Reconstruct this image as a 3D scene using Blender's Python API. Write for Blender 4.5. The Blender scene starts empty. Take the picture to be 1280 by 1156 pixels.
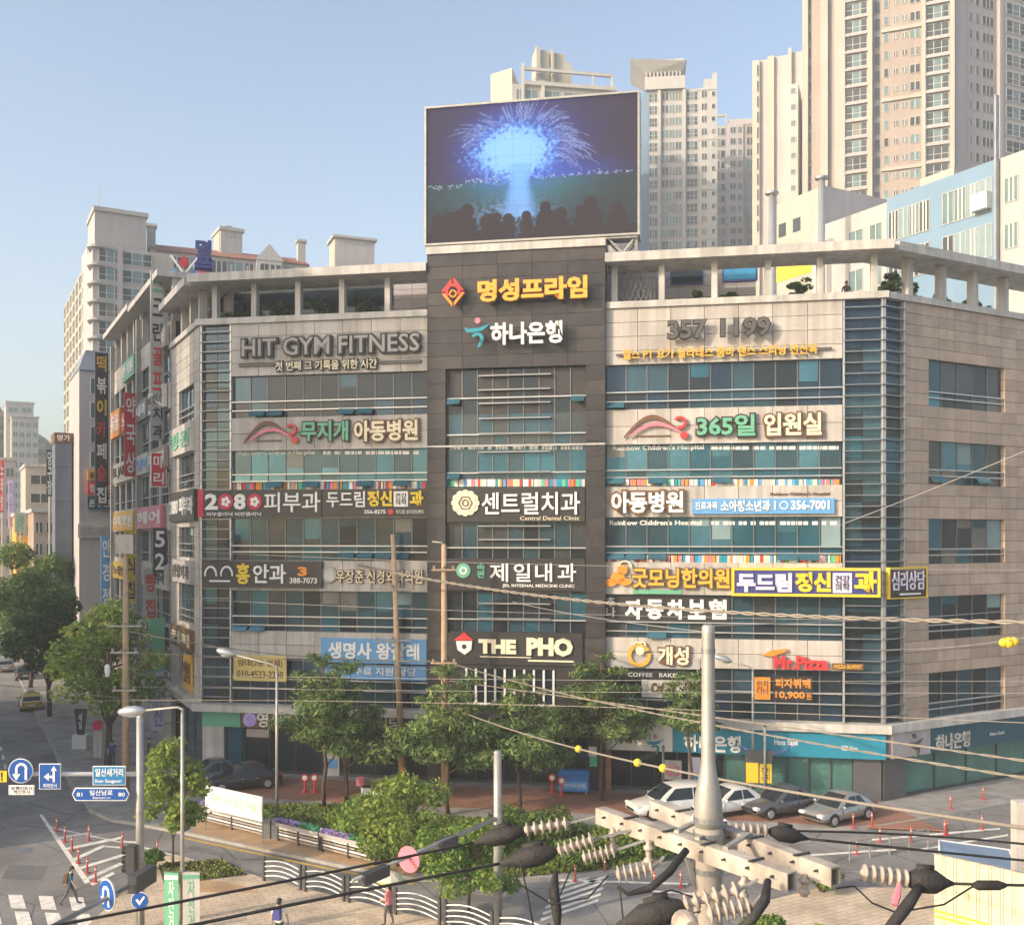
import bpy, math, random
import numpy as np
from mathutils import Vector
R = random.Random(7)
SC = bpy.context.scene
COL = SC.collection
# ------------------------------------------------------------------ camera
FPX, CX, HZ, CZ = 1271.0, 640.0, 670.0, 15.0      # focal length, centre, horizon (photo pixels), eye height
cd = bpy.data.cameras.new("camera"); cam = bpy.data.objects.new("camera", cd); COL.objects.link(cam)
cd.sensor_fit = 'HORIZONTAL'; cd.sensor_width = 36.0; cd.lens = 36.0*FPX/1280
cd.shift_y = (HZ-578)/1280.0; cd.clip_start = 0.2; cd.clip_end = 9000
cam.location = (0, 0, CZ); cam.rotation_euler = (math.pi/2, 0, 0)
SC.camera = cam
# ------------------------------------------------------------------ sky, sun, exposure
EL, AZ = math.radians(24), math.radians(31)
W = bpy.data.worlds.new("World"); SC.world = W; W.use_nodes = True
nt = W.node_tree; nt.nodes.clear()
sk = nt.nodes.new('ShaderNodeTexSky'); sk.sky_type = 'NISHITA'; sk.sun_disc = False
sk.sun_elevation = EL; sk.sun_rotation = math.atan2(-math.cos(AZ), -math.sin(AZ)) % (2*math.pi)
sk.air_density = 1.0; sk.dust_density = 3.5; sk.ozone_density = 0.25; sk.altitude = 50
bg = nt.nodes.new('ShaderNodeBackground'); bg.inputs[1].default_value = 0.15
wo = nt.nodes.new('ShaderNodeOutputWorld')
nt.links.new(sk.outputs[0], bg.inputs[0]); nt.links.new(bg.outputs[0], wo.inputs[0])
sl = bpy.data.lights.new("sun", 'SUN'); sl.energy = 2.25; sl.angle = math.radians(0.6); sl.color = (1.0, .83, .64)
sun = bpy.data.objects.new("sun", sl); COL.objects.link(sun)
Ld = Vector((-math.cos(AZ)*math.cos(EL), -math.sin(AZ)*math.cos(EL), math.sin(EL)))
sun.rotation_euler = Ld.to_track_quat('Z', 'Y').to_euler(); sun.location = Ld*200
SC.view_settings.view_transform = 'Standard'; SC.view_settings.look = 'None'
SC.view_settings.exposure = 0.98; SC.view_settings.gamma = 1.0
SC.render.engine = 'CYCLES'
SC.cycles.use_denoising = True
SC.cycles.max_bounces = 5; SC.cycles.diffuse_bounces = 3; SC.cycles.glossy_bounces = 3
SC.cycles.transparent_max_bounces = 6; SC.cycles.volume_bounces = 0

# ------------------------------------------------------------------ helpers
def P(px, py, Y): return Vector(((px-CX)/FPX*Y, Y, CZ-(py-HZ)/FPX*Y))
def G(px, py, z=0.0):
    Y = (CZ-z)*FPX/(py-HZ); return Vector(((px-CX)/FPX*Y, Y, z))

class Fr:
    """a vertical facade plane: origin, direction to the viewer's right, outward normal"""
    def __init__(s, ox, oy, ux, uy):
        l = math.hypot(ux, uy); s.ox, s.oy, s.ux, s.uy = ox, oy, ux/l, uy/l
        s.nx, s.ny = s.uy, -s.ux
    def pt(s, a, d, z): return Vector((s.ox+a*s.ux+d*s.nx, s.oy+a*s.uy+d*s.ny, z))
    def s(s, px, d=0):
        k = (px-CX)/FPX; ox = s.ox+d*s.nx; oy = s.oy+d*s.ny
        return (k*oy-ox)/(s.ux-k*s.uy)
    def z(s, px, py, d=0):
        Y = s.oy+d*s.ny+s.s(px, d)*s.uy; return CZ-(py-HZ)/FPX*Y
    def shift(s, a, d=0):
        p = s.pt(a, d, 0); return Fr(p.x, p.y, s.ux, s.uy)
    def side(s, a, d, right=True):
        p = s.pt(a, d, 0)
        return Fr(p.x, p.y, -s.nx, -s.ny) if right else Fr(p.x, p.y, s.nx, s.ny)

def wloc(o):
    v = Vector((0, 0, 0))
    while o: v = v+o.location; o = o.parent
    return v

class MB:
    def __init__(s, mat=None): s.v = []; s.f = []; s.fm = []; s.mats = []; s.mat = mat; s.cut = []
    def mi(s, m):
        m = m or s.mat
        if m not in s.mats: s.mats.append(m)
        return s.mats.index(m)
    def add(s, vs, fs, m=None):
        b = len(s.v); s.cut.append((b, len(s.f))); s.v += [tuple(v) for v in vs]; k = s.mi(m)
        for f in fs: s.f.append(tuple(b+i for i in f)); s.fm.append(k)
        return s
    def poly(s, pts, m=None): return s.add(pts, [range(len(pts))], m)
    def hexa(s, p, m=None):
        return s.add(p, [(0, 3, 2, 1), (4, 5, 6, 7), (0, 1, 5, 4), (1, 2, 6, 5), (2, 3, 7, 6), (3, 0, 4, 7)], m)
    def fb(s, fr, a0, a1, d0, d1, z0, z1, m=None):
        q = [fr.pt(a, d, z) for z in (z0, z1) for a, d in ((a0, d1), (a1, d1), (a1, d0), (a0, d0))]
        return s.hexa(q, m)
    def box(s, x0, x1, y0, y1, z0, z1, m=None):
        return s.hexa([(x, y, z) for z in (z0, z1) for x, y in ((x0, y0), (x1, y0), (x1, y1), (x0, y1))], m)
    def beam(s, a, b, w, h, m=None):
        a = Vector(a); b = Vector(b); t = (b-a).normalized()
        up = Vector((0, 0, 1)) if abs(t.z) < .95 else Vector((0, 1, 0))
        r = t.cross(up).normalized()*w/2; u = r.cross(t).normalized()*h/2
        return s.hexa([a-r-u, a+r-u, b+r-u, b-r-u, a-r+u, a+r+u, b+r+u, b-r+u], m)
    def prism(s, pts, z0, z1, m=None, mtop=None):
        n = len(pts)
        A = sum(pts[i][0]*pts[(i+1) % n][1]-pts[(i+1) % n][0]*pts[i][1] for i in range(n))
        if A < 0: pts = pts[::-1]
        v = [(p[0], p[1], z0) for p in pts]+[(p[0], p[1], z1) for p in pts]
        s.add(v, [(i, (i+1) % n, n+(i+1) % n, n+i) for i in range(n)]+[tuple(range(n))[::-1]], m)
        return s.add(v[n:], [tuple(range(n))], mtop or m)
    def tube(s, path, r, m=None, n=8, caps=True):
        path = [Vector(p) for p in path]; k = len(path); rs = r if isinstance(r, (list, tuple)) else [r]*k
        vs = []; fs = []; ref = None
        for i, p in enumerate(path):
            t = (path[min(i+1, k-1)]-path[max(i-1, 0)])
            t = t.normalized() if t.length > 1e-9 else Vector((0, 0, 1))
            if ref is None: ref = Vector((1, 0, 0)) if abs(t.x) < .9 else Vector((0, 1, 0))
            a = (ref-t*ref.dot(t)).normalized(); b = t.cross(a); ref = a
            for j in range(n):
                w = 2*math.pi*j/n; vs.append(p+(a*math.cos(w)+b*math.sin(w))*rs[i])
        for i in range(k-1):
            for j in range(n):
                fs.append((i*n+j, i*n+(j+1) % n, (i+1)*n+(j+1) % n, (i+1)*n+j))
        if caps: fs.append(tuple(range(n))[::-1]); fs.append(tuple((k-1)*n+j for j in range(n)))
        return s.add(vs, fs, m)
    def lathe(s, c, ax, prof, m=None, n=16):
        """prof: (distance along axis, radius)"""
        ax = Vector(ax).normalized(); c = Vector(c)
        path = [c+ax*q[0] for q in prof]
        ref = Vector((1, 0, 0)) if abs(ax.x) < .9 else Vector((0, 1, 0))
        a = (ref-ax*ref.dot(ax)).normalized(); b = ax.cross(a); vs = []; fs = []; k = len(prof)
        for p, q in zip(path, prof):
            for j in range(n):
                w = 2*math.pi*j/n; vs.append(p+(a*math.cos(w)+b*math.sin(w))*max(q[1], 1e-4))
        for i in range(k-1):
            for j in range(n): fs.append((i*n+j, i*n+(j+1) % n, (i+1)*n+(j+1) % n, (i+1)*n+j))
        fs.append(tuple(range(n))[::-1]); fs.append(tuple((k-1)*n+j for j in range(n)))
        return s.add(vs, fs, m)
    def ball(s, c, r, m=None, n=10, k=6):
        rx, ry, rz = r if isinstance(r, (list, tuple)) else (r, r, r); c = Vector(c); vs = []; fs = []
        for i in range(k+1):
            t = math.pi*i/k
            for j in range(n):
                w = 2*math.pi*j/n
                vs.append(c+Vector((rx*math.sin(t)*math.cos(w), ry*math.sin(t)*math.sin(w), -rz*math.cos(t))))
        for i in range(k):
            for j in range(n): fs.append((i*n+j, i*n+(j+1) % n, (i+1)*n+(j+1) % n, (i+1)*n+j))
        return s.add(vs, fs, m)
    def fpoly(s, fr, pts, d0, d1, m=None):
        """extrude an outline (s,z) of the facade plane from d0 to d1"""
        n = len(pts)
        A = sum(pts[i][0]*pts[(i+1) % n][1]-pts[(i+1) % n][0]*pts[i][1] for i in range(n))
        if A < 0: pts = pts[::-1]
        v = [fr.pt(a, d0, z) for a, z in pts]+[fr.pt(a, d1, z) for a, z in pts]
        return s.add(v, [(i, (i+1) % n, n+(i+1) % n, n+i) for i in range(n)]+[tuple(range(n))[::-1], tuple(range(n, 2*n))], m)
    def text(s, fr, body, a0, a1, z0, z1, d, ex, m=None, bold=.02, res=2):
        vs, fs, bb = glyphs(body, bold, res)
        x0, x1, y0, y1 = bb; sx = (a1-a0)/(x1-x0); sy = (z1-z0)/(y1-y0)
        return s.add([fr.pt(a0+(v[0]-x0)*sx, d+(v[2]+.5)*ex, z0+(v[1]-y0)*sy) for v in vs], fs, m)
    def each(s, name, parent, smooth=False):
        """one object for every shape that was added"""
        ends = s.cut[1:]+[(len(s.v), len(s.f))]; out = []
        for (b, f0), (e, f1) in zip(s.cut, ends):
            q = MB(); q.v = s.v[b:e]; q.f = [tuple(i-b for i in f) for f in s.f[f0:f1]]; q.fm = [0]*len(q.f); q.mats = [s.mats[s.fm[f0]]]; out.append(q.build(name, parent, smooth))
        return out
    def build(s, name, parent=None, smooth=False, kind=None, label=None):
        me = bpy.data.meshes.new(name); o = wloc(parent) if parent else Vector((0, 0, 0))
        me.from_pydata([(v[0]-o.x, v[1]-o.y, v[2]-o.z) for v in s.v], [], s.f)
        for m in s.mats: me.materials.append(m)
        me.polygons.foreach_set('material_index', s.fm)
        if smooth: me.polygons.foreach_set('use_smooth', [True]*len(s.f))
        me.update(); ob = bpy.data.objects.new(name, me); COL.objects.link(ob)
        if parent: ob.parent = parent
        if kind: ob['kind'] = kind
        if label: ob['label'] = label
        return ob

_gl = {}
TMP = bpy.data.scenes.new('lettering')
def glyphs(body, bold, res):
    k = (body, bold, res)
    if k not in _gl:
        c = bpy.data.curves.new('lettering', 'FONT'); c.body = body; c.extrude = .5; c.offset = bold; c.resolution_u = res
        c.space_line = .95; c.align_x = 'CENTER'
        o = bpy.data.objects.new('lettering', c); TMP.collection.objects.link(o)
        TMP.view_layers[0].update(); dg = TMP.view_layers[0].depsgraph; me = bpy.data.meshes.new_from_object(o.evaluated_get(dg))
        vs = [tuple(v.co) for v in me.vertices]; fs = [tuple(p.vertices) for p in me.polygons]
        bpy.data.objects.remove(o); bpy.data.curves.remove(c); bpy.data.meshes.remove(me)
        xs = [v[0] for v in vs]; ys = [v[1] for v in vs]
        _gl[k] = (vs, fs, (min(xs), max(xs), min(ys), max(ys)))
    return _gl[k]

def tag(o, label=None, cat=None, group=None, kind=None):
    if label: o['label'] = label
    if cat: o['category'] = cat
    if group: o['group'] = group
    if kind: o['kind'] = kind
    return o
def thing(name, label, cat, loc=(0, 0, 0), group=None):
    o = bpy.data.objects.new(name, None); COL.objects.link(o); o.location = loc; o.empty_display_size = .3
    return tag(o, label, cat, group)
def dup(root, loc=None, rz=None, label=None, group=None, scale=None):
    def cp(o, par):
        c = o.copy(); COL.objects.link(c)
        if par: c.parent = par
        for ch in list(o.children): cp(ch, c)
        return c
    r = cp(root, None)
    if loc is not None: r.location = loc
    if rz is not None: r.rotation_euler = (0, 0, rz)
    if scale: r.scale = (scale,)*3
    if label: r['label'] = label
    if group: r['group'] = group
    return r

# ------------------------------------------------------------------ materials
def mat(name, col, rough=.7, metal=0.0, var=.12, vs=.8, bump=0.0, bs=25.0, spec=.4, emit=0.0, coat=0.0, streak=0.0):
    m = bpy.data.materials.new(name); m.use_nodes = True; t = m.node_tree; b = t.nodes['Principled BSDF']
    b.inputs['Roughness'].default_value = rough; b.inputs['Metallic'].default_value = metal
    b.inputs['Specular IOR Level'].default_value = spec; b.inputs['Coat Weight'].default_value = coat
    tc = t.nodes.new('ShaderNodeTexCoord')
    def noise(scale, det=4, stretch=None):
        n = t.nodes.new('ShaderNodeTexNoise'); n.inputs['Scale'].default_value = scale; n.inputs['Detail'].default_value = det
        if stretch:
            mp = t.nodes.new('ShaderNodeMapping'); mp.inputs['Scale'].default_value = stretch
            t.links.new(tc.outputs['Object'], mp.inputs[0]); t.links.new(mp.outputs[0], n.inputs['Vector'])
        else: t.links.new(tc.outputs['Object'], n.inputs['Vector'])
        return n
    c = Vector(col)
    if var > 0:
        n = noise(vs); r = t.nodes.new('ShaderNodeValToRGB'); e = r.color_ramp.elements
        e[0].position = .3; e[1].position = .7
        e[0].color = (*[max(0, x*(1-var)) for x in c], 1); e[1].color = (*[min(1, x*(1+var)) for x in c], 1)
        t.links.new(n.outputs['Fac'], r.inputs[0]); out = r.outputs[0]
        n2 = noise(vs*14, 3); mx = t.nodes.new('ShaderNodeMix'); mx.data_type = 'RGBA'; mx.blend_type = 'MULTIPLY'
        mx.inputs[0].default_value = min(1, var*2.5); r2 = t.nodes.new('ShaderNodeValToRGB')
        r2.color_ramp.elements[0].color = (.72, .72, .72, 1); r2.color_ramp.elements[0].position = .3; r2.color_ramp.elements[1].position = .65
        t.links.new(n2.outputs['Fac'], r2.inputs[0]); t.links.new(out, mx.inputs[6]); t.links.new(r2.outputs[0], mx.inputs[7]); out = mx.outputs[2]
        if streak > 0:
            n3 = noise(1.0, 5, (2.2, 2.2, .12)); m3 = t.nodes.new('ShaderNodeMix'); m3.data_type = 'RGBA'; m3.blend_type = 'MULTIPLY'
            m3.inputs[0].default_value = streak; r3 = t.nodes.new('ShaderNodeValToRGB')
            r3.color_ramp.elements[0].color = (.45, .44, .42, 1); r3.color_ramp.elements[0].position = .38; r3.color_ramp.elements[1].position = .58
            t.links.new(n3.outputs['Fac'], r3.inputs[0]); t.links.new(out, m3.inputs[6]); t.links.new(r3.outputs[0], m3.inputs[7]); out = m3.outputs[2]
        t.links.new(out, b.inputs['Base Color'])
    else: b.inputs['Base Color'].default_value = (*c, 1)
    if emit: b.inputs['Emission Color'].default_value = (*c, 1); b.inputs['Emission Strength'].default_value = emit
    if bump:
        nb = noise(bs, 3); bp = t.nodes.new('ShaderNodeBump'); bp.inputs['Strength'].default_value = bump; bp.inputs['Distance'].default_value = .05
        t.links.new(nb.outputs['Fac'], bp.inputs['Height']); t.links.new(bp.outputs[0], b.inputs['Normal'])
    return m
def glass(name, col, rough=.06, metal=.35, warp=.12):
    m = mat(name, col, rough, metal, .25, .35, 0, spec=.4)
    t = m.node_tree; b = t.nodes['Principled BSDF']; tc = t.nodes.new('ShaderNodeTexCoord')
    n = t.nodes.new('ShaderNodeTexNoise'); n.inputs['Scale'].default_value = .9; n.inputs['Detail'].default_value = 1
    bp = t.nodes.new('ShaderNodeBump'); bp.inputs['Strength'].default_value = warp; bp.inputs['Distance'].default_value = .06
    t.links.new(tc.outputs['Object'], n.inputs['Vector']); t.links.new(n.outputs['Fac'], bp.inputs['Height']); t.links.new(bp.outputs[0], b.inputs['Normal'])
    return m
M = {}
def mk(n, *a, **k): M[n] = mat(n, *a, **k)
mk('asphalt', (.27, .26, .25), .9, var=.22, vs=.25, bump=.25, bs=60)
mk('asphalt_dark', (.17, .17, .17), .9, var=.2, vs=.3, bump=.25, bs=60)
mk('earth', (.16, .15, .13), .95, var=.25, vs=.05)
mk('paint_white', (.78, .75, .68), .8, var=.22, vs=3)
mk('paint_yellow', (.55, .36, .06), .8, var=.2, vs=3)
mk('kerb', (.36, .34, .31), .85, var=.15, vs=2)
mk('stone_a', (.50, .47, .43), .55, var=.13, vs=.5, streak=.38); mk('stone_b', (.47, .435, .40), .55, var=.13, vs=.5, streak=.38); mk('stone_c', (.53, .50, .46), .55, var=.13, vs=.5, streak=.38)
mk('brown_a', (0.450, 0.350, 0.274), .5, var=.1, vs=1.5, streak=.22); mk('brown_b', (0.403, 0.311, 0.245), .5, var=.1, vs=1.5, streak=.22); mk('brown_c', (0.490, 0.383, 0.304), .5, var=.1, vs=1.5, streak=.22)
mk('dark_a', (.046, .041, .042), .35, var=.25, vs=1.5); mk('dark_b', (.038, .035, .037), .35, var=.25, vs=1.5); mk('dark_c', (.057, .050, .049), .4, var=.25, vs=1.5)
mk('core', (.06, .06, .062), .8); mk('concrete', (.42, .40, .37), .8, var=.15, vs=.6, streak=.35)
mk('white', (.74, .72, .68), .6, var=.06, vs=1); mk('offwhite', (.56, .54, .50), .65, var=.14, vs=.8, streak=.35)
mk('coping', (.52, .505, .475), .55, var=.14, vs=.7, streak=.42); mk('alu', (.52, .53, .54), .35, .6, var=.08); mk('steel', (.33, .34, .35), .4, .7, var=.15)
mk('mullion', (.17, .175, .18), .4, .4, var=.08); mk('galv', (.38, .37, .345), .5, .45, var=.14, vs=3); mk('darksteel', (.075, .075, .08), .45, .3, var=.15)
mk('pole_conc', (.40, .36, .31), .8, var=.14, vs=2, streak=.3); mk('pole_sunlit', (.52, .37, .235), .75, var=.15, vs=2, streak=.3)  # second tone: pole concrete with orange sunlight put into its colour
mk('black', (.018, .018, .02), .45, var=.1); mk('rubber', (.034, .032, .031), .75, var=.3, vs=6, bump=.3, bs=40)
mk('signdark', (.035, .033, .034), .4, var=.15); mk('signgrey', (.10, .10, .105), .4, var=.15)
mk('txt_white', (.80, .79, .75), .45, var=.03); mk('txt_cream', (.78, .70, .50), .45, var=.05); mk('txt_gold', (.72, .40, .055), .4, var=.08)
mk('txt_yellow', (.80, .55, .04), .45, var=.05); mk('txt_green', (.14, .42, .27), .45, var=.05); mk('txt_black', (.03, .028, .027), .5, var=.05)
mk('txt_grey', (.10, .095, .092), .45, var=.1); mk('txt_brown', (.16, .085, .04), .5, var=.1); mk('red', (.60, .045, .045), .45, var=.08)
mk('crimson', (.55, .02, .07), .45, var=.08); mk('pink', (.68, .20, .26), .5, var=.1); mk('orange', (.75, .27, .03), .45, var=.08)
mk('teal', (.02, .28, .36), .4, var=.06); mk('bankblue', (.02, .22, .33), .4, var=.08); mk('bankdark', (.02, .085, .13), .4, var=.08)
mk('blue', (.03, .17, .50), .4, var=.06); mk('navy', (.05, .06, .22), .4, var=.08); mk('skyblue', (.12, .33, .62), .45, var=.08)
mk('roadblue', (.012, .09, .36), .35, var=.04); mk('roadteal', (.02, .19, .42), .35, var=.04); mk('lilac', (.62, .58, .74), .45, var=.04)
mk('purple', (.36, .25, .62), .6, var=.12, vs=6); mk('mint', (.10, .50, .30), .6, var=.12, vs=6); mk('brick_pave', (.36, .17, .10), .85, var=.2, vs=2)
mk('bark', (.10, .07, .05), .9, var=.3, vs=6, bump=.4, bs=20); mk('soil', (.10, .075, .05), .95, var=.3, vs=3)
mk('skin', (.50, .31, .22), .6, var=.05); mk('hair', (.02, .016, .014), .5, var=.1)
mk('cream_apt', (.42, .40, .35), .75, var=.06, vs=.15, streak=.12); mk('pink_apt', (.35, .295, .26), .75, var=.08, vs=.15, streak=.12)
mk('white_apt', (.44, .435, .42), .75, var=.06, vs=.2, streak=.15); mk('grey_apt', (.40, .385, .38), .75, var=.07, vs=.2, streak=.15)
mk('mauve_apt', (.44, .405, .41), .75, var=.06, vs=.2, streak=.15); mk('blue_apt', (.17, .275, .38), .7, var=.05, vs=.2); mk('roof_red', (.30, .13, .10), .8, var=.2, vs=1)
mk('winframe', (.50, .48, .44), .5, var=.05); mk('hillgreen', (.045, .062, .04), .95, var=.4, vs=.03)
mk('porcelain', (.42, .36, .30), .4, var=.25, vs=9, spec=.5)
mk('fenceyellow', (.56, .53, .37), .5, var=.05); mk('tarpblue', (.22, .30, .42), .6, var=.12)
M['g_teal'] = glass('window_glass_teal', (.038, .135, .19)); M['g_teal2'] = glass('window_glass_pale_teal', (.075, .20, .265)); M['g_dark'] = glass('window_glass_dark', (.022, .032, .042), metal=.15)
M['g_grey'] = glass('window_glass_grey', (.065, .078, .085), metal=.25); M['g_blue'] = glass('window_glass_blue', (.024, .05, .085), metal=.3); M['g_slate'] = glass('window_glass_slate', (.042, .09, .12), metal=.3)
M['g_apt'] = glass('apartment_glass', (.16, .24, .24), metal=.2); M['g_aptd'] = glass('apartment_glass_dark', (.07, .085, .09), metal=.2); M['g_shop'] = glass('shop_glass', (.10, .225, .20), metal=.2)
M['g_curtain_refl'] = glass('curtain_reflection_glass', (.20, .20, .18), metal=.0); M['blind'] = mat('window_blind', (.20, .29, .31), .6, var=.08)  # pale curtain glass, also stands in for reflections on the granite wall
def worn(key, dark, sc):
    t = M[key].node_tree; b = t.nodes['Principled BSDF']; src = b.inputs['Base Color'].links[0].from_socket; tc = t.nodes.new('ShaderNodeTexCoord')
    n = t.nodes.new('ShaderNodeTexNoise'); n.inputs['Scale'].default_value = sc; n.inputs['Detail'].default_value = 8; n.inputs['Distortion'].default_value = 1.5; r = t.nodes.new('ShaderNodeValToRGB'); e = r.color_ramp.elements; e[0].position, e[1].position = .36, .60; e[0].color = (dark, dark, dark*1.02, 1)
    v = t.nodes.new('ShaderNodeTexVoronoi'); v.feature = 'DISTANCE_TO_EDGE'; v.inputs['Scale'].default_value = .22; r2 = t.nodes.new('ShaderNodeValToRGB'); r2.color_ramp.elements[0].position, r2.color_ramp.elements[1].position = .004, .012; r2.color_ramp.elements[0].color = (.6, .6, .6, 1)
    m1 = t.nodes.new('ShaderNodeMix'); m2 = t.nodes.new('ShaderNodeMix')
    for m in (m1, m2): m.data_type = 'RGBA'; m.blend_type = 'MULTIPLY'; m.inputs[0].default_value = 1
    t.links.new(tc.outputs['Object'], n.inputs['Vector']); t.links.new(tc.outputs['Object'], v.inputs['Vector']); t.links.new(n.outputs['Fac'], r.inputs[0]); t.links.new(v.outputs['Distance'], r2.inputs[0])
    t.links.new(src, m1.inputs[6]); t.links.new(r.outputs[0], m1.inputs[7]); t.links.new(m1.outputs[2], m2.inputs[6]); t.links.new(r2.outputs[0], m2.inputs[7]); t.links.new(m2.outputs[2], b.inputs['Base Color'])
worn('asphalt', .72, .16)
def leafmat(name, col):
    m = mat(name, col, .75, var=.3, vs=1.5); t = m.node_tree; b = t.nodes['Principled BSDF']; o = t.nodes['Material Output']
    tr = t.nodes.new('ShaderNodeBsdfTranslucent'); mx = t.nodes.new('ShaderNodeMixShader'); mx.inputs[0].default_value = .38
    src = b.inputs['Base Color'].links[0].from_socket; t.links.new(src, tr.inputs[0]); t.links.new(b.outputs[0], mx.inputs[1]); t.links.new(tr.outputs[0], mx.inputs[2]); t.links.new(mx.outputs[0], o.inputs[0]); M[name] = m
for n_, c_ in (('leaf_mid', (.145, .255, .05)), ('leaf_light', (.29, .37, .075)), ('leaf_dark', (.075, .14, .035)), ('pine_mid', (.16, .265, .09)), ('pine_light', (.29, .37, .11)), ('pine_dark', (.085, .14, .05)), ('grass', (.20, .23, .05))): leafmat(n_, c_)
def paving(name, c1, c2, bw, bh, rough=.85, mortar=(.26, .23, .2)):
    m = mat(name, c1, rough, var=0); t = m.node_tree; b = t.nodes['Principled BSDF']; tc = t.nodes.new('ShaderNodeTexCoord')
    mp = t.nodes.new('ShaderNodeMapping'); mp.inputs['Rotation'].default_value = (0, 0, -.5)
    br = t.nodes.new('ShaderNodeTexBrick'); br.inputs['Scale'].default_value = 1; br.inputs['Brick Width'].default_value = bw; br.inputs['Row Height'].default_value = bh
    br.inputs['Mortar Size'].default_value = .012; br.inputs['Color1'].default_value = (*c1, 1); br.inputs['Color2'].default_value = (*c2, 1); br.inputs['Mortar'].default_value = (*mortar, 1)
    n = t.nodes.new('ShaderNodeTexNoise'); n.inputs['Scale'].default_value = .7; n.inputs['Detail'].default_value = 6
    r = t.nodes.new('ShaderNodeValToRGB'); r.color_ramp.elements[0].color = (.62, .6, .57, 1); r.color_ramp.elements[0].position = .32; r.color_ramp.elements[1].position = .62
    mx = t.nodes.new('ShaderNodeMix'); mx.data_type = 'RGBA'; mx.blend_type = 'MULTIPLY'; mx.inputs[0].default_value = .8
    t.links.new(tc.outputs['Object'], mp.inputs[0]); t.links.new(mp.outputs[0], br.inputs['Vector']); t.links.new(tc.outputs['Object'], n.inputs['Vector'])
    t.links.new(n.outputs['Fac'], r.inputs[0]); t.links.new(br.outputs['Color'], mx.inputs[6]); t.links.new(r.outputs[0], mx.inputs[7]); t.links.new(mx.outputs[2], b.inputs['Base Color'])
    M[name] = m
paving('pave_tan', (.66, .54, .40), (.58, .47, .35), .6, .3); paving('pave_orange', (.55, .36, .20), (.50, .32, .17), .4, .2); paving('pave_red', (.36, .165, .105), (.30, .14, .095), .4, .2); paving('pave_grey', (.36, .345, .33), (.31, .30, .29), .5, .5)
# ================================================================== SETTING
def xy(L): return [(G(a, b).x, G(a, b).y) for a, b in L]
g = MB(M['earth']); g.poly([(-455, -55, -.02), (325, -55, -.02), (325, 495, -.02), (-455, 495, -.02)]); g.build('ground', kind='structure')
RX, RY = 20.8, 56.9                                   # right front corner of the corner building
MF = Fr(-19.73, 64.34, .9836, -.1805)                 # main (corner) facade, origin at its left end
LEN = 41.2
RF = Fr(RX, RY, .876, .482)                           # facade on the right hand street
LD = (-.482, .876)
LFe = Fr(-19.73+LD[0]*60, 64.34+LD[1]*60, .482, -.876)  # left street facade line, 60 m up the street
def LFa(t): return 60-t                                # t = metres up the street from the corner
road = MB(M['asphalt'])
road.poly([(-75, -30, .0), (90, -30, .0), (90, 62, .0), (-20, 66, 0), (-130, 270, 0), (-158, 255, 0), (-60, 60, 0), (-75, 40, 0)]); road.build('road', kind='structure')
# pavement that carries the corner building
kerb_px = [(87, 980), (106, 1002), (114, 1015), (142, 1027), (171, 1031), (234, 1043), (324, 1062), (429, 1084), (520, 1100), (640, 1103), (760, 1094), (850, 1078), (900, 1052), (1000, 1040), (1100, 1034), (1180, 1022)]
kp = xy(kerb_px)
far = (kp[0][0]+LD[0]*170, kp[0][1]+LD[1]*170)
slab = [far]+kp+[(75, 82), (60, 110), (-60, 240)]
pv = MB(M['pave_grey']); pv.prism(slab, -.3, .13, M['kerb'], M['pave_grey']); pv.build('pavement', kind='structure')
def sheet(name, px, m, z, raw=None):
    q = raw or [(G(a, b, z).x, G(a, b, z).y) for a, b in px]
    o = MB(m); o.prism(q, z-.05, z, m); return o.build(name, kind='structure')
sheet('pavement', [(238, 1041), (324, 1059.5), (429, 1081), (520, 1097), (520, 1086), (429, 1062), (345, 1040), (250, 1022)], M['pave_orange'], .136)
rp = [tuple(MF.pt(a, d, 0).xy) for a, d in ((-1, .6), (LEN+.2, .6), (LEN+2, 5.2), (-1, 5.6))]
sheet('forecourt', None, M['pave_red'], .136, rp)
# kerb edge strips (real kerbstones)
kb = MB(M['kerb'])
for a, b in zip(kp[:-1], kp[1:]): kb.beam((a[0], a[1], .06), (b[0], b[1], .06), .18, .17)
kb.beam((far[0], far[1], .06), (kp[0][0], kp[0][1], .06), .18, .17)
kb.build('kerb', kind='structure')
yl = MB(M['paint_yellow'])
for a, b in zip(kp[5:8], kp[6:9]):
    yl.beam((a[0]-.1, a[1]-.45, .002), (b[0]-.1, b[1]-.45, .002), .16, .012)
yl.build('road_line', kind='structure')
# traffic island at the bottom
isl = xy([(196, 1078), (212, 1071), (234, 1076), (305, 1092), (327, 1100), (374, 1112), (436, 1127), (496, 1142), (560, 1157)])
isl += [(0.5, 34), (-2, 26), (-16.6, 26), (-16.2, 37)]
im = MB(M['pave_tan']); im.prism(isl, -.2, .13, M['kerb'], M['pave_tan']); im.build('traffic_island', kind='structure')
sheet('pavement', None, M['pave_orange'], .136, [(-14.6, 44.6), (-11.6, 43.4), (-10.4, 42.4), (-14.7, 42.6)])
sheet('pavement', None, M['pave_orange'], .136, [(-15.5, 37.0), (-9.2, 35.8), (-9.4, 34.6), (-15.5, 35.6)])
sheet('soil_bed', None, M['soil'], .14, [(-16.0, 46.0), (-13.2, 46.6), (-11.6, 44.7), (-14.8, 43.3)])
# bright plaza at the lower right
pl = [(9.5, 41.0), (13.2, 43.2), (17.5, 43.0), (22, 38.6), (24, 30), (8, 30)]
im = MB(M['pave_tan']); im.prism(pl, -.2, .13, M['kerb'], M['pave_tan']); im.build('plaza', kind='structure')
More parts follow.
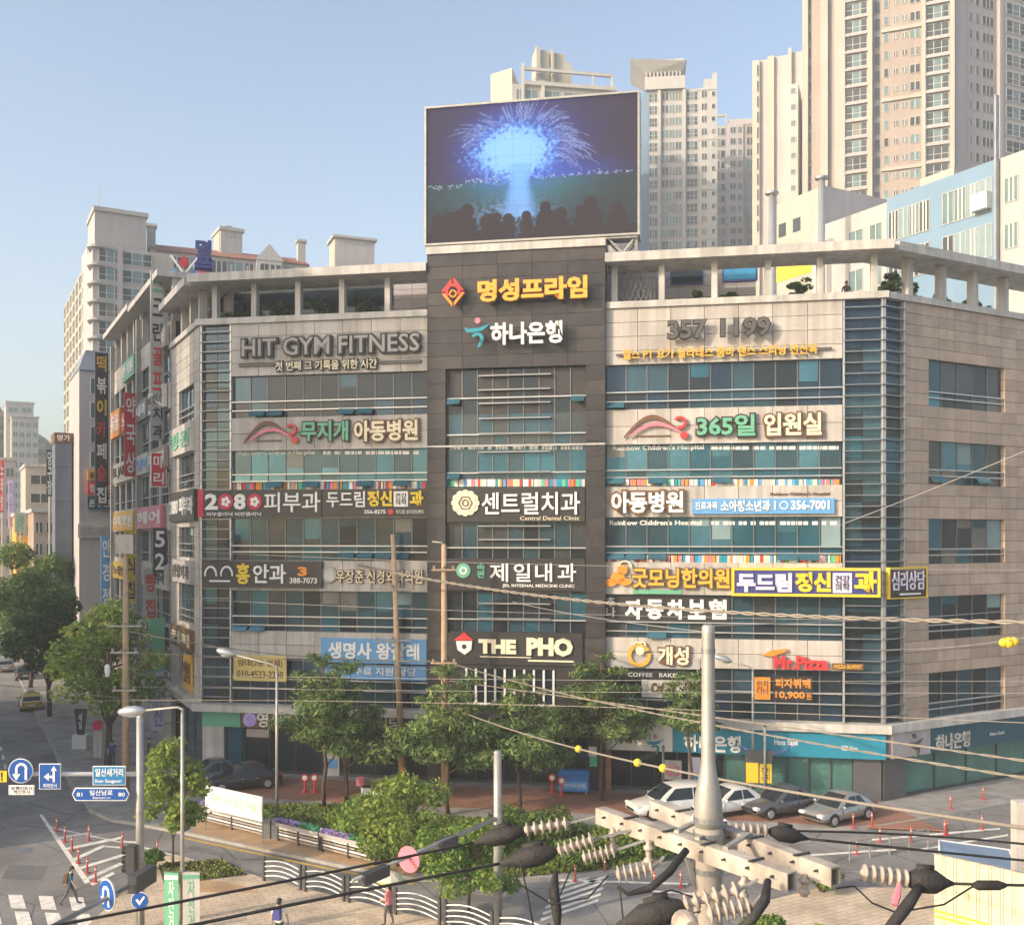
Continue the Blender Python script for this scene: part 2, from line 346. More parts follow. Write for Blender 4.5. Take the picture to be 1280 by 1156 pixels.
# painted markings
NS = [0]
def stripe(px, m=M['paint_white'], name='road_marking'):
    NS[0] += 1; q = [G(a, b, .004+.003*(NS[0] % 7)) for a, b in px]
    A = sum(q[i].x*q[(i+1) % len(q)].y-q[(i+1) % len(q)].x*q[i].y for i in range(len(q)))
    if A < 0: q = q[::-1]
    mk_.poly(q, m)
mk_ = MB(M['paint_white'])
for row, x0, y0, n in ((0, -28, 1116, 4), (1, -22, 1137, 4)):
    for i in range(n):
        x = x0+i*38+(row*2); y = y0+i*1.5; w = 18; h = 17
        stripe([(x, y), (x+w, y+.5), (x+w+5, y+h+.5), (x+4, y+h)])
mk_.build('zebra_crossing', kind='structure')
mk_ = MB(M['paint_white'])
for i in range(6):
    y = 1147-i*7.6; x = 676+i*3
    stripe([(x, y), (x+72, y-24), (x+72, y-20.8), (x, y+3.6)])
mk_.build('zebra_crossing', kind='structure')
mk_ = MB(M['paint_white'])
stripe([(49, 1018), (53, 1017.5), (113, 1102), (106, 1104)])
for a, b in (((60, 1032), (150, 1052)), ((70, 1046), (112, 1040)), ((78, 1060), (150, 1046)), ((88, 1074), (128, 1056)), ((96, 1084), (158, 1066)), ((104, 1098), (150, 1078)), ((112, 1104), (140, 1090)), ((150, 1050), (172, 1052)), ((128, 1056), (172, 1060))):
    stripe([(a[0], a[1]), (a[0]+4, a[1]+2.4), (b[0]+4, b[1]+1.6), (b[0], b[1]-.6)])
stripe([(180, 1058), (180, 1060), (300, 1091), (300, 1088.6)])
for i in range(16):   # lane dashes up the street
    t = i*6.5
    for off in (-3.2, -6.6, -10.0):
        bx = kp[0][0]+off*.876; by = kp[0][1]+off*.482
        if off > -4: tt = i*3.2; L_ = 1.5
        else: tt = t; L_ = 3
        a = Vector((bx+LD[0]*tt, by+LD[1]*tt, .005)); b = a+Vector((LD[0]*L_, LD[1]*L_, 0)); w = Vector((.876, .482, 0))*.07
        mk_.poly([a-w, a+w, b+w, b-w])
for a, b in (((815, 1112), (900, 1118)), ((690, 1098), (860, 1103)), ((1000, 1068), (1120, 1060)), ((1090, 1048), (1250, 1034)), ((1150, 1060), (1260, 1042))):
    stripe([(a[0], a[1]), (a[0], a[1]+2.4), (b[0], b[1]+2.4), (b[0], b[1])])
mk_.build('road_marking', kind='structure')
# planted strip before the building, with grass
bed = [(G(a, b, .14).x, G(a, b, .14).y) for a, b in ((300, 1006), (455, 1006), (560, 1020), (700, 1030), (780, 1038), (850, 1062), (760, 1086), (640, 1096), (520, 1090), (430, 1058), (350, 1038))]
sheet('soil_bed', None, M['soil'], .15, bed)
def inpoly(x, y, p):
    c = False; n = len(p)
    for i in range(n):
        a, b = p[i], p[i-1]
        if (a[1] > y) != (b[1] > y) and x < (b[0]-a[0])*(y-a[1])/(b[1]-a[1])+a[0]: c = not c
    return c
def tufts(name, poly, n, h, mats, seed, z=.14, w=.10):
    r = random.Random(seed); xs = [p[0] for p in poly]; ys = [p[1] for p in poly]; mb = MB()
    k = 0
    while k < n:
        x = r.uniform(min(xs), max(xs)); y = r.uniform(min(ys), max(ys))
        if not inpoly(x, y, poly): continue
        k += 1; a = r.uniform(0, 6.28); hh = h*r.uniform(.5, 1.2); c, s = math.cos(a)*w, math.sin(a)*w
        lx, ly = r.uniform(-.15, .15), r.uniform(-.15, .15)
        mb.add([(x-c, y-s, z), (x+c, y+s, z), (x+c*.3+lx, y+s*.3+ly, z+hh), (x-c*.3+lx, y-s*.3+ly, z+hh)], [(0, 1, 2, 3)], r.choice(mats))
    return mb.build(name, kind='stuff')
GM = [M['grass'], M['leaf_light'], M['leaf_mid']]
tufts('grass', bed, 11000, .17, GM, 3)
tufts('grass', [(-15.8, 45.9), (-13.2, 46.4), (-11.8, 44.7), (-14.7, 43.5)], 1300, .16, [M['grass'], M['leaf_light'], M['soil']], 4)
# wooded hills at the end of the street
hm = MB(M['hillgreen']); rr = random.Random(5); n = 46
for row, (Y, base, amp) in enumerate(((360, 70, 7), (430, 86, 8))):
    pts = []
    for i in range(n):
        x = -430+i*14+row*6
        h = base*math.exp(-((x+265+row*50)/150)**2)+amp*math.sin(i*.55+row)+rr.uniform(0, 4)
        pts.append((x, max(h, 2)))
    for i in range(n-1):
        (x0, h0), (x1, h1) = pts[i], pts[i+1]
        hm.add([(x0, Y, 0), (x1, Y, 0), (x1, Y+36, h1), (x0, Y+36, h0), (x1, Y+60, h1*.7), (x0, Y+60, h0*.7)], [(0, 1, 2, 3), (3, 2, 4, 5)])
        for k in range(26):
            f = rr.random(); x = x0+(x1-x0)*f; t = rr.uniform(.55, 1.0); z = (h0+(h1-h0)*f)*t; r = rr.uniform(1.6, 3.4)
            hm.ball((x, Y+36*t-1, z), (r, r, r*.8), n=6, k=4)
hm.build('hills', kind='structure')

# ================================================================== MAIN BUILDING
bld = thing('commercial_building', 'six storey corner commercial building with stone bands and a dark central tower', 'building', (0.5, 66, 0))
def S(px, d=0): return MF.s(px, d)
a_l1, a_tl, a_tr, a_r1, a_r2 = S(290), S(535, .5), S(755, .5), S(1053), LEN
NB = [M['stone_a'], M['stone_b'], M['stone_c']]
BR = [M['brown_a'], M['brown_b'], M['brown_c']]
DK = [M['dark_a'], M['dark_b'], M['dark_c']]
def panels(mb, fr, a0, a1, z0, z1, d0, d1, nw, nh, mats, gap=.014, rnd=R):
    for i in range(nw):
        for j in range(nh):
            x0 = a0+(a1-a0)*i/nw; x1 = a0+(a1-a0)*(i+1)/nw; y0 = z0+(z1-z0)*j/nh; y1 = z0+(z1-z0)*(j+1)/nh
            mb.fb(fr, x0+gap, x1-gap, d0, d1+rnd.uniform(-.004, .004), y0+gap, y1-gap, rnd.choice(mats))
ROWS = {6: (22.4, 25.0), 5: (17.9, 20.4), 4: (13.5, 16.1), 3: (9.1, 11.6), 2: (4.52, 7.4)}
PANS = {6: (25.0, 28.3), 5: (20.4, 22.4), 4: (16.1, 17.9), 3: (11.6, 13.5), 2: (7.4, 9.1)}
RAIL = {6: (23.4, 22.85), 5: (18.85, 18.42), 4: (14.4, 14.02), 3: (10.0, 9.45), 2: (6.1, 5.5)}
# core
L2 = LFe.pt(LFa(9.2), -.62, 0); L1 = LFe.pt(LFa(.4), -.62, 0); C1 = MF.pt(.3, -.62, 0); C2 = MF.pt(LEN-.3, -.62, 0); R1 = RF.pt(.3, -.62, 0); R2 = RF.pt(30, -.62, 0)
bk1 = RF.pt(30, -22, 0); bk2 = LFe.pt(LFa(9.2), -22, 0)
m = MB(M['core']); m.prism([tuple(p.xy) for p in (L2, C1, C2, R2, bk1, bk2)], .13, 28.32, M['core'], M['concrete']); m.build('wall', bld)
# stone bands
for bay, (a0, a1) in (('l', (a_l1, a_tl-.02)), ('r', (a_tr+.02, a_r1))):
    for f, (z0, z1) in PANS.items():
        m = MB(); nh = 4 if f == 6 else 2; panels(m, MF, a0, a1, z0, z1, -.3, .1, 7, nh, NB); m.build('stone_band', bld)
# windows
def win(fr, a0, a1, z0, z1, mats, n, rails=(), hop=(), seed=0, parent=None, split=None, dd=0.0, blinds=.35):
    r = random.Random(seed); m = MB(); k = (a1-a0)/n; fm = MB(M['mullion']); ra = MB(M['alu'])
    zr = rails[0] if rails else z0
    for i in range(n):
        p, q = a0+k*i, a0+k*(i+1)
        mm = r.choice(mats); tl = r.uniform(-.012, .012)
        m.fb(fr, p+.03, q-.03, -.3+dd, -.22+dd+tl, zr, z1, mm)
        if rails: m.fb(fr, p+.03, q-.03, -.3+dd, -.22+dd+tl, z0, zr-.02, r.choice(mats))
        if r.random() < blinds:
            zb = z1-(z1-zr)*r.choice((.3, .5, .75, 1)); m.fb(fr, p+.09, q-.09, -.22+dd, -.205+dd, zb, z1-.02, r.choice((M['g_teal2'], M['g_teal'], M['g_slate'], M['blind'], M['g_curtain_refl'])))
        fm.fb(fr, p-.03, p+.03, -.3+dd, -.16+dd, z0, z1)
    for z in rails: ra.fb(fr, a0, a1, -.1+dd, .02+dd, z-.035, z+.035)
    if split: fm.fb(fr, a0, a1, -.3+dd, -.17+dd, split-.025, split+.025)
    w = m.build('window', parent or bld); fm.build('window_frame', w)
    if rails: ra.build('rail', w)
    for i in hop:      # open hopper sash
        p, q = a0+k*i, a0+k*(i+1); z = rails[-1] if rails else z0
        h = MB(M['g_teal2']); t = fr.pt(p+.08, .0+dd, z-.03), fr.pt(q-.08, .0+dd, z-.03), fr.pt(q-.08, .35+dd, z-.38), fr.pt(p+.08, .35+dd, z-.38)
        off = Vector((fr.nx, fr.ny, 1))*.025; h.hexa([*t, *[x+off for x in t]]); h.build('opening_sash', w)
    return w
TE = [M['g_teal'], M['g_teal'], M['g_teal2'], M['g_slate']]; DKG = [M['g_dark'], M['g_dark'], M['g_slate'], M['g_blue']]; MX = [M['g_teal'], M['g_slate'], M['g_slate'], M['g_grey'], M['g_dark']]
gl = {6: DKG, 5: TE, 4: TE, 3: MX, 2: DKG}
for bi, (a0, a1) in enumerate(((a_l1, a_tl-.02), (a_tr+.02, a_r1))):
    for f, (z0, z1) in ROWS.items():
        hop = {6: ((1, 2, 6, 7) if bi == 0 else (0,)), 5: ((2, 4, 7, 9) if bi == 0 else (0, 2, 5)), 4: ((6, 7, 8, 9) if bi == 0 else (0, 1, 2, 8, 9)), 3: ((2,) if bi else (0, 1)), 2: ()}[f]
        mats = gl[f] if not (f == 4 and bi == 0) else MX
        win(MF, a0, a1, z0, z1, mats, 11, RAIL[f], hop, seed=f*10+bi, blinds=.12 if f in (6, 2) else .42)
# glazed corners with louvre fins
def louvre(fr, a0, a1, z0, z1, step, d):
    m = MB(M['steel']); z = z0+.3
    while z < z1: m.fb(fr, a0, a1, -.05, d, z-.022, z+.022); z += step
    return m.build('louvre', bld)
def glazed(fr, a0, a1, n, seed):
    r = random.Random(seed); m = MB(M['g_blue']); k = (a1-a0)/n; z = 4.52
    while z < 28.3:
        z2 = min(z+1.24, 28.3); teal = (17.9 < z < 20.4) or (13.5 < z < 15.5) or (10 < z < 11.4)
        for i in range(n):
            mm = r.choice([M['g_teal'], M['g_slate']]) if teal and i < n-1 or (teal and n == 1) else (M['g_blue'] if z > 24.6 else r.choice([M['g_dark'], M['g_blue'], M['g_dark'], M['g_slate']]))
            m.fb(fr, a0+k*i+.015, a0+k*(i+1)-.015, -.3, -.2+r.uniform(-.008, .008), z+.015, z2-.015, mm)
        z = z2
    w = m.build('corner_glazing', bld)
    f = MB(M['alu'])
    for a in (a0+.05, a1-.05): f.fb(fr, a-.05, a+.05, -.2, .08, 4.52, 28.3)
    f.build('window_frame', w)
glazed(MF, .05, a_l1-.02, 2, 1); louvre(MF, .0, a_l1-.05, 4.6, 28.2, .62, .17)
glazed(MF, a_r1+.02, LEN-.02, 2, 2); louvre(MF, a_r1+.05, LEN+.2, 4.6, 28.2, .62, .17)
a_rg = RF.s(1130)
glazed(RF, .0, a_rg, 1, 3); louvre(RF, -.2, a_rg, 4.6, 28.2, .62, .2)
# tower
tz = 31.9
m = MB(M['dark_b'])
m.fb(MF, a_tl, a_tr, -1.2, -.25, 4.5, tz); m.fb(MF, a_tl+.02, a_tl+1.0, -.25, .42, 4.5, tz-.02); m.fb(MF, a_tr-1.0, a_tr-.02, -.25, .42, 4.5, tz-.02); m.fb(MF, a_tl+1.0, a_tr-1.0, -.25, .42, 25.1, tz-.02)
m.build('tower_core', bld)
g0, g1 = S(557, .5), S(732, .5)
m = MB()
panels(m, MF, a_tl, g0, .14, 25.0, .42, .5, 1, 28, DK, .01); panels(m, MF, g1, a_tr, .14, 25.0, .42, .5, 1, 28, DK, .01)
panels(m, MF, a_tl, a_tr, 25.0, tz, .42, .5, 5, 9, DK, .01)
for k in range(28):
    z = .14+k*.89; m.fb(MF, a_tl-.06, a_tl-.0, -.3, .5, z+.01, z+.88, R.choice(DK)); m.fb(MF, a_tr, a_tr+.06, -.3, .5, z+.01, z+.88, R.choice(DK))
for k in range(8): z = 25.06+k*.85; m.fb(MF, a_tl-.06, a_tl, -.9, .5, z+.01, z+.84, R.choice(DK)); m.fb(MF, a_tr, a_tr+.06, -.9, .5, z+.01, z+.84, R.choice(DK))
m.build('tower_cladding', bld)
m = MB(M['coping']); m.fb(MF, a_tl-.1, a_tr+.1, -1.3, .62, tz, tz+.45); m.build('coping', bld)
TW = {25.0: 22.3, 22.3: 20.4, 20.4: 17.9, 17.9: 16.0, 16.0: 13.4, 13.4: 11.6, 11.6: 9.2}
w3 = (g1-g0)
c0, c1 = S(599, .2), S(689, .2)
for zt, zb in TW.items():
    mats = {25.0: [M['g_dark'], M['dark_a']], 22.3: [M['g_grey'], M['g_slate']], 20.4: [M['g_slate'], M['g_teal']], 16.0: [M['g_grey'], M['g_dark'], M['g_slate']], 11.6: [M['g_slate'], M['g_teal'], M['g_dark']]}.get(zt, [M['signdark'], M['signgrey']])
    rails = ((zb+.35*(zt-zb)),)
    win(MF, g0, g1, zb, zt, mats, 9, rails, (0, 8) if zt in (25.0,) else ((0,) if zt == 20.4 else ()), seed=int(zt*10), dd=.3, blinds=.15)
m = MB(M['steel'])
for z in (24.55, 23.7, 22.9, 22.0, 21.1, 20.0, 18.8, 15.6, 14.8, 12.0, 11.0, 10.1): m.fb(MF, c0, c1, .0, .46, z-.035, z+.035)
m.each('louvre_fin', bld)
m = MB(M['coping']); m.fb(MF, a_tl-.07, a_tr+.07, .3, .58, 20.32, 20.42); m.fb(MF, .3, a_tl-.08, .1, .16, 20.34, 20.42); m.fb(MF, a_tr+.08, a_r1, .1, .16, 20.34, 20.42); m.build('ledge', bld)
# white slatted vent under the tower shop sign
m = MB(M['g_dark']); z0, z1 = 5.0, 7.1; p0, p1 = S(583, .4), S(692, .4); m.fb(MF, p0, p1, .3, .34, z0, z1)
o = m.build('window', bld); m = MB(M['white'])
n = 9
for i in range(n+1): a = p0+(p1-p0)*i/n; m.fb(MF, a-.06, a+.06, .34, .46, z0+.08, z1)
m.fb(MF, p0-.06, p1+.06, .34, .47, z0-.05, z0+.08); m.build('window_frame', o)
m = MB(M['dark_a']); m.fb(MF, g0, g1, .3, .36, 7.12, 9.18); m.fb(MF, g0, p0-.08, .3, .36, 4.5, 7.1); m.fb(MF, p1+.08, g1, .3, .36, 4.5, 7.1); m.fb(MF, p0-.08, p1+.08, .3, .36, 4.5, 4.9); m.build('cladding_panel', bld)
# cornice over the ground floor
def one(name, mm, *a): m = MB(M[mm]); m.fb(*a); return m.build(name, bld)
for q in ((MF, -.3, a_tl-.1, -.5, .55, 4.02, 4.5), (MF, a_tr+.1, LEN+.35, -.5, .55, 4.02, 4.5), (RF, .1, 30, -.5, .5, 4.03, 4.49), (LFe, LFa(9.2), LFa(.2), -.5, .5, 4.03, 4.49)): one('cornice', 'offwhite', *q)
m = MB(M['dark_a']); m.fb(MF, a_tl-.05, a_tr+.05, -.5, .9, 3.6, 4.5); m.build('canopy', bld)
# parapet coping
for q in ((MF, -.25, a_tl-.08, -.5, .25, 28.3, 28.68), (MF, a_tr+.08, LEN+.25, -.5, .25, 28.3, 28.68), (RF, .25, 30, -.5, .22, 28.31, 28.67), (LFe, LFa(9.3), LFa(.25), -.5, .22, 28.31, 28.67)): one('coping', 'coping', *q)
# pergola ring
for q in ((MF, -.5, a_tl-.08, -2.2, .75, 30.9, 31.42), (MF, a_tr+.08, LEN+.45, -2.2, .75, 30.9, 31.42), (RF, .5, 30, -2.2, .7, 30.91, 31.41), (LFe, LFa(9.6), LFa(.6), -2.0, .9, 30.91, 31.41)): one('pergola_beam', 'coping', *q)
def col(fr, a, w=.34, d=-.25): m = MB(M['coping']); m.fb(fr, a-w/2, a+w/2, d-.5, d, 28.69, 30.9); return m.build('pergola_column', bld)
for px in (268, 317, 372, 427, 484): col(MF, S(px, -.25))
for px in (768, 827, 893, 960, 1025, 1093): col(MF, S(px, -.25))
for k in range(9): col(RF, RF.s(1143)+k*2.86, .4)
for t in (1.6, 4.4, 7.4): col(LFe, LFa(t))
# penthouse behind the pergola
m = MB(); panels(m, MF, a_tr-.5, S(945, -4), 28.4, 31.7, -4.4, -4.0, 8, 5, [M['grey_apt'], M['mauve_apt']], .01)
m.fb(MF, a_tr-.5, S(945, -4), -9, -4.41, 28.33, 31.65, M['grey_apt']); m.build('penthouse_wall', bld)
m = MB(); panels(m, MF, S(492, -3.5), a_tl+.3, 28.4, 31.5, -4.0, -3.5, 3, 5, [M['grey_apt'], M['mauve_apt']], .01); m.build('penthouse_wall', bld)
m = MB(M['g_dark'])
pa, pb = S(262, -3.5), S(492, -3.5)
for i in range(5): m.fb(MF, pa+(pb-pa)*i/5+.04, pa+(pb-pa)*(i+1)/5-.04, -3.7, -3.55, 28.4, 31.2)
m.fb(MF, pa, pb, -8, -3.72, 28.34, 31.3, M['core']); w = m.build('window', bld)
m = MB(M['grey_apt'])
for t0 in np.arange(.8, 9, .7): m.fb(LFe, LFa(t0+.62), LFa(t0), -2.3, -2.1, 28.34, 30.9)
m.build('penthouse_wall', bld)
def hexwin(x0, x1, y0, y1, mm):
    d = -3.99; A, B = S(x0, d), S(x1, d); zt, zb = MF.z((x0+x1)/2, y0, d), MF.z((x0+x1)/2, y1, d); w = B-A; c = .3*(zt-zb)
    pts = [(A, zb), (B, zb), (B, zt-c), (A+w*.66, zt), (A+w*.34, zt), (A, zt-c)]
    f = MB(M['navy']); f.fpoly(MF, pts, d, d+.1); o = f.build('window_frame', bld)
    k = .1; f = MB(mm); f.fpoly(MF, [(A+k, zb+k), (B-k, zb+k), (B-k, zt-c-k*.6), (A+w*.66-k*.3, zt-k), (A+w*.34+k*.3, zt-k), (A+k, zt-c-k*.6)], d+.1, d+.13); f.build('pane', o)
M['g_bright'] = glass('window_glass_bright_blue', (.06, .30, .50), .1)
hexwin(838, 879, 333, 356, M['g_dark']); hexwin(903, 947, 328, 352, M['g_bright']); hexwin(506, 534, 348, 371, M['g_blue'])
# lattice behind first right bay of the pergola
m = MB(M['galv']); A, B = S(764, -1.8), S(818, -1.8)
for k in range(9):
    t = A+(B-A)*k/8; m.beam(MF.pt(t, -1.8, 28.7), MF.pt(min(t+.8, B), -1.8, 30.9), .05, .05); m.beam(MF.pt(t, -1.84, 28.7), MF.pt(max(t-.8, A), -1.84, 30.9), .05, .05)
m.build('lattice', bld)
# right hand facade: brown granite with windows
ra0, rw0, rw1 = a_rg, RF.s(1160), RF.s(1255)
wz = [(22.5, 25.2), (18.0, 20.5), (13.4, 16.0), (9.0, 11.5), (4.5, 7.1)]
m = MB(); per = 10.6
cols = [(rw0+k*per, rw1+k*per) for k in range(2)]
zs = [28.3]+[v for a, b in wz for v in (b, a)]
for i in range(0, len(zs)-1):
    zt, zb = zs[i], zs[i+1]
    if zt-zb < .02: continue
    if i % 2 == 0: panels(m, RF, ra0, 30, zb, zt, -.3, .06, 20, max(1, round((zt-zb)/.62)), BR, .012)
    else:
        e = [ra0]+[v for c in cols for v in c]+[30]
        for j in range(0, len(e), 2):
            if e[j+1]-e[j] > .1: panels(m, RF, e[j], e[j+1], zb, zt, -.3, .06, max(1, round((e[j+1]-e[j])/1.4)), max(1, round((zt-zb)/.62)), BR, .012)
m.build('granite_wall', bld)
for ci, (p, q) in enumerate(cols):
    for i, (zb, zt) in enumerate(wz):
        win(RF, p, q, zb, zt, [M['g_grey'], M['g_slate'], M['g_dark'], M['g_teal2'], M['g_grey'], M['g_curtain_refl']] if i < 3 else [M['g_dark'], M['g_slate'], M['g_dark']], 5, (zb+.85, zb+.5), (0, 3) if (i == 1 and ci == 0) else (), seed=90+i+ci*7, blinds=.25)  # pale teal and curtain panes imitate reflections in the granite wall windows
# left street wing: pale panels, windows
lw = [(22.6, 24.9), (18.2, 20.4), (13.6, 15.6), (9.2, 11.8), (5.2, 7.4)]
m = MB(); zs = [28.3]+[v for a, b in lw for v in (b, a)]+[4.5]
wa, wb = LFa(6.6), LFa(1.6)
for i in range(len(zs)-1):
    zt, zb = zs[i], zs[i+1]
    if zt-zb < .02: continue
    nh = max(1, round((zt-zb)/.7))
    if i % 2 == 0: panels(m, LFe, LFa(9.2), LFa(.05), zb, zt, -.3, .05, 6, nh, NB, .012)
    else: panels(m, LFe, LFa(9.2), wa, zb, zt, -.3, .05, 2, nh, NB, .012); panels(m, LFe, wb, LFa(.05), zb, zt, -.3, .05, 1, nh, NB, .012)
m.build('stone_wall', bld)
for i, (zb, zt) in enumerate(lw): win(LFe, wa, wb, zb, zt, [M['g_slate'], M['g_grey'], M['g_dark']], 4, (zb+.9, zb+.45), (2,) if i == 1 else (), seed=200+i)
# ground floor: shopfront glass, mullions, columns
def shop(fr, a0, a1, n, d=-.45, top=4.0, mm=None):
    m = MB(M['g_shop']); fm = MB(M['darksteel'])
    for i in range(n):
        p, q = a0+(a1-a0)*i/n, a0+(a1-a0)*(i+1)/n; m.fb(fr, p+.03, q-.03, d-.06, d+R.uniform(-.006, .006), .16, top, mm)
        fm.fb(fr, p-.03, p+.03, d-.06, d+.08, .14, top)
    fm.fb(fr, a0, a1, d, d+.06, .14, .3); w = m.build('shopfront', bld); fm.build('window_frame', w)
shop(MF, S(905), LEN-1.6, 6, mm=M['g_shop']); shop(MF, S(760), S(905), 5, mm=M['g_dark']); shop(MF, 1.6, S(300), 1, mm=M['g_teal']); shop(MF, S(302), a_tl-.1, 7, mm=M['g_dark']); shop(MF, a_tl+1.1, a_tr-1.1, 5, mm=M['g_dark']); shop(RF, 1.9, 30, 10, mm=M['g_shop']); shop(LFe, LFa(9), LFa(1), 3, mm=M['g_slate'])
m = MB(M['signgrey']); m.fb(MF, LEN-1.6, LEN-.1, -.6, -.1, .14, 2.5); m.fb(RF, .15, 1.9, -.6, -.1, .14, 2.5)
m.fb(MF, S(748, 0), S(764, 0), -.5, .3, .14, 4.0, M['brick_pave']); m.each('pier', bld)
m = MB(M['offwhite']); m.fb(MF, .1, 1.55, -.6, -.1, .14, 4.0); m.fb(MF, .1, S(300), -.3, -.05, 3.0, 4.0, M['txt_green']); m.each('pier', bld)
# manholes and asphalt patches
for k, (px, py) in enumerate(((30, 1062), (210, 1066), (640, 1112), (980, 1066), (60, 985))):
    q = G(px, py, .006); m = MB(M['steel']); m.lathe((q.x, q.y, .0), (0, 0, 1), [(0, .36), (.007, .36), (.008, .30), (.007, .05)], n=20); o = m.build('manhole_cover'); tag(o, ('round iron manhole cover left of the white lane line', 'round iron manhole cover in the slip road behind the young tree', 'round iron manhole cover left of the middle zebra crossing', 'round iron manhole cover in the road before the silver car', 'round iron manhole cover in the shaded street')[k], 'manhole cover', 'manhole covers')
m = MB(M['asphalt_dark'])
for a in ([(12, 1080), (60, 1082), (52, 1100), (2, 1098)], [(880, 1075), (985, 1056), (1010, 1062), (900, 1083)], [(560, 1116), (640, 1120), (634, 1128), (556, 1124)], [(240, 1056), (285, 1066), (278, 1071), (232, 1060)]):
    q = [G(x, y, .003) for x, y in a]; A = sum(q[i].x*q[(i+1) % 4].y-q[(i+1) % 4].x*q[i].y for i in range(4)); m.poly(q if A > 0 else q[::-1])
m.build('road_patch', kind='structure')
# roof plant
m = MB(M['offwhite']); m.fb(MF, 4, 12, -14, -10, 28.33, 30.6); m.build('plant_room', bld)
# ================================================================== SIGNS ON THE MAIN BUILDING
def rect(fr, px0, px1, py0, py1, d):
    pm = (px0+px1)/2; return fr.s(px0, d), fr.s(px1, d), fr.z(pm, py1, d), fr.z(pm, py0, d)
def sign(label, cat='sign', at=None, group=None, name='shop_sign'):
    return thing(name, label, cat, at, group)
def plate(t, fr, px, d0, d1, m, border=None, bw=.1, nm='panel'):
    a0, a1, z0, z1 = rect(fr, *px, d1); b = MB(m); b.fb(fr, a0, a1, d0, d1, z0, z1); o = b.build(nm, t)
    if border:
        f = MB(border); e = d1+.05
        f.fb(fr, a0-.02, a1+.02, d0, e, z1-bw, z1+.02); f.fb(fr, a0-.02, a1+.02, d0, e, z0-.02, z0+bw); f.fb(fr, a0-.02, a0+bw, d0, e, z0+bw, z1-bw); f.fb(fr, a1-bw, a1+.02, d0, e, z0+bw, z1-bw); f.build('border', t)
    return o
def txt(t, fr, body, px, d, ex, m, bold=.02, back=None, bb=.05, nm='lettering'):
    a0, a1, z0, z1 = rect(fr, *px, d+ex)
    if back:
        k = MB(back); e = (z1-z0)*bb; k.text(fr, body, a0-e, a1+e, z0-e, z1+e, d, ex*.8, back, bold+bb*.8); o = k.build('letter_backing', t)
    k = MB(m); k.text(fr, body, a0, a1, z0, z1, d, ex, m, bold); return k.build(nm, t)
def arcs(mb, fr, px0, px1, py0, py1, d, m, w, bulge, flip=1, n=14, taper=True, t=.06):
    a0, z0 = fr.s(px0, d), fr.z(px0, py0, d); a1, z1 = fr.s(px1, d), fr.z(px1, py1, d); top = []; bot = []
    for i in range(n+1):
        f = i/n; a = a0+(a1-a0)*f; z = z0+(z1-z0)*f+bulge*math.sin(math.pi*f)*flip; ww = w*(.35+.65*math.sin(math.pi*min(f*.8+.1, 1))) if taper else w
        top.append((a, z+ww/2)); bot.append((a, z-ww/2))
    for i in range(n): mb.fpoly(fr, [bot[i], bot[i+1], top[i+1], top[i]], d, d+t, m)
def disc(mb, fr, px, py, r, d0, d1, m, n=20, sq=1.0):
    a, z = fr.s(px, d1), fr.z(px, py, d1); mb.fpoly(fr, [(a+r*math.cos(6.2832*i/n), z+r*sq*math.sin(6.2832*i/n)) for i in range(n)], d0, d1, m)
def ring(mb, fr, px, py, r, w, d0, d1, m, n=20, a0=0, a1=6.2832, sq=1.0):
    a, z = fr.s(px, d1), fr.z(px, py, d1)
    for i in range(n):
        t, u = a0+(a1-a0)*i/n, a0+(a1-a0)*(i+1)/n
        mb.fpoly(fr, [(a+q*math.cos(v), z+q*sq*math.sin(v)) for q, v in ((r-w, t), (r, t), (r, u), (r-w, u))], d0, d1, m)
def base(fr, px, py, d): return tuple(fr.pt(fr.s(px, d), d, fr.z(px, py, d)))
T = M
# gym sign, left bay
t = sign('dark channel letter gym sign HIT GYM FITNESS at the top of the left bay', at=base(MF, 415, 465, .1))
txt(t, MF, 'HIT GYM FITNESS', (302, 524, 420, 442), .16, .28, T['grey_apt'], .012, T['txt_black'], .10)
txt(t, MF, '첫 번째 그 기록을 위한 시간', (344, 471, 450, 462), .16, .14, T['txt_cream'], .015, T['txt_black'], .12)
b = MB(T['txt_grey']); A = rect(MF, 299, 342, 454, 458, .2); b.fb(MF, A[0], A[1], .12, .24, A[2], A[3]); A = rect(MF, 474, 526, 450, 454, .2); b.fb(MF, A[0], A[1], .12, .24, A[2], A[3]); b.build('bar', t)
# phone number sign, right bay
t = sign('dark telephone number letters 357 1199 casting shadows on the stone at top right', at=base(MF, 900, 446, .1))
txt(t, MF, '357', (835, 883, 400, 423), .5, .22, T['txt_grey'], .02, T['txt_black'], .05)
txt(t, MF, '1199', (901, 963, 397, 420), .5, .22, T['txt_grey'], .02, T['txt_black'], .05)
txt(t, MF, '헬스 PT 요가 필라테스 줌바 댄스 스피닝 전신욕', (778, 1022, 433, 446), .3, .12, T['txt_gold'], .025)
b = MB(T['txt_grey']); A = rect(MF, 770, 1040, 438, 441, .3); b.fb(MF, A[0], A[1], .22, .27, A[2], A[3]); b.build('bar', t)
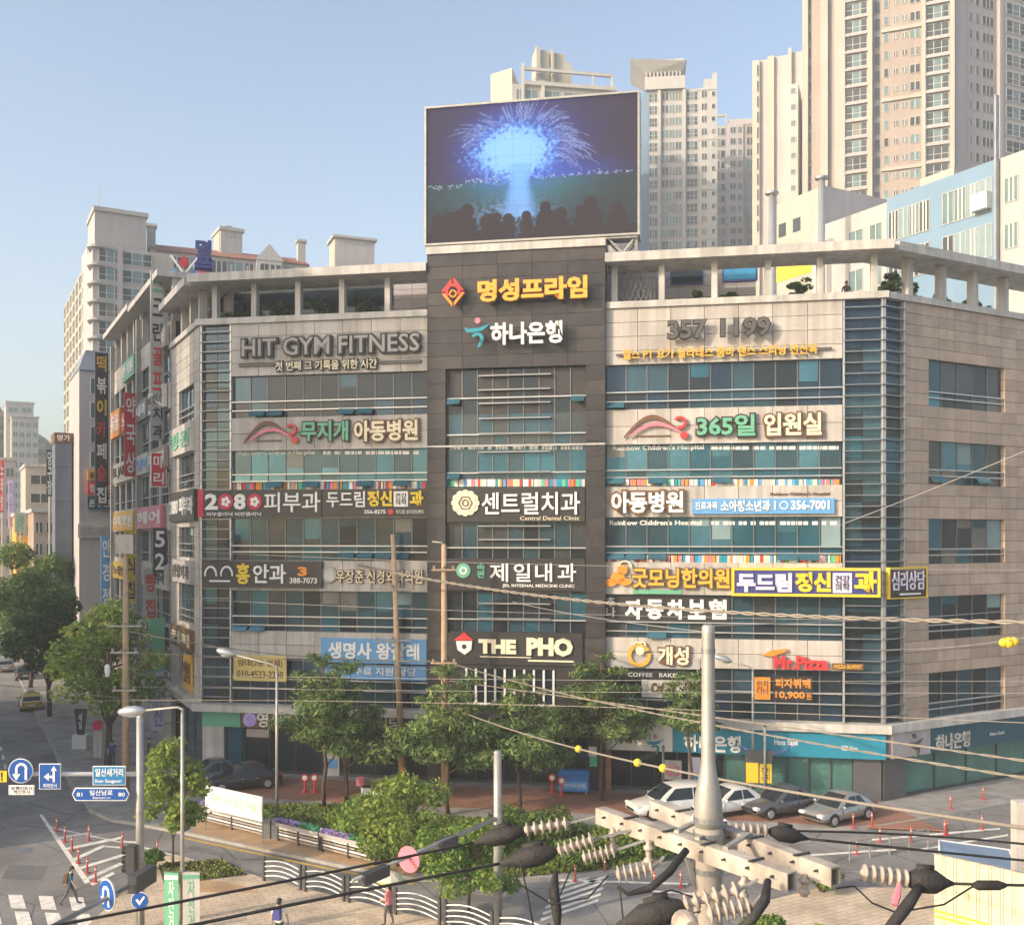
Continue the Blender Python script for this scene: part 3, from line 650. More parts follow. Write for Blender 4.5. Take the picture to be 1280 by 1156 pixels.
# hospital signs
def rainbow(t, x0, x1, y0, y1):
    b = MB(); arcs(b, MF, x0, x1-12, y1, y1-10, .2, T['txt_brown'], .26, .95); b.build('emblem', t)
    b = MB(); arcs(b, MF, x0+6, x1-6, y1-1, y1-6, .27, T['pink'], .22, .62); ring(b, MF, x1-8, y0+9, .38, .16, .2, .34, T['red'], 12, -2, 2.6); disc(b, MF, x1-3, y1-3, .22, .2, .33, T['red']); b.build('emblem', t)
    b = MB(); a = rect(MF, x0+14, x1-20, y1-3, y1-1.4, .2); b.fb(MF, a[0], a[1], .11, .17, a[2], a[3], T['txt_brown']); b.build('lettering', t)
t = sign('cream and green children hospital sign beside a red arc emblem on the left bay', at=base(MF, 415, 552, .1))
rainbow(t, 305, 371, 528, 553); txt(t, MF, '무지개', (376, 435, 526, 551), .18, .16, T['txt_green'], .03, T['txt_black'], .07); txt(t, MF, '아동병원', (442, 522, 525, 551), .18, .16, T['txt_cream'], .03, T['txt_brown'], .08)
t = sign('green and cream sign reading 365 day inpatient ward beside a red arc emblem', at=base(MF, 905, 547, .1))
rainbow(t, 780, 858, 519, 547); txt(t, MF, '365일', (871, 944, 518, 545), .18, .2, T['txt_green'], .03, T['txt_black'], .07); txt(t, MF, '입원실', (955, 1027, 516, 544), .18, .2, T['txt_cream'], .03, T['txt_brown'], .08)
t = sign('cream children clinic letters outlined in brown on the fourth floor stone band', at=base(MF, 808, 643, .1))
txt(t, MF, '아동병원', (764, 854, 614, 641), .18, .18, T['txt_white'], .035, T['txt_brown'], .10)
t = sign('bright blue box sign with a white telephone number on the stone band', at=base(MF, 953, 642, .1))
plate(t, MF, (865, 1043, 623, 642), .1, .3, T['skyblue']); txt(t, MF, '진료과목', (869, 897, 627, 637), .3, .05, T['txt_white']); txt(t, MF, '소아청소년과', (901, 963, 625, 639), .3, .05, T['txt_white'], .03)
txt(t, MF, '356-7001', (989, 1037, 625, 637), .3, .05, T['txt_white'], .03); b = MB(); ring(b, MF, 980, 631.5, .24, .06, .3, .35, T['txt_white']); a = rect(MF, 968, 970, 626, 637, .3); b.fb(MF, a[0], a[1], .3, .34, a[2], a[3], T['txt_white']); b.build('emblem', t)
txt(t, MF, "Rainbow Children's Hospital", (963, 1037, 615, 620), .12, .05, T['txt_brown'], .02)
def glasstext(label, x0, x1, y, bl0, bl1, seed, d=-.2):
    t = sign(label, 'window lettering', base(MF, (x0+bl1)/2, y+8, d), name='window_lettering')
    txt(t, MF, "Rainbow Children's Hospital", (x0, x1, y, y+8), d, .02, T['txt_white'], .03)
    r = random.Random(seed); b = MB(T['txt_white']); x = bl0
    while x < bl1:
        w = r.uniform(3, 9); a = rect(MF, x, min(x+w, bl1), y+1.5, y+6, d); b.fb(MF, a[0], a[1], d, d+.02, a[2], a[3]); x += w+r.choice((1.2, 1.2, 1.5, 5))
    b.build('lettering', t)
glasstext('white hospital name on the window glass below the left arc emblem', 298, 394, 562, 404, 528, 1)
glasstext('white hospital name on the window glass below the inpatient ward sign', 766, 880, 556, 889, 1048, 2)
glasstext('white hospital name on the window glass below the blue box sign', 762, 877, 650, 888, 1046, 3)
def colourstrip(label, x0, x1, y0, y1, d, seed):
    t = sign(label, 'window film', base(MF, (x0+x1)/2, y1, d), name='window_film'); r = random.Random(seed); mats = [T['red'], T['pink'], T['txt_cream'], T['txt_white'], T['orange'], T['teal'], T['txt_white'], T['offwhite'], T['mint'], T['skyblue']]
    b = MB(); x = x0
    while x < x1-1:
        w = r.uniform(2, 5); a = rect(MF, x, min(x+w, x1), y0, y1, d); b.fb(MF, a[0], a[1], d-.01, d+.015, a[2], a[3], r.choice(mats)); x += w+r.choice((.3, .3, 1.2))
    b.build('printed_strip', t)
colourstrip('strip of many coloured stickers along the window foot of the left bay', 292, 533, 602, 612, -.15, 4)
colourstrip('strip of many coloured stickers along the window foot of the central tower', 558, 731, 599, 608, .16, 5)
colourstrip('red and white striped film on the sill above the children clinic letters', 760, 1051, 599, 607, .03, 6)
colourstrip('multicoloured striped film on the sill above the gold clinic letters', 760, 1051, 694, 703, .03, 7)
t = sign('small white letters along the upper tower glass', 'window lettering', base(MF, 640, 562, .2), name='window_lettering'); r = random.Random(9); b = MB(T['txt_white']); x = 562
while x < 726: w = r.uniform(2.5, 5); a = rect(MF, x, x+w, 557.5, 562, .12); b.fb(MF, a[0], a[1], .09, .12, a[2], a[3]); x += w+r.choice((1, 1, 1.2, 5))
b.build('lettering', t)
# tower signs
t = sign('large gold building name letters on the dark tower top with an orange diamond emblem', at=base(MF, 650, 375, .5))
txt(t, MF, '명성프라임', (597, 734, 347, 375), 1.0, .22, T['txt_gold'], .04, T['orange'], .015)
def diamond(px, py, w, h, d0, d1, k0):
    a, z = MF.s(px, d1), MF.z(px, py, d1); m = MB(T['orange'])
    for q in range(4):
        c = [(a, z+h), (a+w, z), (a, z-h), (a-w, z)]; p, s_ = c[q], c[(q+1) % 4]; L = lambda u, v, f: (u[0]+(v[0]-u[0])*f, u[1]+(v[1]-u[1])*f)
        ip, is_ = L((a, z), p, k0), L((a, z), s_, k0); m.fpoly(MF, [L(p, s_, .04), L(p, s_, .9), L(ip, is_, .9), L(ip, is_, .04)], d0, d1, T['red'] if q in (0, 3) else T['orange'])
    return m
diamond(566, 365, .75, .92, .96, 1.16, .72).build('emblem', t); b = MB(); ring(b, MF, 566, 364, .46, .17, .98, 1.2, T['red'], 18, -.6, 3.9); ring(b, MF, 566, 367, .24, .09, .98, 1.18, T['orange'], 12); b.build('emblem', t)
t = sign('large white bank name letters on the dark tower with a teal figure emblem', at=base(MF, 640, 432, .5))
txt(t, MF, '하나은행', (613, 703, 402, 430), 1.0, .2, T['txt_white'], .03)
def bankmark(t, fr, px, py, h, d, m, dot):
    a, z = fr.s(px, d), fr.z(px, py, d); k = h/1.6; b = MB(m)
    b.fpoly(fr, [(a-.72*k, z+.30*k), (a-.5*k, z+.22*k), (a+.1*k, z+.24*k), (a+.75*k, z+.48*k), (a+.3*k, z+.10*k), (a-.2*k, z-.0*k), (a-.6*k, z+.02*k)], d, d+.12)
    n = 12; pts = [(a+(.36*math.cos(v))*k, z-.34*k+(.34*math.sin(v))*k) for v in [-.9+3.6*i/n for i in range(n+1)]]+[(a+(.16*math.cos(v))*k, z-.34*k+(.17*math.sin(v))*k) for v in [2.7-3.6*i/n for i in range(n+1)]]
    for i in range(n): b.fpoly(fr, [pts[i], pts[i+1], pts[2*n-i], pts[2*n+1-i]], d, d+.12)
    b.fpoly(fr, [(a+.36*k, z-.34*k), (a+.16*k, z-.40*k), (a-.02*k, z-.86*k), (a+.2*k, z-.74*k)], d, d+.12); b.build('emblem', t)
    b = MB(dot); disc(b, fr, px, py-(.66*k)/(fr.pt(a, d, 0).y)*FPX, .16*k, d, d+.12, dot, 14); b.build('emblem', t)
bankmark(t, MF, 597, 416, 1.75, 1.0, T['teal'], T['pink'])
t = sign('dental clinic sign in pale letters with a cream rosette on the dark tower band', at=base(MF, 645, 648, .5))
plate(t, MF, (559, 731, 610, 652), .2, .5, T['signdark']); txt(t, MF, '센트럴치과', (602, 725, 615, 643), .5, .12, T['txt_white'], .012)
txt(t, MF, 'Central Dental Clinic', (650, 724, 645, 650), .5, .05, T['txt_cream'], .0)
b = MB(T['txt_cream'])
for i in range(12): a_ = i*math.pi/6; disc(b, MF, 581.5+13*math.cos(a_), 628.5+12*math.sin(a_), .23, .5, .6, T['txt_cream'], 10)
disc(b, MF, 581.5, 628.5, .66, .5, .62, T['txt_cream']); b.build('emblem', t); b = MB(); ring(b, MF, 581.5, 628.5, .44, .07, .62, .66, T['txt_brown'], 6); ring(b, MF, 581.5, 628.5, .22, .07, .62, .66, T['txt_brown'], 8); b.build('emblem', t)
t = sign('internal medicine clinic sign in spaced pale letters with a small green disc', at=base(MF, 645, 735, .5))
plate(t, MF, (559, 731, 698, 738), .2, .48, T['signdark'])
for ch, x0, x1 in (('제', 612, 635), ('일', 642, 663), ('내', 669, 690), ('과', 697, 720)): txt(t, MF, ch, (x0, x1, 704, 727), .48, .1, T['txt_white'], .012)
txt(t, MF, '속\n편', (596, 606, 704, 722), .48, .06, T['txt_green'], .02); txt(t, MF, 'JEIL INTERNAL MEDICINE CLINIC', (628, 718, 730, 735), .48, .05, T['txt_white'], .01)
b = MB(); disc(b, MF, 579, 713, .44, .48, .55, T['txt_green']); ring(b, MF, 579, 713, .24, .1, .55, .58, T['txt_white'], 10); b.build('emblem', t)
t = sign('cream letters THE PHO with a red roofed house emblem on a dark board', at=base(MF, 640, 828, .5))
plate(t, MF, (563, 728, 790, 831), .2, .5, T['signdark']); txt(t, MF, 'THE', (598, 645, 799, 817), .5, .14, T['txt_cream'], .06); txt(t, MF, 'PHO', (658, 716, 797, 820), .5, .14, T['txt_cream'], .06)
b = MB(); a = lambda px, py: (MF.s(px, .6), MF.z(px, py, .6))
b.fpoly(MF, [a(567, 800), a(580, 790), a(592, 800)], .5, .64, T['red']); b.fpoly(MF, [a(570, 801), a(590, 801), a(589, 812), a(581, 818), a(572, 812)], .5, .62, T['txt_white']); disc(b, MF, 580, 808, .14, .62, .65, T['signdark'], 12); b.build('emblem', t)
b = MB(T['txt_cream']); q = rect(MF, 600, 664, 820.5, 821.5, .5); b.fb(MF, q[0], q[1], .5, .53, q[2], q[3]); q = rect(MF, 660, 717, 825, 827, .5); b.fb(MF, q[0], q[1], .5, .53, q[2], q[3]); b.build('bar', t)
t = sign('pale building name letters on the dark canopy above the entrance', at=base(MF, 680, 916, .9))
txt(t, MF, '명성프라임', (640, 706, 904, 916), .9, .08, T['txt_cream'], .01); txt(t, MF, 'C', (709, 717, 907, 916), .9, .08, T['txt_cream'], .01)
# right bay lower signs
t = sign('gold clinic letters with an orange mother and child emblem on the stone band', at=base(MF, 835, 740, .1))
txt(t, MF, '굿모닝한의원', (790, 912, 710, 735), .2, .16, T['txt_gold'], .03, T['txt_brown'], .06)
b = MB(T['orange']); disc(b, MF, 778, 712, .3, .15, .3, T['orange']); disc(b, MF, 772, 722, .42, .15, .3, T['orange'], sq=.8); disc(b, MF, 763, 728, .36, .15, .3, T['orange'], sq=.6); disc(b, MF, 781, 727, .4, .15, .3, T['orange'], sq=.55); ring(b, MF, 781, 709, .42, .1, .15, .32, T['txt_cream'], 10, 0, 3); b.build('emblem', t)
b = MB(T['txt_green']); q = rect(MF, 791, 852, 737, 742, .12); b.fb(MF, q[0], q[1], .11, .16, q[2], q[3]); b.build('bar', t)
t = sign('big navy clinic box sign with a yellow frame and white, yellow letters', at=base(MF, 1007, 746, .3))
plate(t, MF, (915, 1100, 710, 745), .1, .75, T['navy'], T['txt_yellow'], .13)
txt(t, MF, '두드림', (921, 990, 716, 740), .75, .1, T['lilac'], .05); txt(t, MF, '정신', (994, 1039, 715, 740), .75, .1, T['txt_yellow'], .05); txt(t, MF, '과', (1068, 1096, 714, 741), .75, .1, T['txt_yellow'], .05)
plate(t, MF, (1041, 1065, 716, 741), .7, .8, T['lilac'], nm='tile'); txt(t, MF, '건강\n의학', (1044, 1062, 719, 738), .8, .04, T['txt_black'], .01)
t = sign('black box sign with a thin yellow frame on the right street corner', at=base(RF, 1131, 746, .3))
rs0, rs1 = -.35, RF.s(1158, .3); zc = RF.z(1130, 728, .6); b = MB(T['signdark']); b.fb(RF, rs0+.5, rs1, .1, .3, zc-.86, zc+.78); b.build('panel', t)
f = MB(T['txt_yellow']); e0, e1 = rs0+.5, rs1; f.fb(RF, e0, e1, .1, .34, zc+.76, zc+.84); f.fb(RF, e0, e1, .1, .34, zc-.92, zc-.86); f.fb(RF, e1, e1+.07, .1, .34, zc-.92, zc+.84); f.fb(RF, e0-.07, e0, .1, .34, zc-.92, zc+.84); f.build('border', t)
k = MB(T['txt_white']); k.text(RF, '심리상담', e0+.15, e1-.15, zc-.45, zc+.62, .3, .06, T['lilac'], .01); k.fb(RF, e0+.8, e1-.5, .3, .33, zc-.72, zc-.62); k.build('lettering', t)
t = sign('white car insurance letters on the dark glass behind the utility pole top', 'window lettering', base(MF, 845, 776, -.2), name='window_lettering')
plate(t, MF, (758, 912, 744, 778), -.19, -.15, T['signdark']); 
for i, ch in enumerate('자동차보험'): txt(t, MF, ch, (781+i*26.3, 803+i*26.3, 749, 774), -.15, .05, T['txt_white'], .05)
txt(t, MF, '추\n나', (757.5, 769, 746, 771), -.15, .04, T['txt_white'], .01)
t = sign('small gold restaurant letters beside a round gold swirl on the second floor band', at=base(MF, 825, 830, .1))
txt(t, MF, '개성', (822, 861, 808, 831), .2, .14, T['txt_cream'], .03, T['txt_brown'], .08); b = MB(); ring(b, MF, 799, 819, .68, .22, .15, .3, T['txt_gold'], 20, .5, 6.5); disc(b, MF, 800, 813, .26, .15, .33, T['txt_cream'], 12); ring(b, MF, 796, 806, .22, .1, .15, .3, T['txt_cream'], 10); ring(b, MF, 803, 806, .22, .1, .15, .3, T['txt_cream'], 10); b.build('emblem', t)
b = MB(T['grey_apt']); q = rect(MF, 762, 875, 821, 835, .1); b.fb(MF, q[0], q[1], .1, .16, q[2], q[3]); b.build('panel', t)
t = sign('red pizza restaurant letters with an orange hat swoosh on the second floor band', at=base(MF, 1000, 836, .1))
txt(t, MF, 'Mr.Pizza', (967, 1036, 820, 837), .2, .16, T['red'], .04); b = MB(T['orange']); a = lambda px, py: (MF.s(px, .3), MF.z(px, py, .3)); b.fpoly(MF, [a(953, 819), a(966, 820), a(985, 814), a(984, 811), a(964, 813)], .14, .3)
b.fpoly(MF, [a(968, 812), a(984, 811), a(981, 815), a(970, 816)], .3, .34); b.build('emblem', t)
b = MB(T['txt_brown']); q = rect(MF, 1040, 1079, 829, 837, .25); b.fb(MF, q[0], q[1], .24, .3, q[2], q[3]); b.build('panel', t); txt(t, MF, 'PIZZA BUFFET', (1043, 1077, 831, 835.5), .3, .03, T['txt_gold'], .02)
t = sign('orange pizza buffet price lettering 10,900 on the dark second floor window', 'window lettering', base(MF, 980, 876, -.2), name='window_lettering')
plate(t, MF, (943, 963, 846, 874), -.05, .06, T['orange']); txt(t, MF, '런치\n디너', (946, 960, 850, 868), .06, .03, T['txt_brown'], .01); plate(t, MF, (966, 1016, 845, 876), -.06, .05, T['signdark'], nm='backing'); txt(t, MF, '피자뷔페', (969, 1013, 848, 860), .05, .04, T['orange'], .03); txt(t, MF, '10,900', (969, 1006, 864, 874), .05, .04, T['orange'], .03); txt(t, MF, '원', (1008, 1014, 866, 874), .05, .04, T['orange'], .01)
t = sign('white board with a brown scrawl over dark lettering strip at the second floor', at=base(MF, 838, 870, .1))
plate(t, MF, (762, 872, 838, 849), -.1, .1, T['signdark'], nm='strip'); plate(t, MF, (802, 872, 850, 872), -.1, .1, T['offwhite']); txt(t, MF, 'Cof', (814, 830, 853, 866), .1, .05, T['txt_brown'], .05); txt(t, MF, 'COFFEE   BAKERY', (785, 856, 841, 846), .1, .03, T['txt_white'], .0)
# bank fascia
t = sign('long blue bank fascia with white letters over the ground floor shop windows', at=base(MF, 960, 950, 0))
zf0, zf1 = 2.55, 3.98; A0, A1, A2 = S(735, .3), S(841, .3), LEN+.08
b = MB(T['bankblue']); b.fb(MF, A1, A2, -.3, .3, zf0, zf1); b.build('panel', t); b = MB(T['white']); b.fb(MF, A0+.9, A1-.02, -.3, .3, zf0, zf1); b.build('panel', t, label='white end panel')
txt(t, MF, '하나은행', (855, 926, 919, 940), .3, .1, T['txt_white'], .03); bankmark(t, MF, 819, 930, 1.1, .3, T['teal'], T['pink']); txt(t, MF, 'Hana Bank', (968, 998, 924, 931), .3, .03, T['txt_white'], .01); txt(t, MF, 'KEB Hana', (1052, 1072, 932, 938), .3, .03, T['txt_white'], .0)
b = MB(); arcs(b, MF, 925, 995, 932, 930, .3, T['purple'], .1, -.5, t=.02); arcs(b, MF, 930, 990, 936, 933, .3, T['skyblue'], .12, -.3, t=.02); b.build('swoosh', t)
t = sign('grey and dark blue bank fascia with pale letters round the right corner', at=base(RF, 1190, 940, 0))
b = MB(T['mauve_apt']); b.fb(RF, .35, RF.s(1163, .3), -.3, .3, zf0, zf1); b.build('panel', t); b = MB(T['bankdark']); b.fb(RF, RF.s(1163, .3)+.02, 26, -.3, .3, zf0, zf1); b.build('panel', t)
bankmark(t, RF, 1144, 931, 1.2, .3, T['txt_grey'], T['txt_grey']); txt(t, RF, '하나은행', (1171, 1213, 916, 936), .3, .08, T['offwhite'], .02); txt(t, RF, 'Hana Bank', (1238, 1256, 914, 918), .3, .03, T['offwhite'], .01)
# left bay lower signs
t = sign('black skin clinic sign with white letters, red flower discs and a red end', at=base(MF, 320, 645, .2))
plate(t, MF, (252, 402, 612, 646), .1, .42, T['signdark']); plate(t, MF, (247, 254, 612, 646), .1, .44, T['crimson'], nm='end_panel')
txt(t, MF, '2', (256, 272, 617, 637), .42, .1, T['txt_white'], .04); txt(t, MF, '8', (292, 307, 617, 637), .42, .1, T['txt_white'], .04)
b = MB()
for cx in (282, 318):
    disc(b, MF, cx, 627, .5, .42, .5, T['crimson'])
    for i in range(5): disc(b, MF, cx+3.6*math.cos(i*1.257), 627+4*math.sin(i*1.257), .13, .5, .53, T['txt_white'], 8)
b.build('emblem', t); txt(t, MF, '피부과', (330, 400, 615, 640), .42, .1, T['txt_white'], .01); txt(t, MF, '피부클리닉 비만클리닉', (258, 326, 640, 645), .42, .04, T['txt_white'], .01)
t = sign('black mental health clinic sign with white and yellow letters left of the tower', at=base(MF, 468, 645, .2))
plate(t, MF, (403, 534, 611, 645), .1, .4, T['signdark']); txt(t, MF, '두드림', (408, 456, 614, 634), .4, .1, T['txt_white'], .015); txt(t, MF, '정신', (459, 490, 613, 633), .4, .1, T['txt_yellow'], .04); txt(t, MF, '과', (512, 529, 613, 633), .4, .1, T['txt_yellow'], .04)
plate(t, MF, (492, 510, 614, 633), .36, .44, T['txt_white'], nm='tile'); txt(t, MF, '건강\n의학', (494, 508, 616, 631), .44, .03, T['txt_black'], .01); txt(t, MF, '356-8275', (455, 482, 637, 642), .4, .03, T['txt_white'], .02); b = MB(); disc(b, MF, 488, 639.5, .17, .4, .44, T['red']); b.build('emblem', t); txt(t, MF, '두드림 심리상담센터', (495, 529, 637, 642), .4, .03, T['txt_white'], .0)
t = sign('dark eye clinic sign with a yellow first letter and white spectacle arches', at=base(MF, 326, 734, .2))
plate(t, MF, (252, 402, 701, 734), .1, .4, T['signdark']); txt(t, MF, '홍', (295, 312, 704, 730), .4, .1, T['txt_yellow'], .03); txt(t, MF, '안과', (316, 357, 705, 729), .4, .1, T['txt_white'], .015); txt(t, MF, '3', (372, 384, 708, 720), .4, .08, T['orange'], .05); txt(t, MF, '388-7073', (362, 396, 722, 729), .4, .04, T['txt_white'], .01)
b = MB(T['txt_white'])
for cx in (263, 283): ring(b, MF, cx, 718, .42, .09, .4, .5, T['txt_white'], 14, -.2, 3.34, 1.3)
q = rect(MF, 262, 288, 725, 727, .4); b.fb(MF, q[0], q[1], .4, .45, q[2], q[3]); b.build('emblem', t)
t = sign('faint gold medical clinic letters on pale stone right of the eye clinic', at=base(MF, 470, 732, .1))
b = MB(); disc(b, MF, 411, 718, .52, .1, .22, T['offwhite']); ring(b, MF, 411, 718, .5, .1, .22, .26, T['grey_apt']); b.build('emblem', t); txt(t, MF, '우장춘 신경외과의원', (420, 528, 712, 729), .18, .12, T['txt_cream'], .01, T['txt_brown'], .04)
t = sign('pale blue banner with white letters under the stone band by the tower', 'banner', base(MF, 467, 845, .1), name='banner')
plate(t, MF, (401, 533, 798, 829), .11, .16, T['skyblue']); txt(t, MF, '생명사 왕갈레', (410, 524, 803, 824), .16, .03, T['txt_white'], .03); plate(t, MF, (401, 533, 831, 849), -.12, -.08, T['skyblue'], nm='lower_strip'); txt(t, MF, '수수료 지원 상담', (430, 520, 834, 844), -.08, .03, T['txt_white'], .01)
t = sign('yellow for rent banner with a phone number at the left corner', 'banner', base(MF, 325, 852, .3), name='banner')
plate(t, MF, (292, 358, 819, 851), .24, .28, T['txt_yellow'] if False else mat('banner_yellow', (.66, .52, .18), .6)); txt(t, MF, '임대(2층 전체)', (297, 353, 824, 834), .28, .02, T['txt_brown'], .02); txt(t, MF, '010-4523-2240', (296, 354, 838, 847), .28, .02, T['txt_brown'], .02)
t = sign('dark brown shop sign with a purple globe and white letters at street level', at=base(MF, 335, 910, .3))
plate(t, MF, (302, 372, 888, 910), -.2, .35, T['txt_brown']); b = MB(); disc(b, MF, 312, 899, .46, .35, .45, T['purple']); ring(b, MF, 312, 899, .34, .06, .45, .48, T['lilac'], 14, 0, 4); b.build('emblem', t); txt(t, MF, '영성', (321, 352, 891, 909), .35, .08, T['txt_white'], .01); plate(t, MF, (308, 336, 911, 921), -.2, .2, T['pink_apt'], nm='lower_panel')
t = sign('dark shop fascia with small white letters behind the left pines', at=base(MF, 455, 915, .3))
plate(t, MF, (375, 533, 890, 916), -.2, .3, T['signdark']); txt(t, MF, '동백꽃 식당', (420, 500, 896, 910), .3, .06, T['txt_white'], .01)
# ================================================================== ROOFTOP SCREEN
t = thing('billboard', 'big rooftop video screen showing a blue firework over a dark crowd', 'screen', tuple(MF.pt(S(665, .2), -.6, 32.35)))
b0, b1 = S(533, .3), S(797, .3); zb0, zb1 = 32.62, 40.75
m = MB(M['darksteel']); m.fb(MF, b0, b1, -1.2, .2, zb0, zb1); m.build('cabinet', t)
m = MB(M['galv'])
for z0, z1 in ((zb0-.12, zb0), (zb1, zb1+.12)): m.fb(MF, b0-.12, b1+.12, -1.25, .36, z0, z1)
m.fb(MF, b0-.12, b0, -1.25, .36, zb0, zb1); m.fb(MF, b1, b1+.12, -1.25, .36, zb0, zb1); m.build('frame', t)
NX, NY = 264, 180
u, v = np.meshgrid(np.linspace(0, 1, NX), np.linspace(0, 1, NY)); rg = np.random.default_rng(3)
px_ = u*264; py_ = (1-v)*180
img = np.zeros((NY, NX, 3)); img[:] = (.058, .043, .060)
def blend(c, w):
    w = np.clip(w, 0, 1)[..., None]; img[:] = img*(1-w)+np.array(c)*w
dx, dy = (px_-118)/264, (py_-62)/180
blend((.07, .075, .30), np.exp(-((dx/.30)**2+(dy/.42)**2))*.95)
blend((.06, .12, .55), np.exp(-(((px_-150)/70)**2+((py_-96)/16)**2))*.8)
blend((.040, .060, .055), (py_ > 101)*.75); blend((.05, .20, .22), (py_ > 101)*np.exp(-((px_-120)/75)**2-((py_-108)/26)**2)*.95)
n = rg.normal(0, 1, (NY, NX))
for _ in range(3): n = (n+np.roll(n, 1, 0)+np.roll(n, -1, 0)+np.roll(n, 1, 1)+np.roll(n, -1, 1))/5
n = n/n.std()
rad = np.sqrt(((px_-112)/48)**2+((py_-64)/36)**2)
blend((.07, .13, .55), np.exp(-(rad/1.35)**4)*.85); blend((.16, .36, .95), 1/(1+np.exp((rad-1.02+.16*n)*9))); blend((.30, .60, 1.05), 1/(1+np.exp((rad-.84+.10*n)*13)))
stem = 10+6*np.abs(py_-96)/30; blend((.22, .48, .95), np.exp(-((px_-118)/stem)**4)*(py_ > 80)*(py_ < 150)*.95)
blend((.20, .36, .62), np.exp(-((px_-108)/(44))**2-((py_-146)/20)**2)*np.clip(.55+.5*n, 0, 1)*.9)
for i in range(110):      # trailing sparks arcing outwards
    a = rg.uniform(-.35, 1.75) if rg.random() < .75 else rg.uniform(1.75, 2.9); l0 = rg.uniform(36, 52); L_ = rg.uniform(14, 34); c = np.cos(a); s_ = np.sin(a)
    for k in range(40):
        f = k/40; X = 118+c*(l0+L_*f)*1.25; Y = 62-s_*(l0+L_*f)*.95+f*f*16*abs(c); ix = int(X/264*NX); iy = int((1-Y/180)*NY)
        if 0 <= ix < NX and 0 <= iy < NY and Y < 100: img[iy, ix] = img[iy, ix]*.4+np.array((.30, .38, .75))*.6*(1 if rg.random() < .7 else .3)
for i in range(110):
    X = rg.choice([rg.uniform(2, 100), rg.uniform(130, 258)]); Y = 99+rg.normal(0, 1.4)+(X < 50)*6; ix, iy = int(X/264*NX), int((1-Y/180)*NY); img[iy, ix:ix+2] = (.4, .5, .65)
crowd = np.zeros((NY, NX), bool)
for cx, cy, r in ((14, 150, 8), (30, 147, 8), (52, 140, 9), (44, 152, 14), (78, 156, 10), (90, 150, 6), (104, 153, 7), (127, 150, 6), (151, 140, 7), (152, 158, 13), (170, 150, 8), (196, 148, 8), (207, 138, 8), (205, 156, 15), (240, 146, 7), (240, 160, 12), (127, 164, 9)):
    crowd |= ((px_-cx)/r)**2+((py_-cy)/(r*1.15))**2 < 1; crowd |= (np.abs(px_-cx) < r*1.25) & (py_ > cy+r*.9)
crowd |= (py_ > 166) & ((px_ > 135) | (px_ < 100)); img[crowd] = (.048, .034, .04)
img[:, ::22] *= .86; img[::22, :] *= .86
me = bpy.data.meshes.new('display'); o0 = t.location
vs = [tuple(MF.pt(b0+(b1-b0)*i/NX, .215, zb0+(zb1-zb0)*j/NY)-o0) for j in range(NY+1) for i in range(NX+1)]
fs = [(j*(NX+1)+i, j*(NX+1)+i+1, (j+1)*(NX+1)+i+1, (j+1)*(NX+1)+i) for j in range(NY) for i in range(NX)]
me.from_pydata(vs, [], fs); ca = me.color_attributes.new('picture', 'FLOAT_COLOR', 'CORNER')
ca.data.foreach_set('color', np.concatenate([np.repeat(img.reshape(-1, 3), 4, 0), np.ones((NX*NY*4, 1))], 1).astype('f').ravel())
dm = bpy.data.materials.new('display'); dm.use_nodes = True; q = dm.node_tree; pb = q.nodes['Principled BSDF']; at = q.nodes.new('ShaderNodeAttribute'); at.attribute_name = 'picture'
pb.inputs['Base Color'].default_value = (.012, .012, .013, 1); pb.inputs['Specular IOR Level'].default_value = .15; pb.inputs['Roughness'].default_value = .8; q.links.new(at.outputs['Color'], pb.inputs['Emission Color']); pb.inputs['Emission Strength'].default_value = .62
me.materials.append(dm); me.update(); do = bpy.data.objects.new('display', me); COL.objects.link(do); do.parent = t
m = MB(M['galv'])
for k in range(9):
    a = b0+.3+(b1-b0-.6)*k/8; m.beam(MF.pt(a, .1, 32.36), MF.pt(a, .1, 32.55), .1, .12); m.beam(MF.pt(a, -1.0, 32.36), MF.pt(a, -1.0, 32.55), .1, .12)
m.beam(MF.pt(b0, .22, 32.42), MF.pt(b1, .22, 32.42), .08, .1)
m.each('support_beam', t)
m = MB(M['galv']); A = S(757, 0); zl = 31.45
m.beam(MF.pt(A, .05, zl+.1), MF.pt(b1, .05, zl+.1), .14, .14); m.beam(MF.pt(A, -1, zl+.1), MF.pt(b1, -1, zl+.1), .14, .14)
for d in (.05, -1): m.beam(MF.pt(b1-.1, d, zl), MF.pt(b1-.1, d, 32.55), .16, .16); m.beam(MF.pt(A+.1, d, 32.5), MF.pt(b1-.9, d, zl+.1), .1, .1); m.beam(MF.pt(b1-.9, d, zl+.1), MF.pt(b1-.1, d, 32.5), .1, .1)
m.each('truss', t)

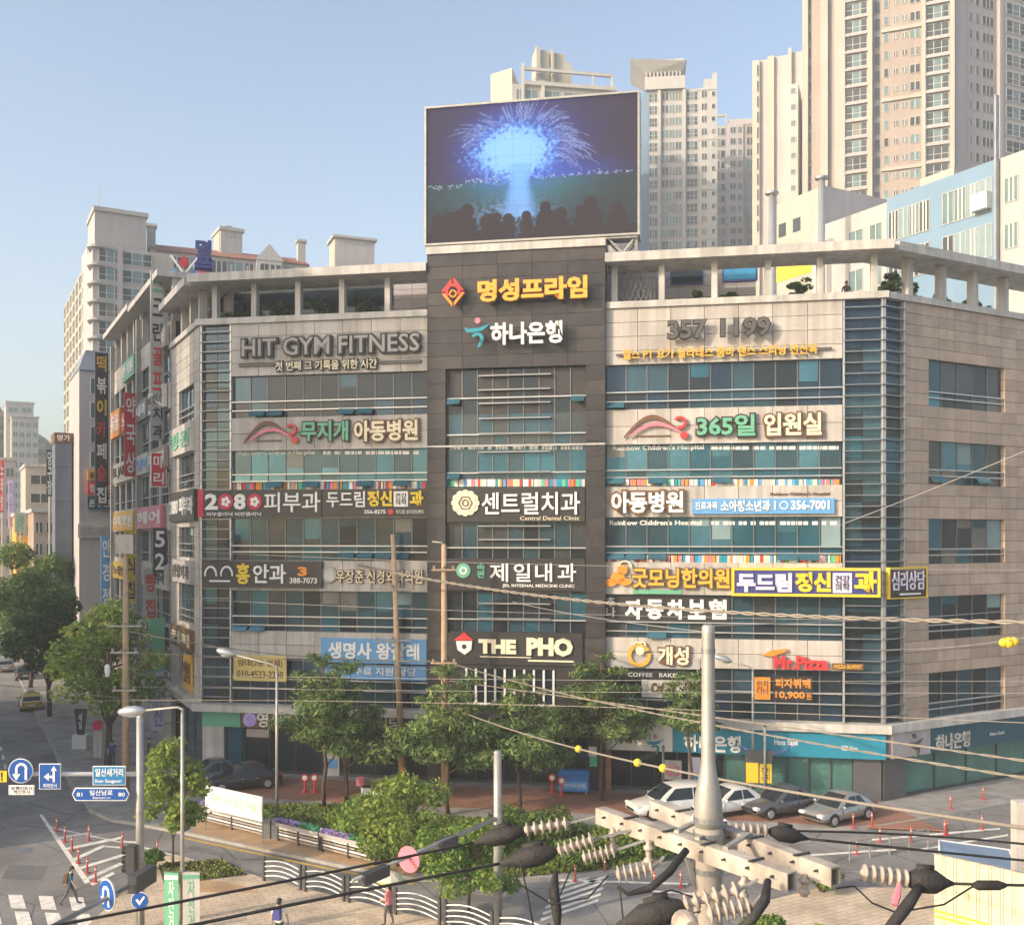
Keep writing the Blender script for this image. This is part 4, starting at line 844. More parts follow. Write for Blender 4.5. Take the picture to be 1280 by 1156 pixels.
# ================================================================== BACKGROUND BUILDINGS
def wmesh(w, h, d, fr_m, gl_m, style, rnd):
    """one window, local: x right, z up from the sill middle, y = into the wall"""
    m = MB(fr_m); L = Fr(-w/2, 0, 1, 0)
    m.fb(L, .005, w-.005, -.06, .01, .005, h-.005, gl_m); f = .06*max(1, w/2.2)
    m.fb(L, 0, f, -.06, .07, 0, h); m.fb(L, w-f, w, -.06, .07, 0, h); m.fb(L, f, w-f, -.06, .07, h-f, h); m.fb(L, f, w-f, -.06, .07, 0, f)
    if style == 'balcony':
        for k in (1, 2): m.fb(L, w*k/3-.05, w*k/3+.05, -.05, .05, f, h-f)
        m.fb(L, f, w-f, -.05, .05, h*.42, h*.42+.08); m.fb(L, f, w*.3, -.03, .02, f, h*.9, rnd); m.fb(L, w*.74, w-f, -.03, .02, f, h*.9, rnd)
    elif style == 'pair': m.fb(L, w*.5-.07, w*.5+.07, -.05, .05, f, h-f)
    elif style == 'triple':
        for k in (.34, .66): m.fb(L, w*k-.1, w*k+.1, -.05, .06, f, h-f)
    me_ = m.build('window'); d_ = me_.data; bpy.data.objects.remove(me_); return d_
WM = {}
def put_windows(root, items, limit=100):
    """items: (fr, s, z, w, h, style, glass, frame); the nearest 100 visible ones are objects, the rest one part"""
    items = sorted(items, key=lambda q: -q[2]); rest = MB()
    for k, (fr, a, z, w, h, style, gm, fm_) in enumerate(items):
        if k < limit:
            key = (round(w, 2), round(h, 2), style, gm, fm_)
            if key not in WM: WM[key] = wmesh(w, h, .1, M[fm_], M[gm], style, M['g_aptd'])
            o = bpy.data.objects.new('window', WM[key]); COL.objects.link(o); o.parent = root
            p = fr.pt(a, .0, z)-wloc(root); o.location = p; o.rotation_euler = (0, 0, math.atan2(fr.uy, fr.ux))
        else:
            key = (round(w, 2), round(h, 2), style, gm, fm_)
            if key not in WM: WM[key] = wmesh(w, h, .1, M[fm_], M[gm], style, M['g_aptd'])
            me_ = WM[key]; co = [v.co for v in me_.vertices]; vv = [fr.pt(a+c.x, -c.y, z+c.z) for c in co]
            for mi_, mm_ in enumerate(me_.materials):
                rest.add(vv, [tuple(p.vertices) for p in me_.polygons if p.material_index == mi_], mm_)
    if rest.v: rest.build('window', root, kind='stuff')
def tower(root, fr, strips, zmin, zmax, fh, depth, items, band=None, name='wall'):
    """strips: (s0, s1, d, material, [(rel centre, w, h, style, glass, frame, sill)])"""
    for (a0, a1, d, mm, ws) in strips:
        m = MB(M[mm]); m.fb(fr, a0, a1, -depth, d, 0, zmax)
        if band and ws:
            z = zmax-.6
            k = 0
            while z > zmin:
                if k % band[0] == 0: m.fb(fr, a0, a1, d, d+.14, z, z+band[1], M[band[2]])
                z -= fh; k += 1
        m.build(name, root)
        f2 = fr.shift(0, d+.04); z = zmax-fh
        while z > zmin:
            for (c, w, h, st, gm, fm_, sill) in ws: items.append((f2, a0+(a1-a0)*c, z+sill, w, h, st, gm if R.random() > .38 else R.choice(('g_aptd', 'g_curtain_refl', 'g_grey')), fm_))
            z -= fh
def fr_px(px, Y, ang): x = (px-CX)/FPX*Y; return Fr(x, Y, math.cos(ang), math.sin(ang))
def ztop(py, Y): return CZ-(py-HZ)/FPX*Y
# --- tall apartment tower at the right
t = thing('apartment_tower', 'tallest cream and brown apartment tower rising out of the top right of the frame', 'apartment block', tuple(P(1100, 330, 170).xy)+(0,)); it = []
F = fr_px(1004, 176, -.385); fx = lambda px: F.s(px)
ZT = 120; ZM = ztop(330, 170)
bal = lambda w: [(.5, w, 2.2, 'balcony', 'g_apt', 'winframe', .25)]
st = [(fx(1004), fx(1011), 1.4, 'cream_apt', []), (fx(1011), fx(1015), .4, 'grey_apt', [(.5, .5, 1.7, 'plain', 'g_aptd', 'winframe', .5)]), (fx(1015), fx(1027), .9, 'pink_apt', []), (fx(1027), fx(1036), 2.0, 'cream_apt', []), (fx(1036), fx(1044), 1.2, 'pink_apt', []), (fx(1044), fx(1057), 1.5, 'cream_apt', []),  # pink strips between the cream ones paint the shade of the stepped recesses
      (fx(1057), fx(1085), 1.0, 'grey_apt', bal(3.5)), (fx(1085), fx(1091), 1.7, 'cream_apt', []), (fx(1091), fx(1102), .1, 'grey_apt', [(.5, 1.0, 2.0, 'plain', 'g_aptd', 'winframe', .3)]),  # narrow grey strip at the end has shade put into its colour
      (fx(1102), fx(1152), .7, 'pink_apt', [(.12, .75, 1.5, 'plain', 'g_apt', 'winframe', .7), (.36, .7, 1.0, 'pair', 'g_apt', 'winframe', 1.0), (.58, .8, 1.0, 'pair', 'g_apt', 'winframe', 1.0), (.84, 1.6, 1.5, 'pair', 'g_apt', 'winframe', .7)]),
      (fx(1152), fx(1157), 1.6, 'cream_apt', []), (fx(1157), fx(1187), 1.0, 'grey_apt', bal(3.5)), (fx(1187), fx(1193), 1.8, 'cream_apt', [])]
tower(t, F, st, ZM, ZT, 2.9, 14, it)
m = MB(M['cream_apt']); z = ZT-.3
k = 0
while z > ZM:
    if k % 4 == 3: m.fb(F, fx(1102)+.02, fx(1152)-.02, .7, 1.05, z-.2, z+.35)
    z -= 2.9; k += 1
m.each('floor_band', t)
m = MB(M['grey_apt']); z = ZT
while z > ZM:
    for p, q in ((1057, 1085), (1157, 1187)): m.fb(F, fx(p)+.03, fx(q)-.03, 1.0, 1.5, z-.35, z+.1)
    z -= 2.9
m.each('balcony_slab', t)
pE = F.pt(fx(1193), 0, 0); F2 = Fr(pE.x, pE.y, math.cos(.42), math.sin(.42)); gx = lambda px: F2.s(px)
st = [(.0, gx(1206), .2, 'mauve_apt', []), (gx(1206), gx(1247), -.3, 'mauve_apt', [(.22, .55, 1.4, 'plain', 'g_apt', 'winframe', .8), (.42, .8, 1.6, 'plain', 'g_aptd', 'winframe', .7), (.74, 2.6, 1.6, 'triple', 'g_aptd', 'winframe', .7)]), (gx(1247), gx(1251), .5, 'mauve_apt', []), (gx(1251), gx(1285), .3, 'grey_apt', [(.5, 4.8, 2.2, 'balcony', 'g_apt', 'winframe', .25)]), (gx(1285), gx(1330), .0, 'mauve_apt', [(.4, 2.0, 1.5, 'pair', 'g_apt', 'winframe', .7)])]
tower(t, F2, st, ZM, ZT, 2.9, 14, it)
put_windows(t, [q for q in it if q[2] < ztop(-14, 170)])
# --- slimmer tower to its left
t = thing('apartment_tower', 'plain cream tower with stepped blank fins left of the tallest tower', 'apartment block', tuple(P(975, 330, 190).xy)+(0,)); it = []
F = fr_px(942, 192, -.385)
for a, b, d, mm, zt in ((942, 951, 1.6, 'cream_apt', 75), (951, 961, .9, 'mauve_apt', 74), (961, 969, 1.7, 'cream_apt', 73), (969, 987, 1.0, 'mauve_apt', 73), (987, 991, 2.0, 'cream_apt', 68), (991, 1006, 1.1, 'mauve_apt', 72)):
    m = MB(M[mm]); m.fb(F, F.s(a), F.s(b), -12, d, 0, ztop(zt, 190)); m.build('wall', t)
m = MB(M['white_apt']); m.fb(F, F.s(985), F.s(1003), 2.05, 7, 0, ztop(110, 184)); m.build('wall', t)
f2 = F.shift(0, 7.04); z = ztop(122, 184)
while z > ztop(300, 184): it.append((f2, F.s(991.5, 7), z, .9, 1.0, 'plain', 'g_apt', 'winframe')); z -= 2.9
f3 = F.shift(0, 1.64); z = ztop(96, 190)
while z > ztop(300, 190): it.append((f3, F.s(947.5, 1.6), z, .5, 2.2, 'plain', 'g_aptd', 'winframe')); z -= 2.9
put_windows(t, it)
# --- middle towers
t = thing('apartment_tower', 'grey and cream tower with a flared rooftop canopy right of the screen', 'apartment block', tuple(P(845, 330, 236).xy)+(0,)); it = []
F = fr_px(760, 240, -.12); fx = lambda px: F.s(px); ZM = ztop(330, 236); zt = ztop(113, 238)
st = [(fx(770), fx(798), .2, 'mauve_apt', []), (fx(798), fx(811), .3, 'blue_apt', []), (fx(811), fx(822), .2, 'white_apt', [(.5, 1.8, 2.0, 'balcony', 'g_apt', 'winframe', .3)]), (fx(822), fx(826), .9, 'white_apt', []), (fx(826), fx(853), .2, 'grey_apt', [(.2, 1.5, 1.8, 'pair', 'g_apt', 'winframe', .5), (.52, 1.2, 1.8, 'pair', 'g_apt', 'winframe', .5), (.82, 1.3, 1.8, 'pair', 'g_apt', 'winframe', .5)]), (fx(853), fx(857), .9, 'white_apt', []), (fx(857), fx(873), .3, 'grey_apt', [(.5, 2.5, 2.0, 'balcony', 'g_apt', 'winframe', .3)]), (fx(873), fx(896), .7, 'white_apt', [(.3, 1.2, 1.5, 'pair', 'g_aptd', 'winframe', .6), (.8, .8, 1.1, 'plain', 'g_aptd', 'winframe', .8)])]  # blue strip is blank wall with its shade put into the colour
tower(t, F, st, ZM, zt, 2.9, 16, it, (4, .3, 'white_apt')); put_windows(t, it)
m = MB(M['white_apt']); m.fb(F, fx(806), fx(856), -12, 1.2, zt, zt+1.6); m.fb(F, fx(880), fx(896), -6, .6, zt, zt+2.0); m.fb(F, fx(891), fx(896), -6, .6, zt+2, zt+3.4); m.fb(F, fx(806), fx(856), -.3, 1.0, zt+1.6, zt+3.0)
m.build('parapet', t)
m = MB(M['white_apt'])
for k in range(10): a = fx(808)+(fx(850)-fx(808))*k/9; m.beam(F.pt(a, .6, zt+1.6), F.pt(a, .6, zt+5), .35, .35); m.beam(F.pt(a, -5, zt+1.6), F.pt(a, -5, zt+5), .35, .35)
m.each('canopy_post', t)
m = MB(M['white_apt']); A, B = fx(788), fx(858); a, b = fx(806), fx(852)
m.hexa([F.pt(a, .5, zt+4.0), F.pt(b, .5, zt+4.0), F.pt(b, -9, zt+4.0), F.pt(a, -9, zt+4.0), F.pt(A, 2.5, zt+6.8), F.pt(B, 2.5, zt+5.8), F.pt(B, -11, zt+5.8), F.pt(A, -11, zt+6.8)])
m.fb(F, fx(800), fx(855), -8, .2, zt+6.6, zt+7.3); m.build('canopy', t)
t = thing('apartment_tower', 'lower grey tower with paired windows between the flared tower and the fins', 'apartment block', tuple(P(918, 330, 262).xy)+(0,)); it = []
F = fr_px(890, 265, -.12); fx = lambda px: F.s(px); zt = ztop(156, 264)
st = [(fx(890), fx(909), .0, 'grey_apt', [(.35, 1.3, 2.1, 'pair', 'g_apt', 'winframe', .3), (.72, 1.1, 1.8, 'plain', 'g_aptd', 'winframe', .4)]), (fx(909), fx(929), .5, 'mauve_apt', [(.35, 1.4, 1.6, 'pair', 'g_aptd', 'winframe', .6), (.78, .9, 1.6, 'pair', 'g_aptd', 'winframe', .6)]), (fx(929), fx(946), .2, 'pink_apt', [(.5, 1.7, 1.9, 'pair', 'g_apt', 'winframe', .4)])]
tower(t, F, st, ztop(330, 262), zt, 2.9, 14, it); put_windows(t, it)
m = MB(M['mauve_apt']); m.fb(F, fx(912), fx(946), -8, .3, zt, zt+1.4); m.beam(F.pt(fx(897), 0, zt+2.6), F.pt(fx(909), 0, zt+2.6), .5, .5); m.beam(F.pt(fx(908), 0, zt), F.pt(fx(908), 0, zt+2.6), .5, .5); m.build('parapet', t)
t = thing('apartment_tower', 'cream tower showing its roof frame and stair block above the screen', 'apartment block', tuple(P(690, 330, 215).xy)+(0,)); it = []
F = fr_px(640, 214, .16); fx = lambda px: F.s(px); zt = ztop(108, 215)
m = MB(M['white_apt']); m.fb(F, fx(640), fx(770), -11, .2, 0, zt); m.build('wall', t)
Fs = F.side(0, 0, False); pS = F.pt(0, 0, 0); Fs = Fr(pS.x-.9, pS.y, math.cos(-.9), math.sin(-.9))
m = MB(M['cream_apt']); pL = F.pt(0, .1, 0); m.prism([(pL.x, pL.y), (pL.x-4.6, pL.y+3.2), (pL.x-2.6, pL.y+11), (pL.x+2, pL.y+11)], 0, zt+3.4); m.build('wall', t)
for a, b in ((645, 653), (656, 672), (680, 700), (704, 730), (736, 758)): it.append((F.shift(0, .24), (fx(a)+fx(b))/2, zt-3.6, fx(b)-fx(a), 2.6, 'pair', 'g_apt', 'winframe'))
put_windows(t, it)
m = MB(M['white_apt'])
for p in (653, 678): m.beam(F.pt(fx(p), .5, zt-4), F.pt(fx(p), .5, zt+(4.2 if p == 653 else .8)), .7, .7)
m.beam(F.pt(fx(653), .5, zt+3.2), F.pt(fx(764), .5, zt+3.0), .6, .6); m.beam(F.pt(fx(655), .5, zt+.2), F.pt(fx(770), .5, zt+.2), .8, .8); m.beam(F.pt(fx(764), .5, zt), F.pt(fx(764), .5, zt+3.2), .5, .5); m.beam(F.pt(fx(740), .5, zt), F.pt(fx(740), .5, zt+3.2), .4, .4)
m.each('roof_frame', t)
m = MB(M['cream_apt']); 
for a, b, h in ((671, 676, 8.6), (676, 688, 8.2), (690, 693, 8.2), (693, 708, 7.8), (708, 716, 6.0)): m.fb(F, fx(a), fx(b), -6, -1.2+(.8 if a in (671, 690) else 0), zt, zt+h)
m.each('stair_block', t)
# --- white school-like block and blue-white building at right
t = thing('school_building', 'blue and white slab building with wide windows behind the right roof terrace', 'building', tuple(P(1200, 400, 100).xy)+(0,)); it = []
q = P(1330, 300, 92); Fq = Fr(q.x+LD[0]*130, q.y+LD[1]*130, .482, -.876); fx = lambda px: Fq.s(px)
zt = 51.2
for a, b, mm, d in ((1015, 1110, 'white_apt', 0), (1110.3, 1250, 'blue_apt', .25), (1250.5, 1330, 'white_apt', .05)):
    m = MB(M[mm]); m.fb(Fq, fx(a), fx(b), -14, d, 0, zt if a > 1100 else zt-.3); m.build('wall', t)
m = MB(M['steel']); m.fb(Fq, fx(1248.6), fx(1251), .26, .7, 0, zt+6); m.build('downpipe', t)
f = Fq.shift(0, .27); wz_ = (zt-4.8, zt-9.2)
for z in wz_:
    for a, b, n_ in ((1113, 1165, 4), (1180, 1243, 4)):
        A, B = fx(a), fx(b)
        for i in range(n_): it.append((f, A+(B-A)*(i+.5)/n_, z, (B-A)/n_*.92, 3.2, R.choice(('pair', 'triple')), R.choice(('g_apt', 'g_grey', 'blind')), 'txt_gold' if False else 'winframe'))
for z in wz_: it.append((Fq.shift(0, .07), fx(1265), z+.3, (fx(1274)-fx(1257)), 2.4, 'triple', 'g_apt', 'winframe')); it.append((Fq.shift(0, .02), fx(1095), z+.2, fx(1103)-fx(1088), 2.4, 'pair', 'g_apt', 'winframe')); it.append((Fq.shift(0, .02), fx(1070), z+.2, fx(1080)-fx(1062), 2.4, 'pair', 'g_apt', 'winframe'))
put_windows(t, it)
m = MB(M['white']); A = fx(1232); m.fb(Fq, A-.9, A+.9, .3, 1.1, zt-4.6, zt-3.0); m.build('air_conditioner', t)
t = thing('warehouse', 'cream and grey blank walled block with a yellow stripe behind the terrace', 'building', tuple(P(1030, 400, 118).xy)+(0,))
q = P(1030, 300, 118); Fq = Fr(q.x+LD[0]*60, q.y+LD[1]*60, .482, -.876); aC = 60; zt = ztop(232, 118)
a0 = Fq.s(971); m = MB(M['cream_apt']); m.fb(Fq, a0, aC, -16, 0, 0, zt); m.build('wall', t); Fg = Fq.side(aC, 0)
m = MB(M['mauve_apt']); m.fb(Fg, .02, 13, -.4, .05, 0, zt-.02); m.build('wall', t)  # shade of the right face is put into the mauve tint
m = MB(M['txt_yellow']); m.fb(Fq, a0, aC, .0, .06, zt-9.6, zt-7.4); m.build('stripe', t)
m = MB(M['g_grey'])
for px in (978, 996): a = Fq.s(px); m.fb(Fq, a-.6, a+.6, .0, .06, zt-4.2, zt-2.6)
m.build('window', t)
m = MB(M['cream_apt']); m.fb(Fg, 14, 34, -14, .0, 0, zt-6); m.build('wall', t)
for px, py in ((965, 238), (1027, 219)):
    c = P(px, 330, 112); t = thing('flue_pipe', 'tall steel flue pipe with a flared cap, %s of the two by the cream block' % ('left' if px < 1000 else 'right'), 'flue', (c.x, c.y, 0)); m = MB(M['alu']); zz = ztop(py, 112)
    m.tube([(c.x, c.y, 0), (c.x, c.y, zz-.6)], .38, n=12); m.build('pipe', t, True); m = MB(M['steel']); m.lathe((c.x, c.y, zz-.6), (0, 0, 1), [(0, .4), (.15, .75), (.35, .75), (.45, .2)], n=12); m.build('cap', t)
t = thing('rooftop_house', 'small cream block with a projecting roof slab in front of the tallest tower', 'building', tuple(P(1180, 400, 135).xy)+(0,))
q = P(1192, 300, 135); Fq = Fr(q.x+LD[0]*40, q.y+LD[1]*40, .482, -.876); zt = ztop(209, 135)
m = MB(M['cream_apt']); m.fb(Fq, Fq.s(1150), 40, -12, 0, 0, zt); m.build('wall', t); m = MB(M['mauve_apt']); Fg = Fq.side(40, 0); m.fb(Fg, .02, 12, -.3, .05, 0, zt-.02); m.build('wall', t)
m = MB(M['grey_apt']); m.fb(Fg, -1.6, 1.5, .0, 2.2, zt-3.4, zt-3.0); m.build('roof', t)
# --- apartment slab at the left
t = thing('apartment_tower', 'left apartment block with curved balconies and a tall blank stair head', 'apartment block', tuple(P(150, 420, 148).xy)+(0,)); it = []
c0_ = P(118, 300, 146); F = Fr(c0_.x, c0_.y, .876, .482); fx = lambda px: F.s(px); zt = ztop(311, 148); fh = 2.62
Fl = Fr(c0_.x+LD[0]*46, c0_.y+LD[1]*46, .482, -.876)
tower(t, F, [(0, fx(131), .2, 'mauve_apt', []), (fx(115.5)+.0, fx(146), .35, 'mauve_apt', [(.72, 3.2, 2.0, 'balcony', 'g_apt', 'winframe', .2)]), (fx(146), fx(153), .5, 'mauve_apt', []), (fx(153), fx(186), .1, 'mauve_apt', [(.55, 4.2, 2.0, 'balcony', 'g_apt', 'winframe', .2)])], 8, zt, fh, 12, it)
m = MB(M['cream_apt']); m.fb(Fl, 0, 46-.02, -11, 0, 0, zt); m.build('wall', t)
for k in range(18):
    z = zt-fh*(k+1)
    for j in range(9): it.append((Fl.shift(0, .05), 3+j*5, z+.2, 2.6, 1.9, 'balcony', 'g_aptd', 'winframe'))
m = MB(M['white_apt'])
for k in range(18):
    z = zt-fh*k; c = F.pt(.3, -.2, z-.35)
    n = 10; pts = [tuple(F.pt(fx(146), .4, 0).xy)]+[(c.x+1.3*math.cos(v), c.y+1.3*math.sin(v)) for v in np.linspace(math.atan2(F.ny, F.nx), math.atan2(Fl.ny, Fl.nx)-6.2832 if math.atan2(Fl.ny, Fl.nx) > 0 else math.atan2(Fl.ny, Fl.nx), n)]+[tuple(Fl.pt(42, .1, 0).xy), tuple(F.pt(fx(146), -2, 0).xy)]
    q_ = MB(M['white_apt']); q_.prism(pts, z-.45, z-.1); q_.build('balcony_slab', t)
put_windows(t, [q for q in it if q[2] > 18])
m = MB(M['mauve_apt']); zs_ = ztop(267, 148); m.fb(F, fx(119), fx(184), -9, -.6, zt-1, zs_); m.build('stair_head', t); m = MB(M['white_apt']); m.fb(F, fx(117), fx(186), -9.3, -.3, zs_, zs_+.6); m.fb(Fl, 20, 28, -6, -1, zt, zt+4.5); m.build('roof', t)
m = MB(M['galv']); 
for px, h in ((127, 4.0), (170, 1.6)): m.tube([F.pt(fx(px), -3, zs_+.5), F.pt(fx(px), -3, zs_+h)], .05, n=6)
m.each('aerial', t)
# longer red-roofed wing
t = thing('apartment_block', 'long pale apartment block with a red tiled roof and a square water tower', 'apartment block', tuple(P(290, 420, 165).xy)+(0,)); it = []
q = P(187, 300, 153); F = Fr(q.x, q.y, .93, .367); fx = lambda px: F.s(px); zt = ztop(322, 157); fh = 2.75
st = [(fx(187), fx(194), .6, 'white_apt', []), (fx(194), fx(262), .1, 'mauve_apt', [(.16, 2.4, 2.0, 'pair', 'g_apt', 'winframe', .2), (.45, 2.8, 2.0, 'triple', 'g_apt', 'winframe', .2), (.8, 2.8, 2.0, 'triple', 'g_apt', 'winframe', .2)]), (fx(262), fx(320), .1, 'mauve_apt', [(.2, 2.4, 2.0, 'triple', 'g_apt', 'winframe', .2), (.55, 2.4, 2.0, 'pair', 'g_apt', 'winframe', .2), (.85, 1.4, 2.0, 'pair', 'g_aptd', 'winframe', .2)]), (fx(320), fx(352), .8, 'white_apt', [(.3, 1.4, 2.0, 'plain', 'g_apt', 'winframe', .2), (.62, 2.6, 2.0, 'triple', 'g_apt', 'winframe', .2)]), (fx(352), fx(386), .1, 'white_apt', [(.25, 1.6, 2.0, 'plain', 'g_apt', 'winframe', .2), (.65, 3.0, 2.0, 'pair', 'g_apt', 'winframe', .2)])]
tower(t, F, st, ztop(400, 157), zt, fh, 10, it); put_windows(t, it)
m = MB(M['roof_red'])
A, B = fx(186), fx(387)
m.add([F.pt(A, .5, zt), F.pt(B, .5, zt), F.pt(B, -10, zt), F.pt(A, -10, zt), F.pt(A+.5, -5, zt+2.3), F.pt(B-.5, -5, zt+2.3)], [(0, 1, 5, 4), (2, 3, 4, 5), (3, 0, 4), (1, 2, 5), (3, 2, 1, 0)]); r_ = m.build('roof', t)
m = MB(M['white_apt']); a, b = fx(318), fx(354); m.fpoly(F, [(a, zt), (b, zt), ((a+b)/2, zt+2.6)], -4, .9); m.build('gable', t)
for px in (190, 380): m = MB(M['white_apt']); m.fb(F, fx(px)-.6, fx(px)+.6, -3.5, -2, zt+.6, zt+4.2); m.fb(F, fx(px)-.8, fx(px)+.8, -3.7, -1.8, zt+4.2, zt+4.6); m.build('chimney', r_)
m = MB(M['white_apt']); Fw = Fr(*F.pt(fx(262), -3, 0).xy, .876, .482); w_ = Fw.s(305, 0)-Fw.s(262, 0); zw = ztop(267, 152); Ft = Fw.shift(2.0); m.fb(Ft, 0, w_-2, -5, 0, zt, zw); m.fb(Ft, -.3, w_-1.7, -5.3, .3, zw, zw+.5); m.fb(Ft, -.12, 0, -4.6, -.4, zt, zw, M['cream_apt']); m.build('water_tower', t)
m = MB(M['grey_apt']); ring(m, Ft, 287, 290, 1.0, .25, 0, .08, M['grey_apt'], 18); m.build('round_vent', t)
# small white stair head peeping over the pergola
t = thing('water_tower', 'small square white roof tank block left of the tall screen tower', 'roof block', tuple(P(445, 420, 175).xy)+(0,)); q = P(420, 300, 175); F = Fr(q.x, q.y, .93, .367)
m = MB(M['white_apt']); m.fb(F, 0, F.s(468), -5, 0, 0, ztop(299, 176)); m.build('wall', t); m = MB(M['cream_apt']); m.fb(F, -.2, 0, -4.8, -.1, 0, ztop(299, 176)); m.build('wall', t); m = MB(M['white_apt']); m.fb(F, -.6, F.s(471), -5.4, .4, ztop(299, 176), ztop(296, 176)); m.build('roof', t)
m = MB(M['roof_red']); m.fb(F, -8, 8, -6.6, -5.5, 0, ztop(331, 176)); m.build('roof', t)
# ================================================================== LEFT STREET
def blade(label, t_, z0, z1, w, m, lines, out=.15, group=None, th=.25, border=None):
    """a sign standing out from the left street facade, its face looking down the street"""
    p = LFe.pt(LFa(t_), out+w, 0); f = Fr(p.x, p.y, .876, .482)
    t = thing('blade_sign', label, 'sign', tuple(f.pt(w/2, 0, z0)), group)
    b = MB(m); b.fb(f, 0, w, -th, 0, z0, z1); b.build('panel', t)
    if border: b = MB(border); b.fb(f, -.06, 0, -th, .03, z0, z1); b.fb(f, w, w+.06, -th, .03, z0, z1); b.fb(f, -.06, w+.06, -th, .03, z1, z1+.06); b.fb(f, -.06, w+.06, -th, .03, z0-.06, z0); b.build('border', t)
    b = MB(M['steel']); b.beam(f.pt(w, -th/2, z1-.4), f.pt(w+out+.2, -th/2, z1-.4), .06, .06); b.beam(f.pt(w, -th/2, z0+.4), f.pt(w+out+.2, -th/2, z0+.4), .06, .06); b.each('bracket', t)
    n = len(lines); h = (z1-z0)/max(n, 1)
    for i, (ch, mm) in enumerate(lines):
        b = MB(mm); b.text(f, ch, w*.14, w*.86, z1-h*(i+.88), z1-h*(i+.14), 0, .04, mm, .02); b.build('lettering', t)
    return t
def fsign(label, t0, t1, z0, z1, m, text=None, tm=None, d=.35, cat='sign'):
    a0, a1 = LFa(t1), LFa(t0); t = thing('shop_sign', label, cat, tuple(LFe.pt((a0+a1)/2, .1, z0))); b = MB(m); b.fb(LFe, a0, a1, .06, d, z0, z1); b.build('panel', t)
    if text: b = MB(tm); k = (z1-z0)*.2; b.text(LFe, text, a0+.3, a1-.3, z0+k, z1-k, d, .06, tm, .02); b.build('lettering', t)
    return t
def street_block(label, t0, t1, H, wallm, rows, roofz, seed, stripe=None):
    t = thing('commercial_building', label, 'building', tuple(LFe.pt(LFa((t0+t1)/2), -6, 0))); r = random.Random(seed)
    a0, a1 = LFa(t1), LFa(t0); m = MB(M['core']); m.fb(LFe, a0+.05, a1-.05, -16, -.4, 0, H-.05); m.build('wall', t)
    n = max(2, round((t1-t0)/4.2)); w = (a1-a0)/n; zs = [H]+[v for a, b in rows for v in (b, a)]+[0]
    m = MB()
    for i in range(len(zs)-1):
        zt, zb = zs[i], zs[i+1]
        if zt-zb < .02: continue
        if i % 2 == 0: panels(m, LFe, a0, a1, zb, zt, -.3, .0, n*2, max(1, round((zt-zb)/.9)), wallm, .012, r)
        else:
            for k in range(n+1): c = a0+k*w; m.fb(LFe, max(c-.35, a0), min(c+.35, a1), -.3, .0, zb, zt, wallm[0])
    m.build('stone_wall', t)
    for i, (zb, zt) in enumerate(rows):
        for k in range(n): win(LFe, a0+k*w+.37, a0+(k+1)*w-.37, zb+.01, zt-.01, [M['g_slate'], M['g_grey'], M['g_dark'], M['g_teal']], 3, (zb+.7,), seed=seed+i*9+k, parent=t)
    m = MB(M['coping']); m.fb(LFe, a0-.1, a1+.1, -2.4, 1.0, roofz-.45, roofz); m.build('roof', t)
    m = MB(M['coping'])
    for k in range(n+1): c = a0+.3+(a1-a0-.6)*k/n; m.fb(LFe, c-.2, c+.2, -.6, -.1, H, roofz-.45)
    m.each('pergola_column', t)
    m = MB(M['grey_apt']); m.fb(LFe, a0+.2, a1-.2, -8, -2.6, H-.02, roofz-.6); m.build('penthouse_wall', t)
    m = MB(M['galv']); m.fb(LFe, a0-.25, a0+.25, -.3, .35, 0, H+2.5); m.build('pilaster', t)
    return t
rw = [(26.2, 28.6), (21.8, 24.2), (17.4, 19.8), (13.0, 15.4), (8.6, 11.0), (4.4, 6.8)]
street_block('pale stone commercial block next up the street with a projecting flat roof', 9.7, 23.4, 30.5, NB, rw, 34.0, 300)
street_block('further pale commercial block with an orange sign and a thin white roof slab', 23.9, 39.0, 30.8, [M['offwhite'], M['stone_b'], M['stone_a']], rw, 34.4, 340)
W_ = M['white']
fsign('white panel sign with dark lettering, high on the pale stone block', 11, 17.5, 24.4, 26.1, W_, '연세안과', M['txt_grey'])
fsign('white clinic sign with grey letters on the left wing of the corner building', 1.2, 8.4, 20.5, 22.4, M['offwhite'], '병원', M['txt_green'])
fsign('black and white clinic sign with a red flower on the left wing', .3, 8.6, 16.0, 18.0, M['signdark'], '2080 피부과', M['txt_white'])
fsign('grey blind panel sign low on the left wing', 1.4, 7.6, 11.9, 13.4, M['grey_apt'], '정형외과', M['txt_grey'])
fsign('yellow poster in the lowest window of the left wing', 1.8, 4.4, 4.9, 7.2, M['txt_gold'], '임대', M['txt_brown'], .2)
fsign('pink and white salon sign halfway up the pale stone block', 12, 22.8, 15.6, 17.3, M['pink'], '헤어', M['txt_white'])
fsign('white board with a dark ear shaped mark on the pale stone block', 10.2, 18.5, 11.1, 12.9, M['offwhite'], '이비인후과', M['txt_black'])
fsign('orange square sign on the further pale block', 33, 38.6, 24.3, 26.8, M['orange'], '동물', M['txt_white'])
fsign('black lettered white cafe sign on the further pale block', 25, 37, 19.9, 21.7, M['offwhite'], 'EL JARDIN', M['txt_black'])
fsign('yellow and white board in the middle of the further pale block', 25, 37, 15.5, 17.2, M['txt_gold'], '수학학원', M['txt_white'])
fsign('yellow awning sign low on the further pale block', 25, 37, 11.1, 12.6, M['txt_yellow'], '노래연습장', M['txt_brown'])
fsign('dark slatted sign near street level on the pale stone block', 10.5, 21, 7.0, 8.4, M['signdark'], 'COFFEE', M['txt_white'])
